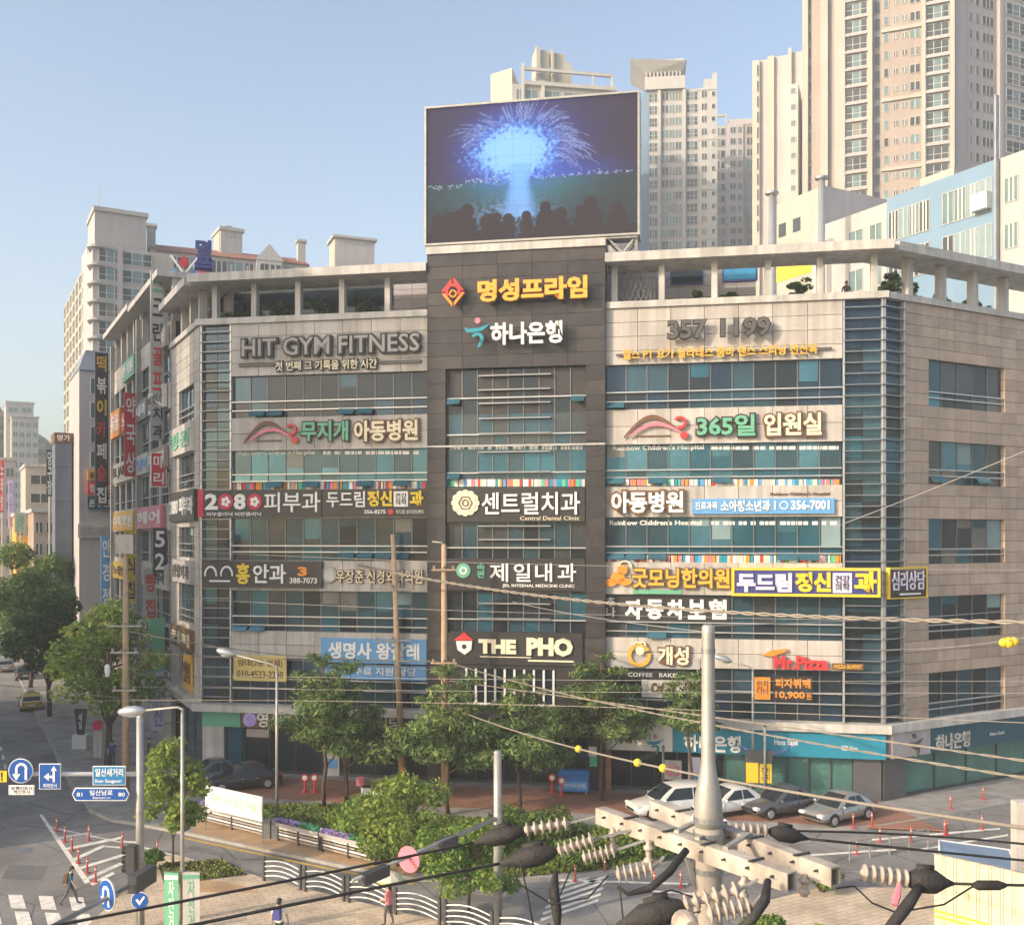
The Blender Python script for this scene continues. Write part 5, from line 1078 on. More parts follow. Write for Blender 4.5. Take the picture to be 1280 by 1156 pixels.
for t0, t1, z0, z1, mm, tx, tm, lab in ((10.2, 16.2, 28.7, 30.2, 'grey_apt', '피부과', 'txt_white', 'grey skin clinic board just under the roof of the pale stone block'), (18.2, 23.2, 24.4, 26.0, 'signgrey', '내과', 'txt_white', 'small dark board right under the top windows of the pale stone block'),
        (10.4, 17.2, 20.0, 21.6, 'pink_apt', '미술학원', 'txt_white', 'dusty pink art school board on the pale stone block'), (17.6, 23.0, 20.0, 21.6, 'offwhite', '영어', 'skyblue', 'white board with blue letters on the pale stone block'), (24.6, 31.0, 26.0+2.7, 30.4, 'txt_green', '한의원', 'txt_white', 'green board under the roof of the further pale block'), (25.0, 31.6, 24.4, 26.0, 'crimson', '노래', 'txt_white', 'crimson board left of the orange square sign'),
        (24.6, 38.0, 7.0, 8.3, 'navy', '부동산', 'txt_white', 'navy estate agent board low on the further pale block'), (1.4, 7.8, 7.5, 8.9, 'txt_brown', '커피', 'txt_cream', 'brown coffee board low on the left wing')):
    fsign(lab, t0, t1, z0, z1, M[mm], tx, M[tm])
for k, (tt, z0, z1, mm, ch, tm, lab) in enumerate(((24.2, 20, 27, 'red', '약국상', 'txt_white', 'red vertical pharmacy sign between the two pale blocks'), (24.3, 9.5, 15.5, 'txt_yellow', '분식집', 'txt_brown', 'yellow vertical snack shop sign between the two pale blocks'), (39.5, 8, 15, 'skyblue', '안경점', 'txt_white', 'pale blue vertical optician sign at the end of the further block'), (18.0, 4.2, 8.8, 'purple', '통신', 'txt_white', 'purple vertical phone shop sign low on the pale stone block'), (14.5, 8.6, 12.5, 'offwhite', '빵집', 'red', 'white vertical bakery sign with red letters on the pale stone block'))):
    blade(lab, tt, z0, z1, 1.0, M[mm], [(c_, M[tm]) for c_ in ch])
blade('tall screen golf blade sign with green, black and red letters on white', 11.6, 25.4, 34.4, .95, M['offwhite'], [('스', M['txt_green']), ('크', M['txt_black']), ('린', M['txt_black']), ('골', M['red']), ('프', M['red'])])
blade('grey clinic blade sign below the golf blade sign', 11.6, 22.0, 24.6, .95, M['grey_apt'], [('치', M['txt_black']), ('과', M['txt_black'])])
blade('red framed blade sign halfway up the pale stone block', 11.0, 18.6, 21.0, 1.0, M['red'], [('마', M['txt_white']), ('리', M['txt_white'])], border=M['txt_white'])
blade('black blade sign with white numerals beside the left wing', 10.6, 12.4, 15.6, .95, M['signdark'], [('5', M['txt_white']), ('2', M['txt_white'])])
blade('dark green column banner at street level beside the left wing', 9.4, 3.2, 9.2, 1.1, M['txt_green'], [], out=.5)
blade('vertical stack of many small coloured shop signs on the grey office', 41.0, 18.0, 33.0, 1.2, M['signdark'], [('떡', M['txt_gold']), ('볶', M['txt_white']), ('이', M['txt_yellow']), ('카', M['red']), ('페', M['txt_white']), ('술', M['red']), ('집', M['txt_white'])], out=.3)
blade('narrow white and purple banner hanging at the pavement', 7.5, 1.6, 5.6, .8, M['lilac'], [('통', M['purple']), ('신', M['purple'])], out=.9)
# roof signs above the neighbour
c = P(230, 343, 84); f = Fr(c.x, c.y, .93, .367); t = thing('roof_sign', 'white diagonal cross roof sign with red and blue diamonds', 'sign', (c.x, c.y, 33)); z = c.z; k = 1.05
m = MB(M['txt_white']); m.beam(f.pt(-k, 0, z-k*1.4), f.pt(k, 0, z+k*1.4), .15, .15); m.beam(f.pt(k, .12, z-k*1.4), f.pt(-k, .12, z+k*1.4), .15, .15); m.build('cross', t)
m = MB(); q = .55
for dx, dz, mm in ((0, 1, 'red'), (0, -1, 'red'), (-1, 0, 'skyblue'), (1, 0, 'skyblue')): x, zz = dx*k*.72, z+dz*k; m.fpoly(f, [(x-q*.7, zz), (x, zz-q), (x+q*.7, zz), (x, zz+q)], -.3, -.1, M[mm])
m.each('diamond', t); m = MB(M['steel']); m.beam(f.pt(-.8, -.3, 33.5), f.pt(-.8, -.3, z), .12, .12); m.beam(f.pt(.8, -.3, 33.5), f.pt(.8, -.3, z), .12, .12); m.each('post', t)
c = P(245, 330, 88); f = Fr(c.x, c.y, .93, .367); t = thing('roof_sign', 'dark blue block letter roof sign over faded pink panels', 'sign', (c.x, c.y, 34)); m = MB(M['navy']); a0, a1 = f.s(243), f.s(266); m.text(f, '명\n프', a0, a1, ztop(335, 88), ztop(300, 88), 0, .3, M['navy'], .06); m.build('lettering', t)
m = MB(M['pink']); m.fb(f, f.s(246), f.s(303), -.4, -.1, ztop(362, 88), ztop(338, 88)); m.fb(f, f.s(243), f.s(266), -.4, -.1, ztop(337, 88), ztop(322, 88), M['navy']); m.build('panel', t); m = MB(M['steel'])
for px in (243, 266, 290, 310): m.beam(f.pt(f.s(px), -.5, 33), f.pt(f.s(px), -.5, ztop(325, 88)), .12, .12)
m.each('post', t)
# grey office below the apartment block
t = thing('office_building', 'plain grey office with a single column of windows below the apartment block', 'building', tuple(P(115, 600, 118).xy)+(0,)); it = []
c = P(99, 600, 108); F = Fr(c.x, c.y, .876, .482); zt = ztop(464, 109); a1 = F.s(146)
m = MB(M['mauve_apt']); m.fb(F, 0, a1, -10, 0, 0, zt); m.build('wall', t); m = MB(M['steel']); m.hexa([F.pt(-.1, .2, zt), F.pt(a1, .2, zt), F.pt(a1, -9, zt), F.pt(-.1, -9, zt), F.pt(.8, -1.5, zt+2.4), F.pt(a1, -1.5, zt+2.4), F.pt(a1, -8, zt+2.4), F.pt(.8, -8, zt+2.4)]); m.build('roof', t)
for k in range(5): it.append((F.shift(0, .02), (F.s(113)+F.s(133))/2, ztop(490+30*k, 110)-.4, F.s(133)-F.s(113), 1.7, 'pair', 'g_apt', 'winframe'))
put_windows(t, it)
def fs2(label, px, m, text, tm):
    t = thing('shop_sign', label, 'sign', tuple(F.pt((F.s(px[0])+F.s(px[1]))/2, .1, ztop(px[3], 110)))); b = MB(m); a, b_ = F.s(px[0]), F.s(px[1]); z0, z1 = ztop(px[3], 110), ztop(px[2], 110); b.fb(F, a, b_, .05, .35, z0, z1); b.build('panel', t); b = MB(tm); k = (z1-z0)*.2; b.text(F, text, a+.2, b_-.2, z0+k, z1-k, .35, .05, tm, .02); b.build('lettering', t)
fs2('yellow and white chicken shop sign on the grey office', (109, 132, 589, 601), M['txt_gold'], '올리브', M['txt_brown']); fs2('red sign with pale letters on the grey office', (109, 140, 603, 619), M['red'], '정다운', M['txt_white']); fs2('blue green sign under the red one on the grey office', (109, 140, 621, 637), M['bankdark'], '은혜학원', M['txt_white']); fs2('wide white arched sign above the pavement in front of the grey office', (97, 135, 655, 672), M['offwhite'], 'LEADERS', M['grey_apt'])
# slim slate sign tower
c = P(69, 620, 112); F = Fr(c.x, c.y, .876, .482); t = thing('sign_tower', 'slim slate coloured tower with a dark red lettered head beside the grey office', 'tower', tuple(F.pt(1, -1, 0))); a1 = F.s(90)
m = MB(mat('slate_panel', (.12, .145, .19), .5)); zt = ztop(541, 112)
for k in range(7): m.fb(F, 0, a1, -4, 0, zt*k/7+.03, zt*(k+1)/7)
m.build('wall', t); m = MB(M['txt_brown']); m.fb(F, -.1, a1+.1, -4.1, .1, ztop(553, 112), zt+.05); m.build('header', t); m = MB(M['txt_white']); m.text(F, '명가', .2, a1-.2, ztop(551, 112), ztop(543, 112), .1, .06, M['txt_white'], .02); m.build('lettering', t)
# far buildings at the end of the street
def farbox(label, px0, px1, py, Y, wallm, rows, cols, seed, cat='building', ang=(.876, .482), name='building', gm='g_apt', lit=None):
    c = P(px0, 600, Y); F = Fr(c.x, c.y, *ang); a1 = F.s(px1); zt = ztop(py, Y); t = thing(name, label, cat, tuple(F.pt(a1/2, -4, 0))); m = MB(M[wallm]); m.fb(F, 0, a1, -14, 0, 0, zt); m.build('wall', t); it = []
    if lit: m = MB(M[lit]); m.fb(F, -.12, 0, -13.9, -.05, 0, zt-.05); m.build('wall', t)  # sunward side tinted cream, its sunlight put into the colour
    m = MB(M['coping']); m.fb(F, -.3, a1+.3, -14.3, .3, zt, zt+.5); m.build('roof', t)
    for j in range(rows):
        for i in range(cols): it.append((F.shift(0, .03), a1*(i+.5)/cols, zt-2.9-j*3.0, a1/cols*.72, 1.6, 'pair', gm, 'winframe'))
    put_windows(t, it); return t, F, a1, zt
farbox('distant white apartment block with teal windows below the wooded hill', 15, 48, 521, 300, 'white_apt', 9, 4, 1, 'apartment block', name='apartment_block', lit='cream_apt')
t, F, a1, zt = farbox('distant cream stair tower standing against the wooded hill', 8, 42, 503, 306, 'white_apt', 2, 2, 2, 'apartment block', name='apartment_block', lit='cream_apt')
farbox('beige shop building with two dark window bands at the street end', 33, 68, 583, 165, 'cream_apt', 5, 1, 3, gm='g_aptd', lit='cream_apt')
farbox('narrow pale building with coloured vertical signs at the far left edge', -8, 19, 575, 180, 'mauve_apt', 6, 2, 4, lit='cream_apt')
farbox('yellow fronted small shop at the end of the street', 20, 42, 645, 150, 'txt_gold', 1, 2, 5)
farbox('low brown house behind the street trees', 42, 69, 640, 140, 'brown_b', 2, 2, 6, gm='g_aptd')
for i, (px0, px1, py0, py1, Y, mm, tx, tm, lab) in enumerate(((0, 5, 575, 640, 160, 'red', '노\n래\n방', 'txt_white', 'far red vertical sign at the left edge of the street'), (18, 33, 640, 666, 146, 'offwhite', '올리브', 'txt_green', 'white and green sign board at the far end of the street'), (10, 17, 600, 660, 158, 'lilac', '미\n용\n실', 'purple', 'pale lilac vertical sign among the far shops'), (58, 66, 562, 620, 130, 'signdark', '당\n구\n장', 'txt_white', 'dark vertical billiards sign before the beige shop building'))):
    c = P(px0, 600, Y); F = Fr(c.x, c.y, .876, .482); a1 = F.s(px1); t = thing('blade_sign', lab, 'sign', tuple(F.pt(a1/2, 0, ztop(py1, Y)))); m = MB(M[mm]); m.fb(F, 0, a1, -.3, 0, ztop(py1, Y), ztop(py0, Y)); m.build('panel', t); m = MB(M[tm]); m.text(F, tx, a1*.15, a1*.85, ztop(py1-2, Y), ztop(py0+2, Y), 0, .05, M[tm], .02); m.build('lettering', t); m = MB(M['steel']); m.beam(F.pt(a1/2, -.2, 0), F.pt(a1/2, -.2, ztop(py1, Y)), .2, .2); m.each('post', t)
# tall block on the other side of the street (outside the frame, shades the left bay and the street)
S0 = (-38.6, 40.6); FO = Fr(S0[0], S0[1], -.482, .876)
t = thing('office_building', 'tall block across the street to the left, outside the photograph', 'building', tuple(Vector(S0).to_3d())); 
OP = [(0.0, 13.2, 46.0), (13.25, 18.0, 13.0), (18.05, 48.0, 44.0)]  # low middle part shaped to let sun through to the street tree
FO = Fr(S0[0], S0[1], .482, -.876)           # face looks over the street; u points towards the camera
for a0, a1, h in OP:
    m = MB(M['grey_apt']); q = [tuple((Vector(S0)+Vector(LD)*a).to_tuple()) for a in (a0, a1)]
    n_ = Vector((-.876, -.482)); pts = [q[0], q[1], tuple(Vector(q[1])+n_*14), tuple(Vector(q[0])+n_*14)]; m.prism(pts, 0, h); m.build('wall', t)
FO = Fr(S0[0]+LD[0]*48, S0[1]+LD[1]*48, -.482, .876) if False else None
FS = Fr(S0[0], S0[1], -.482, .876)
# ================================================================== TREES AND PLANTS
def leaves(name, parent, blobs, n, size, mats, seed, aspect=.55, up=.35, shell=.55, origin=None):
    r = np.random.default_rng(seed); vol = np.array([b[1][0]*b[1][1]*b[1][2] for b in blobs])**.8; pk = r.choice(len(blobs), n, p=vol/vol.sum())
    C = np.array([b[0] for b in blobs], float)[pk]; A = np.array([b[1] for b in blobs], float)[pk]
    d = r.normal(size=(n, 3)); d /= np.linalg.norm(d, axis=1)[:, None]; rad = shell+(1-shell)*r.random(n)**.7; rad *= np.where(r.random(n) < .12, 1.18, 1)
    c = C+d*A*rad[:, None]
    nr = d*.6+r.normal(size=(n, 3))*.6; nr[:, 2] += up; nr /= np.linalg.norm(nr, axis=1)[:, None]
    t = np.cross(nr, r.normal(size=(n, 3))); t /= np.linalg.norm(t, axis=1)[:, None]; b = np.cross(nr, t)
    s = size*(.6+.8*r.random(n))[:, None]; w = s*aspect
    p0, p1, p2, p3 = c-t*s, c+b*w-nr*s*.15, c+t*s, c-b*w-nr*s*.15
    v = np.stack([p0, p1, p2, p3], 1).reshape(-1, 3); o = wloc(parent) if parent else Vector((0, 0, 0)); v = v-np.array(o)
    me = bpy.data.meshes.new(name); me.vertices.add(n*4); me.vertices.foreach_set('co', v.astype('f').ravel())
    me.loops.add(n*4); me.loops.foreach_set('vertex_index', np.arange(n*4, dtype='i')); me.polygons.add(n); me.polygons.foreach_set('loop_start', np.arange(0, n*4, 4, dtype='i'))
    for m in mats: me.materials.append(m)
    bt = r.integers(0, len(mats), len(blobs))[pk]; mi = np.where(r.random(n) < .45, bt, r.integers(0, len(mats), n)); me.polygons.foreach_set('material_index', mi.astype('i'))
    me.update(calc_edges=True); ob = bpy.data.objects.new(name, me); COL.objects.link(ob)
    if parent: ob.parent = parent
    return ob
def limb(m, a, b, r0, r1, rnd, k=5, wob=.12):
    a, b = Vector(a), Vector(b); L = (b-a).length; pts = [a.lerp(b, i/k)+(Vector((rnd.uniform(-1, 1), rnd.uniform(-1, 1), rnd.uniform(-.4, .4)))*wob*L/k if 0 < i < k else Vector((0, 0, 0))) for i in range(k+1)]
    m.tube(pts, [r0+(r1-r0)*i/k for i in range(k+1)], M['bark'], 7); return pts
def tree(label, base_, h, cw, cz0, nb, n, size, mats, seed, name='street_tree', group=None, flat=1.0, tr=.16, cat='tree', lean=(0, 0), bl=(.24, .42)):
    r = random.Random(seed); x, y, z = base_; t = thing(name, label, cat, (x, y, z), group); blobs = []
    for i in range(nb):
        f = (i+.5)/nb; zz = cz0+(h-cz0)*r.random(); rel = (zz-cz0)/(h-cz0); wid = cw*math.sqrt(max(.08, 1-(2*rel-.85)**2*.9)); a = i*2.4+r.uniform(-.4, .4); rr = wid*math.sqrt(r.random())*.8
        br = cw*r.uniform(*bl); blobs.append(((x+lean[0]*rel+rr*math.cos(a), y+lean[1]*rel+rr*math.sin(a), z+zz), (br, br, br*r.uniform(.6, .85)*flat)))
    m = MB(M['bark']); top = (x+lean[0]*.5, y+lean[1]*.5, z+cz0+(h-cz0)*.55); pts = limb(m, (x, y, z-.05), top, tr, tr*.45, r, 6, .1)
    for c, rr in blobs[:max(6, nb//2)]:
        s = pts[r.choice((2, 3, 4, 5))]; limb(m, s, c, tr*.4, tr*.1, r, 4, .2)
    m.build('trunk', t, True); leaves('crown', t, blobs, n, size, mats, seed); return t
LM = [M['leaf_mid'], M['leaf_light'], M['leaf_dark']]; PM = [M['pine_mid'], M['pine_light'], M['pine_dark']]
def gz(px, py): q = G(px, py, .13); return (q.x, q.y, .13)
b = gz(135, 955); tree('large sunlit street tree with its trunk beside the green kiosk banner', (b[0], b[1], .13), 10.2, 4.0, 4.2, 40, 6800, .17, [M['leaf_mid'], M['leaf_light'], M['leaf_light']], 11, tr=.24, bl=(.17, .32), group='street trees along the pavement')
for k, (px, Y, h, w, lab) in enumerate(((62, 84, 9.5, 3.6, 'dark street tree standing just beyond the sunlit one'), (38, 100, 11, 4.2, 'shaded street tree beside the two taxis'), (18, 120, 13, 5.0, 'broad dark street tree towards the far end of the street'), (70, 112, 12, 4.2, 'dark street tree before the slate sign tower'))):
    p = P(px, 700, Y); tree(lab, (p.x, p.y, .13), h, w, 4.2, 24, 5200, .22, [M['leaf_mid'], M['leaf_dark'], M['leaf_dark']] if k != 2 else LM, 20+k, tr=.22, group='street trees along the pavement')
def pine(label, px, py, h, w, cz0, seed, n=5200, lean=(0, 0), Y=None):
    """Korean pine: flat needle pads on a bare reddish trunk"""
    r = random.Random(seed); q = G(px, py, .14) if Y is None else P(px, py, Y); x, y, z = q.x, q.y, .13; t = thing('pine_tree', label, 'tree', (x, y, z), 'pines in the planted strip'); blobs = []; m = MB(M['bark']); pts = limb(m, (x, y, z-.03), (x+lean[0], y+lean[1], z+h-.5), .13, .05, r, 7, .12)
    for i in range(17):
        rel = i/16; zz = cz0+(h-cz0)*rel; wid = w*(1.0-.72*rel**1.3)*r.uniform(.65, 1.05); a = i*2.4+r.uniform(-.5, .5); rr = wid*r.uniform(.35, .85); c = (x+lean[0]*rel+rr*math.cos(a), y+lean[1]*rel+rr*math.sin(a), z+zz+r.uniform(-.2, .2)); s = wid*r.uniform(.46, .66); blobs.append((c, (s, s, s*.5)))
        f = min(.95, max(.3, (zz-.5)/(h-.5))); k = int(f*7); limb(m, pts[min(k, 6)], c, .05, .015, r, 3, .25)
        for e in range(2): a2 = a+r.uniform(-.9, .9); blobs.append(((c[0]+s*.8*math.cos(a2), c[1]+s*.8*math.sin(a2), c[2]+r.uniform(-.15, .25)), (s*.6, s*.6, s*.28)))
    m.build('trunk', t, True); leaves('crown', t, blobs, int(n*1.15), .17, PM, seed, .26, .6, .2); return t
pine('leftmost pine in the grass strip, near the thin lamp post', 405, 1008, 8.3, 2.9, 3.6, 41, 6500); pine('second pine from the left with a slim dark trunk', 433, 1004, 7.2, 2.6, 3.0, 42, 5500)
pine('broad pine standing directly behind the central utility pole', 560, 1018, 8.0, 3.0, 3.2, 43, 7000); pine('pine with a leaning trunk right of the central utility pole', 650, 1016, 7.2, 2.9, 3.4, 44, 6500)
pine('tall pine before the dark tower pier at the bank entrance', 752, 1000, 8.2, 3.0, 3.6, 45, 7000); pine('pine partly hidden by the concrete power pole', 862, 1010, 7.4, 2.3, 4.6, 46, 4200)
def bush(label, c, w, h, n, size, seed, mats=None, name='shrub', group=None, nb=16, stems=True, cat='shrub'):
    r = random.Random(seed); x, y, z = c; t = thing(name, label, cat, c, group); blobs = []
    for i in range(nb): a = i*2.4; rr = w*math.sqrt((i+.5)/nb)*.75; zz = h*(.28+.6*(1-(rr/w)**2)*r.uniform(.5, 1)); s = w*r.uniform(.22, .36); blobs.append(((x+rr*math.cos(a), y+rr*math.sin(a), z+zz), (s, s, min(s*.75, zz))))
    if stems:
        m = MB(M['bark'])
        for bl in blobs[::2]: limb(m, (x+r.uniform(-.1, .1), y+r.uniform(-.1, .1), z-.03), bl[0], .05, .015, r, 4, .2)
        m.build('stem', t, True)
    leaves('foliage', t, blobs, n, size, mats or LM, seed); return t
tree('wide round bush tree with yellow green leaves in the planted strip', tuple(G(497, 1082, .14)), 3.7, 3.6, 1.0, 44, 6500, .11, [M['leaf_mid'], M['leaf_light'], M['leaf_light']], 51, name='garden_tree', tr=.10, flat=.8, bl=(.13, .27)); tree('lower round bush tree in front, beside the thin steel post', (-1.7, 40.2, .13), 3.4, 2.8, 1.1, 30, 4800, .10, [M['leaf_mid'], M['leaf_light'], M['leaf_mid']], 52, name='garden_tree', tr=.08, flat=.8, bl=(.14, .28))
tree('slender young tree on the traffic island behind the lamp post', tuple(G(216, 1087, .13)), 5.6, 1.7, 2.0, 22, 3600, .12, [M['leaf_mid'], M['leaf_light'], M['leaf_light']], 53, name='young_tree', tr=.06)
bush('small clipped dark bush at the foot of the young tree', tuple(G(191, 1086, .13)), .62, 1.0, 1500, .07, 54, [M['leaf_dark'], M['leaf_mid']])
for k, (px, py, w, h, lab) in enumerate(((690, 1045, 1.8, 1.2, 'rough dark shrub right of the steel post'), (640, 1040, 1.5, 1.2, 'rough shrub behind the steel post'), (720, 1078, 1.6, .9, 'low bright hedge clump before the zebra crossing'), (780, 1060, 1.8, .9, 'low dark hedge clump under the cross arms'), (600, 1062, 1.6, 1.2, 'shrub between the two round bush trees'), (820, 1068, 1.3, .8, 'hedge clump left of the concrete power pole'))): bush(lab, tuple(G(px, py, .14)), w, h, 2600, .09, 60+k)
for k, (x, y, w, h, lab) in enumerate(((10.3, 34.6, 1.2, 1.7, 'leafy shrub under the right end of the cross arms'), (12.2, 33.4, 1.3, 1.3, 'spreading shrub at the bottom edge on the bright plaza'), (13.0, 42.6, .9, 1.3, 'small bright shrub at the far corner of the bright plaza'), (8.9, 36.2, 1.0, 1.6, 'shrub just right of the power pole'))): bush(lab, (x, y, .13), w, h, 2200, .09, 70+k, [M['leaf_light'], M['leaf_mid'], M['leaf_mid']])
# roof terrace plants; those at left stand in for trees reflected in glass
for k, (px, d, h, w, lab) in enumerate(((300, -2.6, 2.0, 1.4, 'dark pine behind the first pergola column at left'), (345, -2.7, 1.9, 1.2, 'dark rooftop pine second from the left'), (395, -2.6, 2.0, 1.3, 'dark rooftop pine third from the left'), (455, -2.8, 1.6, 1.1, 'low rooftop pine near the grey penthouse'), (868, -2.6, 1.5, .9, 'rooftop pine below the dark hexagonal window'), (915, -2.8, 1.2, .8, 'low rooftop pine below the bright hexagonal window'), (996, -2.6, 2.1, 1.1, 'rooftop pine with a forked bare trunk on the right terrace'), (1112, -2.6, 1.9, 1.2, 'rooftop shrub behind the corner pergola column'))):
    c = MF.pt(MF.s(px, d), d, 28.33); tree(lab, tuple(c), h, w, .7, 9, 900, .10, [M['pine_dark'], M['pine_mid']], 80+k, name='rooftop_pine', tr=.06, flat=.6, group='plants on the roof terrace')
for k in range(4):
    c = RF.pt(2.4+k*2.7, -2.2, 28.33); tree('rooftop shrub number %s along the right street side of the terrace' % ('one', 'two', 'three', 'four')[k], tuple(c), 1.9-.15*k, 1.1, .4, 9, 900, .10, [M['pine_dark'], M['pine_mid'], M['leaf_mid']], 95+k, name='rooftop_shrub', tr=.05, flat=.8, group='plants on the roof terrace')

# ================================================================== VEHICLES
def car(label, mats, L=4.5, Wd=1.8, H=1.48, suv=False, taxi=False, name='car', group=None):
    """built pointing to +x, standing on z = 0"""
    t = thing(name, label, 'car', (0, 0, 0), group); h = Wd/2; bz = .92 if suv else .84
    st = [(-L/2, .78, .42, .70, .62), (-L/2+.10, .93, .30, bz-.02, .86), (-L/2+.55, .99, .24, bz+.06, .92), (-L*.22, 1.0, .22, bz+.05, .95), (L*.08, 1.0, .22, bz+.02, .95), (L*.24, .99, .23, bz-.02, .92), (L/2-.55, .97, .26, bz-.12, .86), (L/2-.12, .90, .30, bz-.24, .80), (L/2, .74, .40, bz-.36, .62)]
    vs = []; fs = []; K = 10
    for x, w, z0, z1, tw in st:
        w *= h; zm = z0+(z1-z0)*.55
        pr = [(-w*.86, z0), (-w, z0+.12), (-w, zm), (-w*.96, z1-.06), (-w*tw*.85, z1), (w*tw*.85, z1), (w*.96, z1-.06), (w, zm), (w, z0+.12), (w*.86, z0)]
        vs += [(x, y, z) for y, z in pr]
    for i in range(len(st)-1):
        for j in range(K): fs.append((i*K+j, (i+1)*K+j, (i+1)*K+(j+1) % K, i*K+(j+1) % K))
    fs += [tuple(range(K)), tuple((len(st)-1)*K+j for j in range(K))[::-1]]
    m = MB(mats[0]); m.add(vs, fs); m.build('body', t, True)
    # cabin: a smooth painted shell with glass set into it
    rb, rf = (-L*.475, L*.23) if suv else (-L*.40, L*.22); tb, tf = (-L*.41, L*.02) if suv else (-L*.20, L*.0)
    z0, z1 = bz-.03, H; wb, wt = h*.94, h*.74
    prof = [(rb, z0+.01, .0), (rb+(tb-rb)*.55, z0+(z1-z0)*.62, .6), (tb, z1-.07, .95), (tb+(tf-tb)*.3, z1-.01, 1), (tb+(tf-tb)*.65, z1, 1), (tf, z1-.05, .95), (tf+(rf-tf)*.5, z0+(z1-z0)*.56, .55), (rf, z0+.01, .0)]
    vs = []; fs = []; K = 8
    for x, zt_, f in prof:
        w1 = wb+(wt-wb)*f
        vs += [(x, -wb, z0-.02), (x, -wb+(wb-w1)*.5, z0+(zt_-z0)*.5), (x, -w1, zt_-.06*f), (x, -w1*.82, zt_), (x, w1*.82, zt_), (x, w1, zt_-.06*f), (x, wb-(wb-w1)*.5, z0+(zt_-z0)*.5), (x, wb, z0-.02)]
    for i in range(len(prof)-1):
        for j in range(K-1): fs.append((i*K+j, (i+1)*K+j, (i+1)*K+j+1, i*K+j+1))
    m = MB(mats[0]); m.add(vs, fs); m.build('roof', t, True)
    def side(xx, zz): f = max(0, (zz-z0)/(z1-z0)); return wb+(wt-wb)*f*1.0+.012
    xm = (tb+tf)/2-.02
    for s_ in (-1, 1):
        for pts in ([(rb+(tb-rb)*.45+.16, z0+.06), (xm-.04, z0+.06), (xm-.04, z1-.14), (tb+.10, z1-.15)], [(xm+.04, z0+.06), (rf-.34, z0+.06), (tf-.02, z1-.14), (xm+.04, z1-.14)]):
            m = MB(M['g_dark']); q = [(x, s_*side(x, z), z) for x, z in pts]; q2 = [(x, s_*(side(x, z)-.03), z) for x, z in pts]; m.hexa(q2+q if s_ > 0 else q+q2); m.build('window', t)
        m = MB(M['black'])
        for xd in (xm, rf-.25, rb+.62): m.box(xd-.008, xd+.008, s_*h*.985-.012, s_*h*.985+.012, .36, bz-.06)
        m.box(-L*.17, L*.19, s_*h*.99-.015, s_*h*.99+.015, .27, .31); m.each('door_gap', t)
        m = MB(M['alu']); m.box(xm-.26, xm-.10, s_*(h+.004)-.012, s_*(h+.004)+.012, bz-.15, bz-.12); m.box(xm+.55, xm+.71, s_*(h+.004)-.012, s_*(h+.004)+.012, bz-.15, bz-.12); m.each('door_handle', t)
        m = MB(mats[0]); m.ball((rf-.28, s_*(wb+.12), bz+.09), (.07, .12, .08), n=10, k=6); m.build('mirror', t, True)
    for xa, za, xb, zb_ in ((rf-.06, z0+.05, tf+.05, z1-.10), (rb+.05, z0+.07, tb-.04, z1-.12)):
        o_ = .03 if xa > 0 else -.03; f1 = wb*.84; f2 = wt*.84; m = MB(M['g_dark'])
        mx_, mz_ = (xa+xb)/2, (za+zb_)/2+(.05 if not suv or xa > 0 else .02)
        m.add([(xa+o_, -f1, za), (xa+o_, f1, za), (mx_+o_, (f1+f2)/2, mz_+.01), (mx_+o_, -(f1+f2)/2, mz_+.01), (xb+o_*.8, f2, zb_+.02), (xb+o_*.8, -f2, zb_+.02)], [(0, 1, 2, 3), (3, 2, 4, 5)] if xa > 0 else [(3, 2, 1, 0), (5, 4, 2, 3)]); m.build('windscreen' if xa > 0 else 'rear_window', t)
    for x in (-L*.29, L*.31):
        for s_ in (-1, 1):
            m = MB(M['rubber']); y = s_*(h-.09); m.lathe((x, y-s_*.1, .32), (0, s_, 0), [(0, .3), (.02, .33), (.18, .33), (.20, .3), (.21, .21)], n=18); w_ = m.build('wheel', t, True); m = MB(M['alu']); m.lathe((x, y+s_*.10, .32), (0, s_, 0), [(0, .215), (.02, .2), (.025, .05)], n=10); m.build('rim', w_)
            m = MB(M['black']); ar = [(x+.39*math.cos(v), .32+.39*math.sin(v)) for v in np.linspace(-.25, math.pi+.25, 14)]
            m.add([(a, s_*(h+.004), b_) for a, b_ in ar], [tuple(range(14)) if s_ < 0 else tuple(range(14))[::-1]]); m.build('wheel_arch', t)
    for s_ in (-1, 1):
        m = MB(M['txt_white']); m.box(L/2-.26, L/2-.045, s_*h*.66-.17, s_*h*.66+.17, bz-.30, bz-.17); m.build('headlight', t)
        m = MB(M['red']); m.box(-L/2+.03, -L/2+.12, s_*h*.72-.14, s_*h*.72+.14, bz-.16, bz-.02); m.build('tail_light', t)
    m = MB(M['black']); m.box(L/2-.06, L/2+.015, -.42, .42, .42, .56); m.build('grille', t); m = MB(M['txt_white']); m.box(-L/2-.012, -L/2+.06, -.26, .26, .52, .64); m.build('number_plate', t)
    if taxi: m = MB(M['txt_white']); m.hexa([(-.5, -.3, z1+.02), (-.3, -.3, z1+.02), (-.3, .3, z1+.02), (-.5, .3, z1+.02), (-.46, -.26, z1+.2), (-.34, -.26, z1+.2), (-.34, .26, z1+.2), (-.46, .26, z1+.2)]); m.build('roof_light', t)
    return t
def paint(n, c, metal=.1): m = mat(n, c, .28, metal, .04, 1, coat=.5); return m
cy, cw, cb, cs, cg = paint('taxi_yellow', (.55, .37, .05)), paint('car_white', (.72, .70, .65)), paint('car_black', (.03, .032, .036)), paint('car_silver', (.36, .36, .34), .5), paint('car_grey', (.10, .105, .115), .3)
street_rz = math.atan2(LD[1], LD[0])
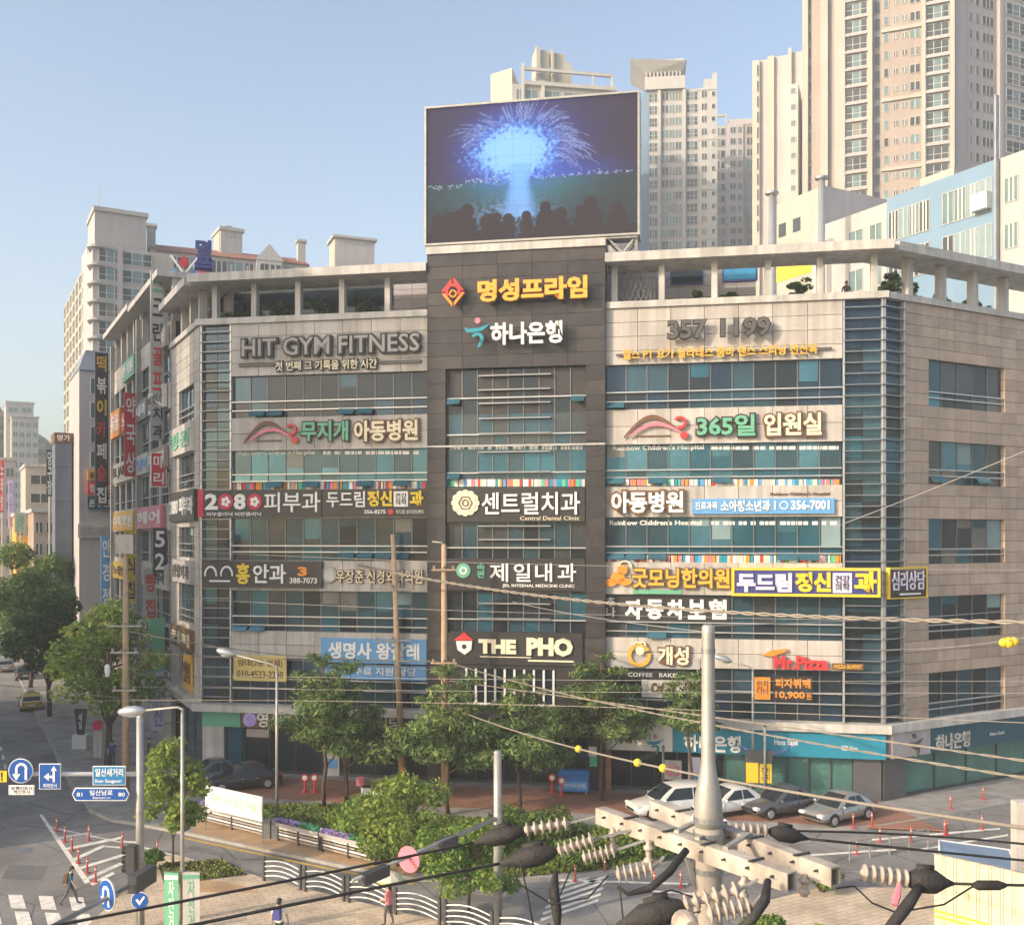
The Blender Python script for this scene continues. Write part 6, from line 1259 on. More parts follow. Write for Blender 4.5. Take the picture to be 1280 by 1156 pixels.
def park(t, px, py, rz, z=.0, Y=None): q = G(px, py, z) if Y is None else P(px, py, Y); t.location = (q.x, q.y, z); t.rotation_euler = (0, 0, rz); return t
park(car('yellow taxi driving away up the shaded street, nearest to the camera', [cy], taxi=True, name='taxi'), 38, 885, street_rz)
park(car('dark car with lit tail lights just ahead of the yellow taxi', [cb]), 30, 848, street_rz)
park(car('far silver car ahead of the others at the left edge of the street', [cs]), 6, 838, street_rz)
frz = math.atan2(.1805, -.9836)
park(car('white sport utility car parked with its nose towards the dark tower', [cw], 4.7, 1.86, 1.66, True), 838, 1017, frz+.5, .13)
park(car('white saloon parked behind the concrete power pole', [cw], 4.6, 1.82, 1.46), 908, 1015, frz+.62, .13)
park(car('dark car parked before the bank windows behind the sign posts', [cg], 4.5, 1.8, 1.5), 976, 1016, frz+.62, .13)
park(car('silver car parked nose out before the bank corner pier', [cs], 4.4, 1.8, 1.48), 1048, 1024, frz+.75, .13)
park(car('black car parked in the shade under the brown shop sign', [cb], 4.4, 1.8, 1.46), 304, 984, frz+.6, .13)
park(car('dark grey car beside the black one near the left corner', [cg], 4.4, 1.8, 1.5), 262, 980, frz+.75, .13)
# delivery scooter
q = G(468, 1000, .13); t = thing('scooter', 'pale scooter with a pink box under the second pine', 'scooter', (q.x, q.y, .13)); B = Vector(t.location)
m = MB(M['rubber'])
for dx in (-.6, .6): m.lathe(B+Vector((dx, -.06, .25)), (0, 1, 0), [(0, .2), (.02, .25), (.10, .25), (.12, .2)], n=14)
m.each('wheel', t); m = MB(M['txt_white']); m.tube([B+Vector(v) for v in ((.6, 0, .3), (.45, 0, .9), (.4, 0, 1.05))], .05); m.hexa([B+Vector(v) for v in ((-.7, -.16, .38), (.3, -.14, .3), (.3, .14, .3), (-.7, .16, .38), (-.75, -.14, .75), (-.1, -.12, .7), (-.1, .12, .7), (-.75, .14, .75))]); m.hexa([B+Vector(v) for v in ((.34, -.2, .35), (.5, -.12, .35), (.5, .12, .35), (.34, .2, .35), (.3, -.2, .9), (.44, -.12, .95), (.44, .12, .95), (.3, .2, .9))]); m.build('body', t)
m = MB(M['black']); m.beam(B+Vector((.4, -.32, 1.06)), B+Vector((.4, .32, 1.06)), .04, .04); m.box(B.x-.7, B.x-.1, B.y-.13, B.y+.13, B.z+.76, B.z+.84); m.build('seat', t); m = MB(M['pink']); m.box(B.x-1.0, B.x-.58, B.y-.22, B.y+.22, B.z+.86, B.z+1.28); m.build('box', t)

# ================================================================== PEOPLE
def person(label, loc, rz, h=1.68, stride=.0, arms=.1, top=None, legs=None, lean=0.0, skin=None, hairm=None, bag=None, hold=None, female=False):
    k = h/1.72; t = thing('person', label, 'person', (0, 0, 0)); V = []; E_ = []; Rd = []
    def v(p, r, par=None):
        V.append(Vector(p)*k); Rd.append(r*k); i = len(V)-1
        if par is not None: E_.append((par, i))
        return i
    lx = lambda z: lean*(z-.95)
    pel = v((0, 0, .95), .135); wa = v((lx(1.1), 0, 1.1), .12, pel); ch = v((lx(1.3), 0, 1.3), .145, wa); nk = v((lx(1.47), 0, 1.47), .06, ch); hd = v((lx(1.56)+.02, 0, 1.56), .085, nk); hc = v((lx(1.64)+.02, 0, 1.64), .095, hd); v((lx(1.7)+.01, 0, 1.70), .06, hc); v((lx(1.6)+.10, 0, 1.60), .018, hd)
    feet = []
    for s_ in (-1, 1):
        f = stride*s_; hp = v((0, .1*s_, .90), .095, pel); kn = v((f*.55+.04, .1*s_, .50), .062, hp); an = v((f-.02 if f >= 0 else f*1.15, .1*s_, .09 if f >= 0 else .16), .042, kn); v(((f+.16) if f >= 0 else f*1.15+.12, .11*s_, .035 if f >= 0 else .05), .036, an)
        sh = v((lx(1.4), .19*s_, 1.40), .065, ch); el = v((lx(1.15)-f*.4, (.24+arms*.3)*s_, 1.13), .045, sh)
        if hold and s_ == 1: wr = v((.26, .2, 1.12), .032, el)
        else: wr = v((lx(.9)-f*.75+.06, (.25+arms*.3)*s_, .90), .032, el)
        w_ = V[wr]/k; pm = v((w_.x+.02, w_.y, w_.z-.07), .034, wr)
        for q in range(4): fb_ = v((w_.x+.045-.024*q, w_.y+.004, w_.z-.13), .010, pm); v((w_.x+.05-.022*q, w_.y-.01*s_, w_.z-.185+.012*abs(q-1.3)), .008, fb_)
        th = v((w_.x+.055, w_.y-.01*s_, w_.z-.09), .010, pm); v((w_.x+.075, w_.y-.015*s_, w_.z-.125), .008, th)
    me = bpy.data.meshes.new('body'); me.from_pydata([tuple(a) for a in V], E_, []); ob = bpy.data.objects.new('body', me); TMP.collection.objects.link(ob)
    md = ob.modifiers.new('skin', 'SKIN')
    if not me.skin_vertices: me.skin_vertices.new() if hasattr(me.skin_vertices, 'new') else None
    for i, r in enumerate(Rd): sv = me.skin_vertices[0].data[i]; sv.radius = (r, r); sv.use_root = (i == 0)
    sb = ob.modifiers.new('sub', 'SUBSURF'); sb.levels = 1; TMP.view_layers[0].update(); dg = TMP.view_layers[0].depsgraph; me2 = bpy.data.meshes.new_from_object(ob.evaluated_get(dg)); bpy.data.objects.remove(ob)
    ms = [skin or M['skin'], top or M['white'], legs or M['navy'], M['black']]
    for m in ms: me2.materials.append(m)
    for p in me2.polygons:
        c = p.center/k; z = c.z; arm = abs(c.y) > .2+0*arms and z > .8
        p.material_index = 3 if z < .10 and not arm else (0 if z > 1.455 or (arm and z < 1.2) else (1 if z > .93 else 2)); p.use_smooth = True
    o = bpy.data.objects.new('body', me2); COL.objects.link(o); o.parent = t
    m = MB(hairm or M['hair']); m.ball((k*(lx(1.66)-.0), 0, k*1.675), (k*.105, k*.098, k*.085), n=12, k=8); m.ball((k*(lx(1.6)-.045), 0, k*1.60), (k*.07, k*.085, k*(.14 if female else .08)), n=10, k=6); m.build('hair', t, True)
    m = MB(M['black'])
    for s_ in (-1, 1): m.ball((k*(lx(1.6)+.108), s_*.033*k, k*1.625), k*.011, n=6, k=4)
    m.each('eye', t); m = MB(M['pink']); m.ball((k*(lx(1.55)+.1), 0, k*1.555), (.008, .022, .007), n=6, k=4); m.build('mouth', t)
    if bag: m = MB(bag); m.hexa([(k*a, k*b_, k*c_) for a, b_, c_ in ((lx(1.1)-.32, -.14, 1.05), (lx(1.1)-.12, -.15, 1.03), (lx(1.1)-.12, .15, 1.03), (lx(1.1)-.32, .14, 1.05), (lx(1.4)-.28, -.12, 1.42), (lx(1.4)-.12, -.14, 1.44), (lx(1.4)-.12, .14, 1.44), (lx(1.4)-.28, .12, 1.42))]); m.build('backpack', t)
    t.location = loc; t.rotation_euler = (0, 0, rz); return t
q = G(87, 1131); person('person with a dark backpack striding over the zebra crossing', tuple(q), .25, 1.55, .34, .1, M['bankdark'], M['txt_grey'], .14, bag=M['txt_brown'])
person('person in a white shirt with a dark bag walking away at the bottom edge', (-8.45, 36.9, .13), 1.4, 1.72, .12, .1, M['white'], M['signdark'], bag=M['navy'])
q = G(486, 1157, .13); person('person in pink flowered clothes walking under a pale parasol', (q.x, q.y, .13), 2.6, 1.6, .14, .1, M['pink'], M['txt_grey'], hold=True, female=True)
t = thing('parasol', 'pale yellow parasol with a yellow rim held over the pink clothed person', 'parasol', (q.x, q.y, .13)); c = Vector((q.x-.12, q.y-.05, .13)); m = MB(M['steel']); m.tube([c+Vector((0, 0, 1.0)), c+Vector((.12, 0, 2.05))], .012, n=6); m.build('handle', t)
m = MB(M['txt_cream']); m.lathe(c+Vector((.14, 0, 2.1)), (-.12, .05, -1), [(0, .01), (.05, .25), (.14, .45), (.26, .58)], n=10); m.build('canopy', t); m = MB(M['txt_yellow']); m.lathe(c+Vector((.14, 0, 2.1))+Vector((-.12, .05, -1)).normalized()*.25, (-.12, .05, -1), [(0, .575), (.05, .60)], n=10); m.build('rim', t)
q = G(140, 958, .13); person('person in dark blue walking on the shaded pavement by the left pole', (q.x, q.y, .13), 2.2, 1.7, .16, .1, M['navy'], M['signdark'])
q = G(186, 955, .13); person('person in black standing by the purple banner on the pavement', (q.x, q.y, .13), .4, 1.7, .06, .1, M['signdark'], M['black'])
c = MF.pt(MF.s(1058, -3), -3, 28.33); person('person standing on the right roof terrace under the pergola', tuple(c), -1.6, 1.72, .05, .1, M['txt_grey'], M['txt_grey'])
q = G(150, 1000, .13); person('person in grey at the pavement corner behind the blue road signs', (q.x, q.y, .13), .8, 1.68, .1, .1, M['txt_grey'], M['navy'])
# ================================================================== STREET FURNITURE
CAMF = lambda x, y: Fr(x, y, 1, 0)
def flat(x, y, ang=0): return Fr(x, y, math.cos(ang), math.sin(ang))
def cyl(path, r, m, name, parent, n=10): b = MB(m); b.tube(path, r, n=n); return b.build(name, parent, True)
def sag(a, b, s, n=18): a, b = Vector(a), Vector(b); return [a.lerp(b, i/n)-Vector((0, 0, s*4*(i/n)*(1-i/n))) for i in range(n+1)]
# --- near signal pole with its mast arm and road signs (left)
YS = 38.5
c = P(175, 1156, YS); t = thing('signal_pole', 'grey traffic signal pole with a long arm that carries the blue road signs', 'signal pole', (c.x, YS, .13)); za = P(175, 967, YS).z
cyl([(c.x, YS, .13), (c.x, YS, P(175, 896, YS).z)], [.17, .13], M['galv'], 'pole', t, 14); cyl([(c.x, YS, za), (-22.5, YS, za)], [.09, .06], M['white'], 'arm', t); m = MB(M['galv']); m.lathe((c.x, YS, .12), (0, 0, 1), [(0, .3), (.06, .3), (.1, .2)]); m.lathe((c.x, YS, P(175, 896, YS).z), (0, 0, 1), [(0, .14), (.1, .08)]); m.build('base_plate', t)
m = MB(M['darksteel']); z0 = P(175, 1087, YS).z; m.box(c.x-.34, c.x-.02, YS-.55, YS-.2, z0, z0+1.05); h = m.build('signal_head', t)
for k, mm in enumerate(('txt_green', 'txt_gold', 'red')): m = MB(M['black']); m.lathe((c.x-.34, YS-.38, z0+.18+k*.34), (-1, 0, 0), [(-.02, .12), (.0, .15), (.16, .15), (.17, .14)], n=12); m.build('visor', h)
m = MB(M['darksteel']); m.beam((c.x, YS-.2, z0+.5), (c.x-.2, YS-.3, z0+.5), .06, .06); m.build('bracket', t)
f = flat(c.x, YS-.18)
def roadsign(label, px, d, m, name='road_sign', edge=M['txt_white'], shape='rect'):
    a0, a1, z0, z1 = rect(f, *px, d); t = thing(name, label, 'road sign', tuple(f.pt((a0+a1)/2, d, z0))); b = MB(m)
    if shape == 'round':
        cx, cz, r = (a0+a1)/2, (z0+z1)/2, (a1-a0)/2; o = lambda q: [(cx+q*math.cos(6.2832*i/28), cz+q*math.sin(6.2832*i/28)) for i in range(28)]
        b.fpoly(f, o(r*.93), d, d+.03); b.build('panel', t); b = MB(edge); b.fpoly(f, o(r), d-.02, d+.01); b.build('border', t)
    elif shape == 'hex':
        k = (z1-z0)*.5; o = lambda e: [(a0+k*.5+e, z0+e), (a1-k*.5-e, z0+e), (a1-e, (z0+z1)/2), (a1-k*.5-e, z1-e), (a0+k*.5+e, z1-e), (a0+e, (z0+z1)/2)]
        b.fpoly(f, o(.04), d, d+.03); b.build('panel', t); b = MB(edge); b.fpoly(f, o(0), d-.02, d+.01); b.build('border', t)
    else: b.fb(f, a0+.03, a1-.03, d, d+.03, z0+.03, z1-.03); b.build('panel', t); b = MB(edge); b.fb(f, a0, a1, d-.02, d+.01, z0, z1); b.build('border', t)
    b = MB(M['galv']); b.fb(f, (a0+a1)/2-.04, (a0+a1)/2+.04, -.06, d-.02, z0+.1, z1-.05); b.build('bracket', t)
    return t
def ftxt(t, body, px, d, m, bold=.01): a0, a1, z0, z1 = rect(f, *px, d); b = MB(m); b.text(f, body, a0, a1, z0, z1, d, .01, m, bold); b.build('lettering', t)
def arrow(t, pts, d, m=M['txt_white']): b = MB(m); b.fpoly(f, [(f.s(x, d), f.z(x, y, d)) for x, y in pts], d, d+.015); b.build('arrow', t)
t = roadsign('round blue U-turn sign on the mast arm, white arrow bending left', (10.5, 41.5, 947.5, 978.5), .12, M['roadblue'], shape='round')
b = MB(M['txt_white']); ring(b, f, 26.5, 961, .23, .09, .15, .165, M['txt_white'], 14, 0, 3.1416); A = rect(f, 31, 34, 961, 974, .15); b.fb(f, A[0], A[1], .15, .165, A[2], A[3]); A = rect(f, 19, 22, 961, 968, .15); b.fb(f, A[0], A[1], .15, .165, A[2], A[3]); b.build('arrow', t); arrow(t, [(15.5, 967), (25.5, 967), (20.5, 975)], .15)
t = roadsign('small white text plate hanging under the round U-turn sign', (11, 43, 981, 993), .12, M['txt_white']); ftxt(t, '보행신호시\n적신호시', (14, 40, 982.5, 991.5), .15, M['txt_black'])
t = roadsign('square blue sign with white straight and left turn arrows', (49, 76, 954, 986), .12, M['roadblue'])
b = MB(M['txt_white']); A = rect(f, 66, 68.6, 962, 977, .15); b.fb(f, A[0], A[1], .15, .165, A[2], A[3]); A = rect(f, 60, 66, 969, 972, .15); b.fb(f, A[0], A[1], .15, .165, A[2], A[3]); b.build('arrow', t); arrow(t, [(63.6, 963), (67.3, 957), (71, 963)], .15); arrow(t, [(61, 965.5), (61, 975.5), (55, 970.5)], .15); ftxt(t, '좌회전시', (54, 71, 979, 984), .15, M['txt_white'])
t = roadsign('teal blue place name sign with white Korean letters above the arm', (116, 157, 957, 981), .12, M['roadteal']); ftxt(t, '일산새거리', (119, 154, 960, 970), .15, M['txt_white'], .015); ftxt(t, 'Ilsan Saegeori', (119, 152, 973.5, 979), .15, M['txt_white'], .01)
t = roadsign('long pointed blue street name sign below the place name sign', (90, 162, 984, 1000.5), .12, M['roadblue'], shape='hex'); ftxt(t, '일산남로', (112, 141, 987, 993.5), .15, M['txt_white'], .01); ftxt(t, 'Ilsannam-ro', (116, 138, 995, 998), .15, M['txt_white'], .0); ftxt(t, '81', (96, 103, 990, 995), .15, M['txt_white'], .01); ftxt(t, '80', (148, 156, 990, 995), .15, M['txt_white'], .01)
t = roadsign('yellow warning plate at the left end of the mast arm', (-9, 10, 962, 978), .12, M['txt_yellow'], edge=M['txt_black']); ftxt(t, '!', (1, 3.5, 964.5, 975.5), .15, M['txt_black'], .03)
c2 = P(175, 1125, 37.6); f = flat(c2.x, 37.6); t = roadsign('round blue keep right sign with a white arrow low on its post', (164, 186, 1114, 1136), .08, M['roadblue'], shape='round'); arrow(t, [(169.5, 1124.5), (172, 1122.5), (174.2, 1126.5), (179.6, 1119.3), (181.3, 1121), (174.5, 1131)], .11)
cyl([(c2.x, 37.55, .13), (c2.x, 37.55, P(175, 1114, 37.6).z)], .04, M['galv'], 'post', t); m = MB(M['txt_yellow']); m.box(c2.x-.3, c2.x+.1, 37.2, 37.5, .13, .5); m.build('base_block', t)
# --- nearer mast arm with U turn sign, its pole is below the frame
t = thing('signal_pole', 'near mast arm crossing the lower left corner with a dark signal head at its tip', 'signal pole', (-13.6, 20.2, 0)); cyl([(-13.6, 20.2, 0), (-13.6, 20.2, 6)], [.18, .13], M['galv'], 'pole', t); cyl([(-13.6, 20.2, 4.9), (-11.0, 29.2, 4.95)], [.1, .06], M['steel'], 'arm', t)
m = MB(M['darksteel']); m.beam((-10.95, 29.3, 4.95), (-10.75, 30.4, 4.95), .28, .5); m.each('signal_head', t)
f = Fr(-11.25, 28.55, .55, .2); c = P(134, 1118, 28.4); f = Fr(c.x, 28.4, .9, .42); r = .44; t = thing('road_sign', 'round blue U-turn sign seen at a slant on the near mast arm', 'road sign', (c.x, 28.4, c.z-r))
f = Fr(c.x, 28.4, .75, -.66)
o = lambda q, dz=0: [(q*math.cos(6.2832*i/26), c.z+q*math.sin(6.2832*i/26)) for i in range(26)]
b = MB(M['roadblue']); b.fpoly(f, o(r*.93), .0, .03); b.build('panel', t); b = MB(M['txt_white']); b.fpoly(f, o(r), -.03, .01); b.build('border', t); b = MB(M['txt_white'])
for i in range(12): v0, v1 = math.pi*i/12, math.pi*(i+1)/12; b.fpoly(f, [(.2*math.cos(v0), c.z+.06+.2*math.sin(v0)), (.2*math.cos(v1), c.z+.06+.2*math.sin(v1)), (.11*math.cos(v1), c.z+.06+.11*math.sin(v1)), (.11*math.cos(v0), c.z+.06+.11*math.sin(v0))], .03, .045)
b.fb(f, .11, .2, .03, .045, c.z-.3, c.z+.06); b.fb(f, -.2, -.11, .03, .045, c.z-.1, c.z+.06); b.fpoly(f, [(-.29, c.z-.08), (-.02, c.z-.08), (-.155, c.z-.3)], .03, .045); b.build('arrow', t); b = MB(M['galv']); b.beam((c.x, 28.4, c.z), (-11.2, 28.5, 4.93), .07, .07); b.build('bracket', t)
# --- street lamps
def lamp(label, px, Y, ptop, hx, hy, zb=.13, r=.085, arm=True, hd=None):
    c = P(px, ptop, Y); t = thing('street_lamp', label, 'street lamp', (c.x, Y, zb)); h = P(hx, hy, hd or Y); e = Vector((c.x, Y, c.z))
    cyl([(c.x, Y, zb), (c.x, Y, c.z-.15)], [r, r*.7], M['galv'], 'pole', t, 12)
    cyl([(c.x, Y, c.z-.2), (c.x, Y, c.z-.03), e+(h-e)*.12+Vector((0, 0, .05)), h], [r*.7, r*.65, .045, .04], M['galv'], 'arm', t)
    d = (h-e).normalized(); m = MB(M['alu']); m.lathe(h-d*.1, d, [(0, .05), (.1, .14), (.35, .20), (.7, .19), (.95, .10), (1.0, .02)], n=12); m.build('lamp_head', t, True); m = MB(M['txt_white']); m.ball(h+d*.4-Vector((0, 0, .1)), (.26, .14, .12), n=10, k=5); m.build('lamp_glass', t, True)
    m = MB(M['galv']); m.lathe((c.x, Y, zb-.01), (0, 0, 1), [(0, .22), (.05, .22), (.1, .12)]); m.build('base_plate', t); return t
lamp('street lamp with its cobra head pointing left over the traffic island', 228, 37.0, 885, 178, 888)
lamp('street lamp with its head pointing left behind the concrete power pole', 941, 57.0, 836, 912, 826)
lamp('thin street lamp left of the pines with its head to the left', 346, 50.8, 833, 292, 818)
t = thing('banner', 'pair of green and white cloth banners on the island lamp post', 'banner', (P(228, 1100, 37).x, 36.9, .9)); x0 = P(228, 1100, 37).x; zt_, zb_ = P(228, 1088, 37).z, .55
for s_, mm, w_ in ((-1, 'txt_green', .55), (1, 'offwhite', .6)):
    fb_ = Fr(x0+s_*.06-(w_ if s_ < 0 else 0), 36.85, 1, .12*s_); b = MB(M[mm]); b.fb(fb_, 0, w_, 0, .015, zb_, zt_); b.build('cloth', t); b = MB(M['txt_white'] if s_ < 0 else M['txt_green']); b.text(fb_, '자\n전\n거', w_*.3, w_*.7, zb_+.2, zt_-.3, .015, .01, b.mat, .01); b.fb(fb_, .02, w_-.02, .016, .025, zt_-.25, zt_-.1); b.build('lettering', t)
b = MB(M['steel']); b.beam((x0-.65, 36.9, zt_), (x0+.7, 36.9, zt_), .03, .03); b.beam((x0-.65, 36.9, zb_), (x0+.7, 36.9, zb_), .03, .03); b.build('rod', t)
# --- utility poles
def upole(label, px, pt_, pb, r, lean=0, mm='pole_sunlit', arms=(), Y=None):
    q = G(px+lean, pb, .13) if Y is None else P(px+lean, 700, Y); Y = q.y; top = P(px, pt_, Y); t = thing('utility_pole', label, 'utility pole', (q.x, Y, .13)); cyl([(q.x, Y, .13), (top.x, Y, top.z)], [r*1.15, r*.72], M[mm], 'pole', t, 12)
    for py, w, mat_ in arms:
        z = P(px, py, Y).z; m = MB(M[mat_]); m.beam((top.x-w/2, Y-.2, z), (top.x+w/2, Y-.2, z), .09, .09); a = m.build('cross_arm', t)
        for k in range(3): m = MB(M['porcelain']); m.lathe((top.x-w/2+.15+k*(w-.3)/2, Y-.2, z+.04), (0, 0, 1), [(0, .05), (.06, .09), (.1, .05), (.16, .1), (.2, .04)], n=10); m.build('insulator', a)
    return t
t = upole('warm lit concrete utility pole at the left pavement, above the blue signs', 157, 684, 948, .20, 0, arms=((782, 2.0, 'galv'), (815, 1.6, 'galv'), (862, 1.4, 'galv')), Y=58)
b = MB(M['txt_white']); q = P(150, 838, 58); b.lathe((q.x-.6, q.y-.3, q.z-.3), (0, 0, 1), [(0, .1), (.3, .16), (.6, .16), (.7, .06)], n=10); b.build('arrester', t)
b = MB(M['galv']); q = P(157, 662, 58); b.box(q.x-.5, q.x+.5, q.y-.2, q.y+.2, P(157, 690, 58).z-.1, P(157, 668, 58).z); b.build('top_box', t)
t = upole('central utility pole that also carries a thin lamp arm at its top', 555, 680, 992, .20, 1, arms=((712, 1.4, 'pole_sunlit'), (828, 1.5, 'pole_sunlit')))
q = P(555, 680, 59); cyl([P(555, 684, 59), P(553, 678, 59), P(540, 677, 59)], .05, M['galv'], 'lamp_arm', t)
t = upole('leaning utility pole with an orange painted foot, left of the central pole', 491, 668, 978, .19, 12, arms=((736, 2.8, 'galv'), (800, 2.2, 'galv')))
q = G(503, 978, .13); cyl([(q.x, q.y, .14), (q.x, q.y, 1.1)], .225, M['orange'], 'painted_foot', t)
t = thing('steel_post', 'plain steel post rising between the two round bush trees', 'post', (P(622, 1100, 39).x, 39, .13)); x = P(622, 1100, 39).x; zt_ = P(622, 940, 39).z; cyl([(x, 39, .13), (x, 39, zt_)], [.17, .15], M['galv'], 'pole', t, 14); b = MB(M['galv']); b.ball((x, 39, zt_), (.15, .15, .08)); b.build('cap', t)
a_, e_ = Vector((x, 39, 4.2)), Vector((-5.0, 31.9, 4.2)); cyl([a_, e_], [.09, .055], M['galv'], 'arm', t)
for f0, f1, w in ((.34, .46, .34), (.80, .95, .30)): b = MB(M['darksteel']); b.beam(a_.lerp(e_, f0)-Vector((0, 0, .12)), a_.lerp(e_, f1)-Vector((0, 0, .12)), w, .36); h = b.build('signal_head', t)
m = MB(M['pink']); q = a_.lerp(e_, .66); m.lathe(q+Vector((0, 0, -.1)), (.52, .85, 0), [(0, .45), (.03, .45)], n=22); s_ = m.build('sign_disc', t)
for k, (px, pt_, pb, lab) in enumerate(((956, 908, 1004, 'slim steel post right of the notice board'), (829, 935, 1012, 'dark slim post in front of the white sport utility car'))): q = G(px, pb, .13); t = thing('steel_post', lab, 'post', tuple(q)); cyl([tuple(q), (q.x, q.y, P(px, pt_, q.y).z)], .07, M['galv'] if k == 0 else M['darksteel'], 'pole', t); b = MB(M['darksteel']); b.lathe((q.x, q.y, P(px, pt_, q.y).z), (0, 0, 1), [(0, .08), (.08, .1), (.2, .02)], n=10); b.build('cap', t)
# --- near concrete power pole with cross arms
X0, Y0 = 1.93, 10.0
t = thing('power_pole', 'near concrete power pole with white cross arms and porcelain insulators', 'power pole', (X0, Y0, 0)); b = MB(M['pole_conc']); b.lathe((X0, Y0, 0), (0, 0, 1), [(0, .2), (12.0, .138), (12.15, .138)], n=20); b.build('pole', t, True)
b = MB(M['galv']); b.lathe((X0, Y0, 12.15), (0, 0, 1), [(0, .135), (.12, .142), (.3, .132), (.48, .095), (.62, .07), (1.9, .064), (1.96, .063), (1.98, .045)], n=20); b.build('extension', t, True)
b = MB(M['steel'])
for z in (11.7, 12.05, 12.2, 13.85): b.lathe((X0, Y0, z), (0, 0, 1), [(0, .15 if z < 13 else .07), (.05, .15 if z < 13 else .07)], n=18)
b.each('band', t)
arms = []
MW = mat('cross_arm_white', (.46, .41, .35), .65, var=.22, vs=5, streak=.6)
for px0, py0, Ya, px1, py1, Yb in ((750, 1019, 11.0, 990, 1101, 8.87), (817, 1010, 11.28, 1045, 1094, 8.99)):
    A, B = P(px0, py0, Ya), P(px1, py1, Yb); z = (A.z+B.z)/2; A.z = B.z = z; d = (B-A).normalized(); up = Vector((0, 0, 1)); sd = d.cross(up); w, h = .062, .085; b = MB(MW); i = 2
    o = [A-sd*w-up*h, A+sd*w-up*h, A+sd*w+up*h, A-sd*w+up*h]; n_ = [q+(B-A) for q in o]; q_ = .014; k_ = [B-sd*(w-q_)-up*(h-q_), B+sd*(w-q_)-up*(h-q_), B+sd*(w-q_)+up*(h-q_), B-sd*(w-q_)+up*(h-q_)]; r_ = [v-d*.12 for v in k_]
    b.add(o+n_+k_+r_, [(0, 3, 2, 1), (0, 1, 5, 4), (1, 2, 6, 5), (2, 3, 7, 6), (3, 0, 4, 7), (4, 5, 9, 8), (5, 6, 10, 9), (6, 7, 11, 10), (7, 4, 8, 11), (8, 9, 13, 12), (9, 10, 14, 13), (10, 11, 15, 14), (11, 8, 12, 15)]); b.poly(r_, M['black']); am = b.build('cross_arm', t); arms.append((A, B, d, sd))
    b = MB(M['darksteel'])
    for k in range(9): f_ = .06+k*.11; c = A.lerp(B, f_); b.lathe(c-sd*(w+.03)+up*.02, sd, [(0, .018), (.02, .02), (w*2+.06, .012), (w*2+.07, .012)], n=8)
    for f_ in (.2, .42, .62, .85): c = A.lerp(B, f_); b.beam(c-sd*(w+.008)-up*(h+.01), c-sd*(w+.008)+up*(h+.02), .03, .012); b.beam(c-sd*(w+.008)+up*(h+.012), c+sd*(w+.05)+up*(h+.012), .03, .014)
    b.build('bolt', am)
b = MB(M['galv']); A0, B0, d0, s0 = arms[0]; A1, B1, d1, s1 = arms[1]
for f_ in (.45, .56, .70): b.beam(A0.lerp(B0, f_)+Vector((0, 0, .1)), A1.lerp(B1, max(0, f_-.12))+Vector((0, 0, .1)), .05, .03)
b.beam(A0.lerp(B0, .5)+Vector((0, 0, -.1)), Vector((X0, Y0, 11.2)), .04, .04); b.each('brace', t)
def ins(label_, a, b_, Y, n, r, dark=False, Yb=None, parent=None):
    a, b_ = P(*a, Y), P(*b_, Yb or Y); d = b_-a; L_ = d.length; pr = [(0, .02)]
    for k in range(n):
        z = L_*(k+.25)/n; s_ = L_/n; pr += [(z, .030), (z+.08*s_, r*.55), (z+.22*s_, r*.96), (z+.34*s_, r), (z+.46*s_, r*.92), (z+.48*s_, r*.5), (z+.7*s_, .034)]
    pr += [(L_, .02)]; m = MB(M['porcelain']); m.lathe(a, d, pr, n=14); m.build('insulator', t, True)
ins('a', (712, 1028), (655, 1037), 11.0, 6, .075); ins('b', (743, 1048), (697, 1063), 10.4, 6, .08); ins('c', (770, 1062), (728, 1072), 10.2, 6, .075); ins('d', (818, 1084), (770, 1093), 9.7, 6, .085); ins('e', (906, 1035), (960, 1038), 11.0, 6, .075); ins('f', (1075, 1090), (1136, 1098), 9.4, 6, .085); ins('g', (926, 1111), (853, 1131), 8.9, 6, .085); ins('h', (940, 1133), (884, 1142), 8.6, 6, .085)
ins('p', (766, 1034), (767, 1064), 10.6, 2, .05); ins('q', (811, 1050), (811, 1082), 10.2, 2, .055); ins('r', (930, 1095), (929, 1125), 9.2, 2, .05); ins('s', (1006, 1092), (1005, 1120), 9.2, 2, .055)
b = MB(M['galv'])
for a, c, Y in (((752, 1018), (712, 1028), 11.0), ((790, 1037), (743, 1048), 10.5), ((806, 1050), (770, 1062), 10.2), ((830, 1070), (818, 1084), 9.8), ((893, 1032), (906, 1035), 11.0), ((1045, 1090), (1075, 1090), 9.2), ((948, 1098), (926, 1111), 9.0), ((960, 1108), (940, 1133), 8.8)): b.beam(P(*a, Y), P(*c, Y), .022, .022)
b.each('link', t)
b = MB(M['txt_white']);
for px, py, Y in ((988, 1077, 9.8), (870, 1023, 10.4), (905, 1030, 10.6)): b.ball(P(px, py, Y), (.05, .05, .06), n=8, k=5)
b.each('small_insulator', t)
def sleeve(a, c, Y, r, Yb=None):
    a, c = P(*a, Y), P(*c, Yb or Y); d = c-a; L_ = d.length; m = MB(M['rubber']); m.lathe(a, d, [(0, .018), (L_*.08, r*.55), (L_*.3, r), (L_*.62, r*.95), (L_*.85, r*.4), (L_, .016)], n=12); u_ = Vector((0, 0, 1)); m.beam(a+d*.25+u_*r*.9, a+d*.6+u_*r*.9, .03, r*.8); m.build('sleeve', t, True)
sleeve((655, 1037), (592, 1053), 11.0, .10); sleeve((697, 1063), (625, 1079), 10.4, .11); sleeve((960, 1038), (1010, 1048), 11.0, .09); sleeve((1130, 1098), (1192, 1104), 9.4, .115); sleeve((858, 1130), (770, 1156), 8.9, .12)
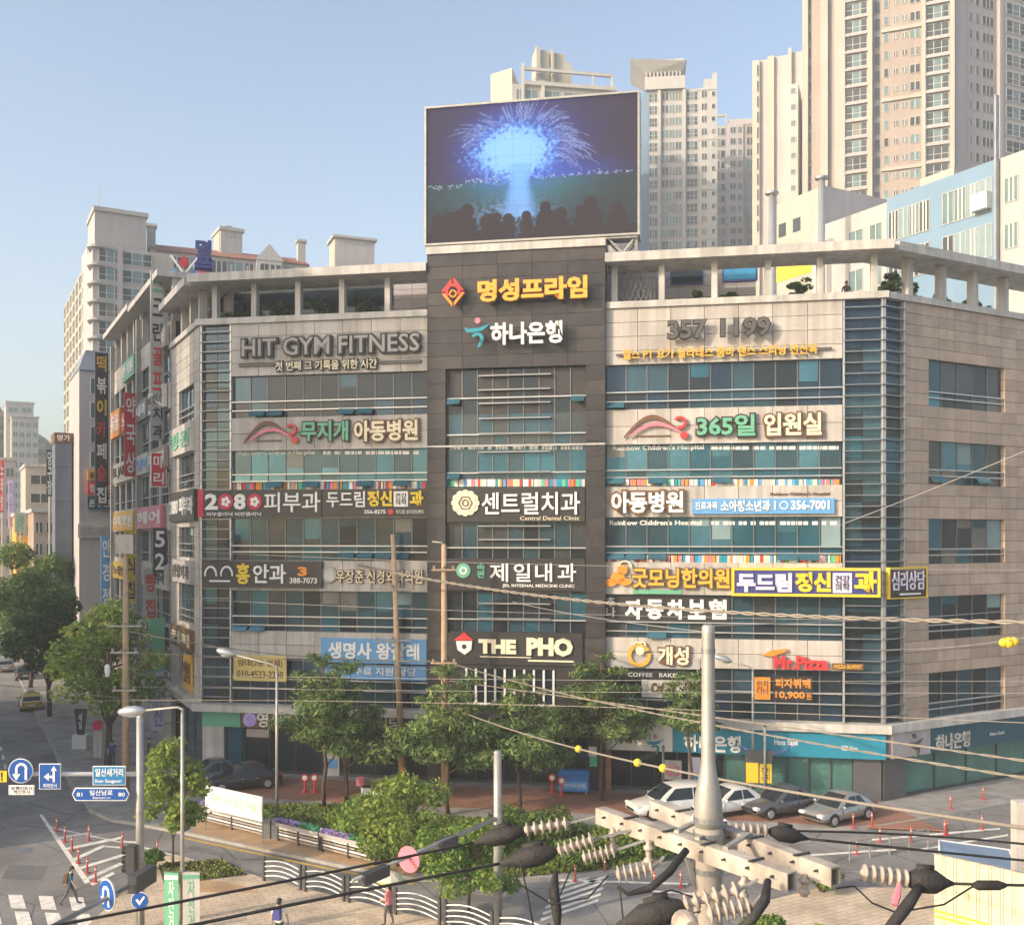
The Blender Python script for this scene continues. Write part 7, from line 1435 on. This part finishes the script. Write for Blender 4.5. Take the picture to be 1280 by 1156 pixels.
m = MB(M['rubber']); p = [P(858, 1062, 9.6), P(836, 1090, 9.4), P(812, 1110, 9.3), P(785, 1117, 9.3), P(772, 1108, 9.3)]; m.tube(p, [.035, .04, .038, .02, .015], n=8); p = [P(960, 1100, 8.8), P(956, 1125, 8.6), P(940, 1148, 8.5), P(925, 1160, 8.5)]; m.tube(p, [.03, .045, .045, .03], n=8); m.tube([P(695, 1088, 10.2), P(692, 1110, 10.1), P(696, 1140, 10.0), P(698, 1175, 10.0)], [.02, .055, .05, .015], n=10); m.tube([P(1150, 1108, 9.3), P(1135, 1130, 9.2), P(1112, 1160, 9.1), P(1090, 1190, 9)], [.04, .055, .05, .04], n=8)
for q in ([(640, 1082), (648, 1104), (690, 1130), (735, 1122), (760, 1094)], [(700, 1118), (712, 1090)], [(775, 1112), (779, 1150), (780, 1190)], [(650, 1075), (660, 1120), (670, 1175)], [(1045, 1110), (1068, 1107), (1090, 1128), (1120, 1140), (1180, 1130), (1215, 1108)], [(815, 1118), (840, 1112), (870, 1122), (880, 1140)], [(855, 1160), (868, 1140), (890, 1136)]): m.tube([P(a, c, 9.9) for a, c in q], .009, n=6)
m.each('jumper_wire', t, True); m = MB(M['pink']); m.tube([P(1124, 1104, 9.3), P(1121, 1120, 9.25), P(1118, 1131, 9.2)], [.02, .035, .03], n=6); m.build('marker_tag', t)
m = MB(M['porcelain']); m.lathe(P(852, 1150, 8.8), (.3, -1, 0), [(0, .1), (.1, .11), (.2, .07)], n=14); m.build('fuse_cap', t)
# --- overhead wires, each a thing
def wire(label, pts, r, m, group='overhead wires', sg=.0, twist=False, nm='wire'):
    """pts: (px, py, Y); straight runs between supports with a little sag"""
    b = MB(m); A, B = P(*pts[0]), P(*pts[-1]); kn = [(0, A.z)]          # straight in plan, hanging through the observed heights
    for px, py, _ in pts[1:-1]:
        k = (px-CX)/FPX; t = (k*A.y-A.x)/((B.x-A.x)-k*(B.y-A.y)); kn.append((t, CZ-(py-HZ)/FPX*(A.y+t*(B.y-A.y))))
    kn.append((1, B.z)); ts, zs = np.array([q[0] for q in kn]), np.array([q[1] for q in kn])
    co = np.polyfit(ts, zs, min(2, len(ts)-1), w=[6]+[1]*(len(ts)-2)+[6])
    t1 = 1+22/(B-A).length if pts[-1][0] > 1290 else 1; t0 = -22/(B-A).length if pts[0][0] < 0 else 0
    path = [Vector((A.x+t*(B.x-A.x), A.y+t*(B.y-A.y), np.polyval(co, t)-sg*2*(B-A).length*t*(1-t))) for t in np.linspace(t0, t1, 60)]
    global WPATH; WPATH = path
    if twist:
        n = 0; den = []
        for a, c in zip(path[:-1], path[1:]):
            k = max(1, int((c-a).length/.16)); den += [a.lerp(c, i/k) for i in range(k)]
        r *= .55
        for ph in (0, math.pi): b.tube([q+Vector((0, math.cos(i*.75+ph), math.sin(i*.75+ph)))*r for i, q in enumerate(den)], r*.85, n=5)
    else: b.tube(path, r*.7, n=6)
    o = b.build(nm, smooth=True); tag(o, label, 'wire'); return o
WW, WB = mat('wire_pale', (.27, .24, .20), .5, var=.1), M['rubber']
wire('black wire leaving the upper left sleeve towards the bottom left corner', [(592, 1053, 11.0), (440, 1085, 10.2), (240, 1123, 9.3), (-60, 1180, 8.4)], .020, WB); wire('black wire leaving the second left sleeve low across the island', [(625, 1079, 10.4), (545, 1094, 9.9), (250, 1154, 8.8), (-40, 1215, 8.0)], .022, WB)
wire('black wire running right from the upper right sleeve, upper of two', [(960, 1038, 11.0), (1120, 1042, 11.2), (1320, 1059, 11.6)], .018, WB); wire('black wire running right below its twin towards the white fence', [(1010, 1048, 11.0), (1130, 1060, 11.2), (1320, 1079, 11.4)], .020, WB); wire('black wire leaving the lowest right sleeve across the white fence', [(1192, 1104, 9.4), (1320, 1107, 9.6)], .02, WB)
b = MB(WB); b.lathe(P(1215, 1106, 9.45), P(1262, 1106, 9.5)-P(1215, 1106, 9.45), [(0, .02), (.06, .045), (.27, .045), (.34, .02)], n=10); o = b.build('wire_cover', smooth=True); tag(o, 'dark tapered cover clipped on the lowest right wire', 'wire cover')
wire('thick twisted pale cable falling from the left pole top towards the right edge', [(440, 704, 63), (500, 712, 60), (640, 737, 52), (760, 757, 44), (1000, 770, 36), (1320, 778, 30)], .085, WW, twist=True, sg=.002)
wire('pale twisted cable crossing below the second floor between the poles', [(157, 788, 58), (290, 806, 66), (450, 829, 63), (555, 826, 59.5)], .05, WW, twist=True, sg=.004); wire('pale cable a little lower between the left and central poles', [(157, 816, 58), (300, 820, 66), (555, 838, 59.5)], .035, WW, sg=.006)
wire('twisted pale cable sloping from the central pole past the power pole', [(556, 826, 59.5), (700, 862, 45), (885, 903, 32), (1110, 945, 24), (1320, 978, 20)], .035, WW, twist=True, sg=.004); wire('second twisted pale cable running just above it to the right edge', [(556, 850, 59.5), (720, 868, 44), (885, 893, 32), (1110, 930, 24), (1320, 956, 20)], .03, WW, twist=True, sg=.004)
mc = wire('thick pale messenger cable with yellow balls sloping to the lower right', [(556, 880, 59.3), (640, 912, 45), (885, 962, 26), (1060, 1008, 20), (1320, 1040, 16)], .05, WW, sg=.003)
for k, px in enumerate((723, 797, 829)):
    q = min(WPATH, key=lambda v: abs(CX+v.x/v.y*FPX-px)); i_ = WPATH.index(q); j_ = i_+1 if CX+q.x/q.y*FPX < px else i_-1; q2 = WPATH[j_]; u0, u1 = CX+q.x/q.y*FPX, CX+q2.x/q2.y*FPX; q = q.lerp(q2, (px-u0)/(u1-u0))
    b = MB(M['txt_yellow']); b.ball(q, .13, n=10, k=7); o = b.build('marker_ball', smooth=True); tag(o, ('yellow ball on the messenger cable, leftmost of three', 'yellow ball on the messenger cable, middle of three', 'yellow ball on the messenger cable, nearest the power pole')[k], 'cable marker', 'yellow balls on the messenger cable')
wire('thin pale wire straight across in front of the pines', [(-40, 879, 60), (157, 876, 58), (345, 879, 62), (555, 878, 59.3), (700, 876, 50), (1000, 893, 38), (1320, 905, 30)], .02, WW); wire('pale wire from the left edge to the leaning pole', [(-40, 850, 60), (157, 862, 58), (240, 880, 66), (380, 893, 64), (500, 885, 61)], .03, WW, sg=.004)
for k, (y0, y1, y2, l) in enumerate(((842, 846, 851, 'thin grey wire along the second floor windows, upper'), (858, 861, 866, 'thin grey wire along the second floor windows, lower'), (744, 760, 778, 'thin grey wire passing over the tower foot'), (688, 700, 712, 'thin grey wire level with the third floor'))): wire(l, [(157 if k < 3 else 220, y0, 58), (555, y1, 59), (1320, y2, 40)], .014, M['galv'], sg=.004)
for k, (a, c, l) in enumerate((((1040, 660, 30), (1290, 560, 26), 'thin wire rising across the granite wall to the right edge'), ((885, 782, 10.1), (1300, 760, 14), 'thin wire from the power pole head to the right edge'), ((885, 790, 10.1), (640, 752, 18), 'thin wire from the power pole head to the upper left'))): wire(l, [a, c], .008 if k else .014, M['galv'], sg=.01)
b = MB(M['txt_yellow']); q = P(1261, 803, 18); b.ball(q, (.10, .08, .10), n=8, k=6); b.ball(q+Vector((-.09, 0, 0)), (.09, .07, .08), n=8, k=6); b.ball(q+Vector((.09, 0, .02)), (.09, .07, .08), n=8, k=6); o = b.build('marker_ball', smooth=True); tag(o, 'yellow double marker hanging on a wire before the granite wall', 'cable marker'); wire('thin wire that carries the yellow double marker', [(1100, 812, 21), (1261, 800, 18), (1320, 790, 17)], .01, M['galv'])
# --- red lane bollards
def bollard():
    t = thing('lane_bollard', 'x', 'bollard', (0, 0, 0)); b = MB(M['red']); b.lathe((0, 0, 0), (0, 0, 1), [(0, .11), (.03, .11), (.05, .05)], n=12); b.build('base', t); b = MB(mat('bollard_red', (.58, .12, .08), .5)); b.lathe((0, 0, .04), (0, 0, 1), [(0, .045), (.66, .042), (.69, .03)], n=12); b.build('post', t, True); b = MB(M['txt_white'])
    for z in (.54,): b.lathe((0, 0, z), (0, 0, 1), [(0, .046), (.05, .046)], n=12)
    b.build('reflective_band', t); return t
BP = [(71, 1039), (81, 1052), (90, 1063), (98, 1078.6), (109, 1091), (119.5, 1102), (111, 1050), (153, 1059), (196.5, 1069.5), (1066.6, 1034), (1090, 1032), (1184, 1042.5), (1227.5, 1036), (1100, 1052), (1139, 1052), (1071, 1067), (1188, 1010.6), (1229, 999), (719, 1101), (756, 1092), (818, 1110), (851, 1109), (1181, 1043.5)]
LB = ['far end', 'second from the far end', 'third from the far end', 'third from the near end', 'second from the near end', 'near end']
pb_ = bollard()
for i, (px, py) in enumerate(BP):
    lab = ('red lane bollard, %s of the row along the lane line' % LB[i]) if i < 6 else {6: 'red lane bollard alone in the middle of the hatched area', 7: 'red lane bollard on the right edge of the hatched area', 8: 'red lane bollard behind the young tree trunk', 9: 'red lane bollard before the silver car', 10: 'red lane bollard just right of the silver car', 11: 'red lane bollard right of the bank corner, left of a pair', 12: 'red lane bollard furthest right in the side street', 13: 'red lane bollard alone on the road edge below the silver car', 14: 'red lane bollard on the road edge nearer the white fence', 15: 'red lane bollard beside the bright plaza tip', 16: 'red lane bollard close to the bank side windows', 17: 'red lane bollard far back along the bank side windows', 18: 'red lane bollard at the left end of the zebra crossing', 19: 'red lane bollard behind the zebra crossing under the cross arm', 20: 'red lane bollard right of the zebra crossing, left of two', 21: 'red lane bollard nearest the power pole foot', 22: 'red lane bollard right of the bank corner, right of a pair'}[i]
    o = pb_ if i == 0 else dup(pb_); q = G(px, py, .01 if i < 9 or i in (13, 14, 15, 18, 19, 20, 21) else .13); o.location = q; o['label'] = lab; o['group'] = 'red lane bollards'
    if i in (16, 17): o.location.z = .13
# --- arched pedestrian fence on the island
def arcfence():
    t = thing('guard_fence', 'x', 'fence', (0, 0, 0)); Lf = 2.25
    for x in (0.06, Lf-.06): b = MB(M['darksteel']); b.box(x-.05, x+.05, -.05, .05, 0, 1.0); b.ball((x, 0, 1.02), (.07, .07, .05), n=10, k=5); b.each('post', t)
    for k in range(4): b = MB(M['white']); b.tube([(.08+(Lf-.16)*i/10, 0, .2+k*.21+.16*math.sin(math.pi*i/10)) for i in range(11)], .028, n=6); b.build('rail', t, True)
    return t
af = arcfence(); p0_ = G(329, 1100, .13); p1_ = G(439, 1128, .13); dv = (p1_-p0_)/2; rz = math.atan2(dv.y, dv.x)
for k in range(6):
    o = af if k == 0 else dup(af); o.location = p0_+dv.normalized()*2.42*k; o.rotation_euler = (0, 0, rz); o['group'] = 'arched guard fence panels'; o['label'] = ('arched white rail fence panel at the island, far left end', 'arched white rail fence panel, second from the left end', 'arched white rail fence panel, third from the left end', 'arched white rail fence panel behind the parasol', 'arched white rail fence panel under the front bush tree', 'arched white rail fence panel at the bottom edge')[k]
# --- flower box fence along the planted strip
def flowerfence(c0_, c1_, lab, seed):
    t = thing('flower_fence', lab, 'fence', tuple(c0_), 'flower box fences'); d = c1_-c0_; fr = Fr(c0_.x, c0_.y, d.x, d.y); L_ = d.length; r = random.Random(seed); z = .13
    b = MB(M['darksteel'])
    for a in (.05, L_/2, L_-.05): b.fb(fr, a-.05, a+.05, -.05, .05, z, z+.95)
    b.each('post', t)
    for k in range(4): b = MB(M['white'] if k % 2 else M['pink_apt']); b.fb(fr, .06, L_-.06, -.02, .02, z+.14+k*.15, z+.22+k*.15); b.build('slat', t)
    b = MB(M['grey_apt']); b.fb(fr, 0, L_, -.16, .16, z+.74, z+.92); b.build('planter', t)
    for nm, mm, a0, a1 in (('purple_flowers', ['purple', 'lilac', 'purple'], .04, L_*.55), ('green_plants', ['mint', 'mint', 'leaf_light'], L_*.55, L_-.04)):
        b = MB()
        for i in range(520):
            a = r.uniform(a0, a1); dd = r.uniform(-.18, .18); zz = z+.92+r.uniform(0, .2); s_ = .06; v = r.uniform(0, 6.28); q = fr.pt(a, dd, zz); u1 = Vector((math.cos(v)*s_, math.sin(v)*s_, r.uniform(-.03, .03))); u2 = Vector((-math.sin(v)*s_, math.cos(v)*s_, r.uniform(-.03, .03))); b.poly([q-u1, q-u2, q+u1, q+u2], M[r.choice(mm)])
        b.build(nm, t)
pts_ = [(252, 1027), (330, 1047)], [(347, 1050), (400, 1063)], [(402, 1063.5), (470, 1081)]
for k, (a, c) in enumerate(pts_): flowerfence(G(*a, .13), G(*c, .13), ('flower box fence with purple and green flowers left of the thin lamp', 'flower box fence just right of the thin lamp', 'flower box fence nearest the round bush tree')[k], k)
m = MB(M['grey_apt']); 
for k, px in enumerate((334, 344)): q = G(px, 1048, .13); t = thing('utility_box', ('grey utility box left of the thin lamp foot', 'grey utility box right of the thin lamp foot')[k], 'utility box', tuple(q)); m = MB(M['steel']); m.box(q.x-.16, q.x+.16, q.y-.1, q.y+.2, .13, 1.05); m.build('cabinet', t); m = MB(M['galv']); m.box(q.x-.18, q.x+.18, q.y-.12, q.y+.22, 1.05, 1.1); m.build('lid', t)
c0_, c1_ = P(257, 1000, 51.4), P(328, 1010, 49.0); fr = Fr(c0_.x, c0_.y, c1_.x-c0_.x, c1_.y-c0_.y); L_ = math.hypot(c1_.x-c0_.x, c1_.y-c0_.y); t = thing('banner', 'white cloth banner with faint lettering tied above the flower fence', 'banner', (c0_.x, c0_.y, .13)); b = MB(M['txt_white']); b.fb(fr, 0, L_, 0, .02, 1.25, 2.45); b.build('cloth', t); b = MB(M['txt_green']); b.text(fr, '푸른 도시 맑은 하늘', .4, L_-.4, 1.65, 2.1, .02, .01, M['txt_green'], .0); b.build('lettering', t); b = MB(M['steel'])
for a in (0, L_): b.beam(fr.pt(a, -.03, .13), fr.pt(a, -.03, 2.5), .05, .05)
b.each('post', t)
# --- white construction fence and blue awning at the lower right
c0_, c1_ = P(1168, 1066, 38.6), P(1330, 1094, 35.4); fr = Fr(c0_.x, c0_.y, c1_.x-c0_.x, c1_.y-c0_.y); L_ = math.hypot(c1_.x-c0_.x, c1_.y-c0_.y); t = thing('construction_fence', 'tall ribbed cream construction fence with a yellow tape at the lower right', 'fence', (c0_.x, c0_.y, 0)); b = MB(M['fenceyellow']); n = int(L_/.42); H = 2.95
for i in range(n): a = i*.42; b.fb(fr, a, a+.40, -.03, .0, 0, H); b.fb(fr, a+.10, a+.30, .0, .035, 0, H-.004)
b.build('panel', t); b = MB(M['txt_yellow']); b.fb(fr, 0, L_, .04, .046, .78, .86); b.fb(fr, 0, L_, .04, .046, .58, .66); b.each('tape', t); b = MB(M['galv']); b.fb(fr, -.03, L_, -.05, .05, H, H+.04); b.build('rail', t)
t = thing('awning', 'pale blue tarpaulin roof on white pipes behind the construction fence', 'awning', (P(1225, 1070, 43).x, 43, 0)); a, c = P(1174, 1050, 44), P(1262, 1062, 44); d, e = P(1176, 1083, 41), P(1272, 1090, 41); b = MB(M['tarpblue']); b.hexa([d-Vector((0, 0, .04)), e-Vector((0, 0, .04)), c-Vector((0, 0, .04)), a-Vector((0, 0, .04)), d, e, c, a]); b.build('roof', t)
b = MB(M['white'])
for q in (a, c, d, e): b.tube([q, (q.x, q.y, 0)], .04, n=8)
for q, w in ((a, c), (c, e), (a, d), (d, e)): b.tube([q, w], .045, n=8)
b.each('pipe_frame', t)
q = P(1276, 1040, 41); t = thing('gate_post', 'pale square gate post with an orange stripe at the right edge', 'post', (q.x, 41, 0)); b = MB(M['offwhite']); b.box(q.x-.26, q.x+.26, 40.8, 41.3, 0, P(1276, 1001, 41).z); b.each('post', t); b = MB(M['orange']); b.box(q.x+.02, q.x+.2, 40.79, 40.8, 0, P(1276, 1001, 41).z-.1); b.build('stripe', t)
c0_, c1_ = G(1062, 1076, 0), G(1160, 1060, 0); t = thing('guard_rail', 'low steel pipe railing at the far edge of the bright plaza', 'railing', tuple(c0_)); b = MB(M['galv'])
for k in range(5): q = c0_.lerp(c1_, k/4); b.tube([q, q+Vector((0, 0, .95))], .04, n=8)
for z in (.92, .5): b.tube([c0_+Vector((0, 0, z)), c1_+Vector((0, 0, z))], .035, n=8)
b.each('rail', t)
# --- notice board, traffic stands, small things by the shops
q = G(946, 1003, .13); fr = flat(q.x-.65, q.y, -.1); t = thing('notice_board', 'notice board with two yellow posters on two posts before the bank', 'notice board', tuple(q)); z1, z0 = P(946, 937, q.y).z, P(946, 979, q.y).z; b = MB(M['signgrey']); b.fb(fr, 0, 1.5, -.06, 0, z0, z1); b.build('board', t); b = MB(M['txt_yellow']); b.fb(fr, .05, .72, 0, .02, z0+.05, z1-.7); b.fb(fr, .8, 1.45, 0, .02, z0+.05, z1-.75); b.build('poster', t); b = MB(M['txt_black']); b.text(fr, '주차\n금지', .88, 1.36, z0+.2, z1-.95, .02, .01, M['txt_black'], .01); b.build('lettering', t); b = MB(M['galv']); b.beam(fr.pt(.3, -.1, .13), fr.pt(.3, -.1, z1), .1, .1); b.beam(fr.pt(1.2, -.1, .13), fr.pt(1.2, -.1, z1), .1, .1); b.each('post', t)
for k, (px, py, l) in enumerate(((381, 990, 'red round headed parking stand under the left pines, left one'), (393, 990, 'red round headed parking stand under the left pines, right one'), (690, 990, 'red parking stand left of the blue stall'), (702, 994, 'red parking stand before the blue stall'))):
    q = G(px, py, .14); t = thing('parking_stand', l, 'traffic stand', tuple(q), 'red parking stands'); b = MB(M['red']); b.lathe((q.x, q.y, .14), (0, 0, 1), [(0, .2), (.06, .2), (.1, .07), (.75, .05), (.8, .05)], n=12); b.build('post', t, True); b = MB(M['red']); b.lathe((q.x, q.y-.02, 1.0), (0, -1, 0), [(-.02, .22), (.03, .22)], n=16); b.build('sign_disc', t); b = MB(M['txt_white']); b.lathe((q.x, q.y-.05, 1.0), (0, -1, 0), [(.0, .14), (.015, .14)], n=14); b.build('sign_face', t)
q = G(716, 992, .14); fr = flat(q.x-.8, q.y, -.18); t = thing('stall', 'low blue stall with pale panels beside the tower entrance', 'stall', tuple(q)); b = MB(M['blue']); b.fb(fr, 0, 1.7, -.6, 0, .3, 1.25); b.build('body', t); b = MB(M['skyblue']); b.fb(fr, .2, 1.65, 0, .02, .45, .9); b.build('panel', t); b = MB(M['txt_white']); b.text(fr, '아이스크림', .3, 1.5, .58, .78, .02, .02, M['txt_white'], .01); b.build('lettering', t); b = MB(M['blue']); b.hexa([fr.pt(-.1, .1, 1.26), fr.pt(1.8, .1, 1.26), fr.pt(1.8, -.7, 1.26), fr.pt(-.1, -.7, 1.26), fr.pt(.1, -.1, 1.5), fr.pt(1.6, -.1, 1.5), fr.pt(1.6, -.6, 1.5), fr.pt(.1, -.6, 1.5)]); b.build('lid', t); b = MB(M['steel'])
for a in (.15, 1.55): b.fb(fr, a-.05, a+.05, -.5, -.1, .14, .3)
b.build('leg', t)
q = MF.pt(MF.s(741, .6), .65, 0); fr = MF.shift(MF.s(736, .62), .62); t = thing('wall_sign', 'small white and green sign plate on the pier right of the tower', 'sign', tuple(MF.pt(MF.s(741, .6), .6, 1.7))); b = MB(M['txt_white']); b.fb(fr, 0, .45, -.1, .06, 2.2, 2.75); b.build('panel', t); b = MB(M['mint']); b.fb(fr, .05, .5, -.1, .05, 1.6, 2.18); b.build('panel', t, label='green lower panel')
# posters on the bank windows
t = thing('window_poster', 'big pink 63 number poster on the dark bank window', 'poster', tuple(MF.pt(MF.s(840), -.3, .9))); b = MB(M['offwhite']); A = rect(MF, 828, 852, 950, 974, -.36); b.fb(MF, A[0], A[1], -.40, -.36, A[2], A[3]); b.build('sheet', t); txt(t, MF, '63', (832, 850, 956, 970), -.36, .02, M['pink'], .03)
t = thing('window_poster', 'tall pale poster with a figure right of the pink number poster', 'poster', tuple(MF.pt(MF.s(868), -.3, .9))); b = MB(M['lilac']); A = rect(MF, 860, 876, 946, 980, -.36); b.fb(MF, A[0], A[1], -.40, -.36, A[2], A[3]); b.build('sheet', t); b = MB(M['teal']); A = rect(MF, 862, 874, 966, 976, -.35); b.fb(MF, A[0], A[1], -.36, -.34, A[2], A[3]); b.build('figure', t)
t = thing('window_poster', 'white and blue arched door poster behind the left pines', 'poster', tuple(MF.pt(MF.s(414), -.3, .5))); b = MB(M['offwhite']); A = rect(MF, 407, 424, 934, 972, -.36); b.fb(MF, A[0], A[1], -.40, -.36, A[2], A[3]); b.build('sheet', t); b = MB(M['skyblue']); A = rect(MF, 409, 422, 948, 960, -.35); b.fb(MF, A[0], A[1], -.36, -.34, A[2], A[3]); b.build('figure', t)
# kiosk sign and bin by the shaded pavement
q = G(101, 935, .13); t = thing('street_statue', 'dark lettered totem on a pale block beside the shaded street', 'totem', tuple(q)); b = MB(M['white']); b.box(q.x-.5, q.x+.5, q.y-.3, q.y+.4, .13, 1.1); b.build('base', t); b = MB(M['signdark']); b.hexa([(q.x-.2, q.y-.1, 1.1), (q.x+.2, q.y-.1, 1.1), (q.x+.2, q.y+.1, 1.1), (q.x-.2, q.y+.1, 1.1), (q.x-.42, q.y-.1, 2.9), (q.x+.42, q.y-.1, 2.9), (q.x+.42, q.y+.1, 2.9), (q.x-.42, q.y+.1, 2.9)]); b.build('board', t); b = MB(M['txt_white']); fr = flat(q.x-.2, q.y-.1); b.text(fr, '세\n일', .07, .33, 1.5, 2.6, .0, .02, M['txt_white'], .01); b.build('lettering', t)
q = G(122, 950, .13); t = thing('banner_stand', 'tall white stand banner with a red round head by the tree trunk', 'banner', tuple(q)); b = MB(M['offwhite']); b.box(q.x-.28, q.x+.28, q.y-.02, q.y+.02, .3, 2.1); b.build('cloth', t); b = MB(M['crimson']); b.lathe((q.x, q.y, 2.45), (0, -1, 0), [(-.03, .34), (.03, .34)], n=18); b.build('sign_disc', t); b = MB(M['steel']); b.beam((q.x, q.y, .13), (q.x, q.y, 2.3), .05, .05); b.each('post', t)
bpy.data.scenes.remove(TMP)
# thin evening haze over the whole district
hz = bpy.data.materials.new('haze'); hz.use_nodes = True; q = hz.node_tree; q.nodes.clear(); o = q.nodes.new('ShaderNodeOutputMaterial'); v = q.nodes.new('ShaderNodeVolumePrincipled')
v.inputs['Color'].default_value = (.90, .96, 1, 1); v.inputs['Density'].default_value = .0008; v.inputs['Anisotropy'].default_value = 0; q.links.new(v.outputs[0], o.inputs['Volume'])
m = MB(hz); m.box(-460, 330, -60, 500, -1.2, 128); m.build('haze', kind='stuff')
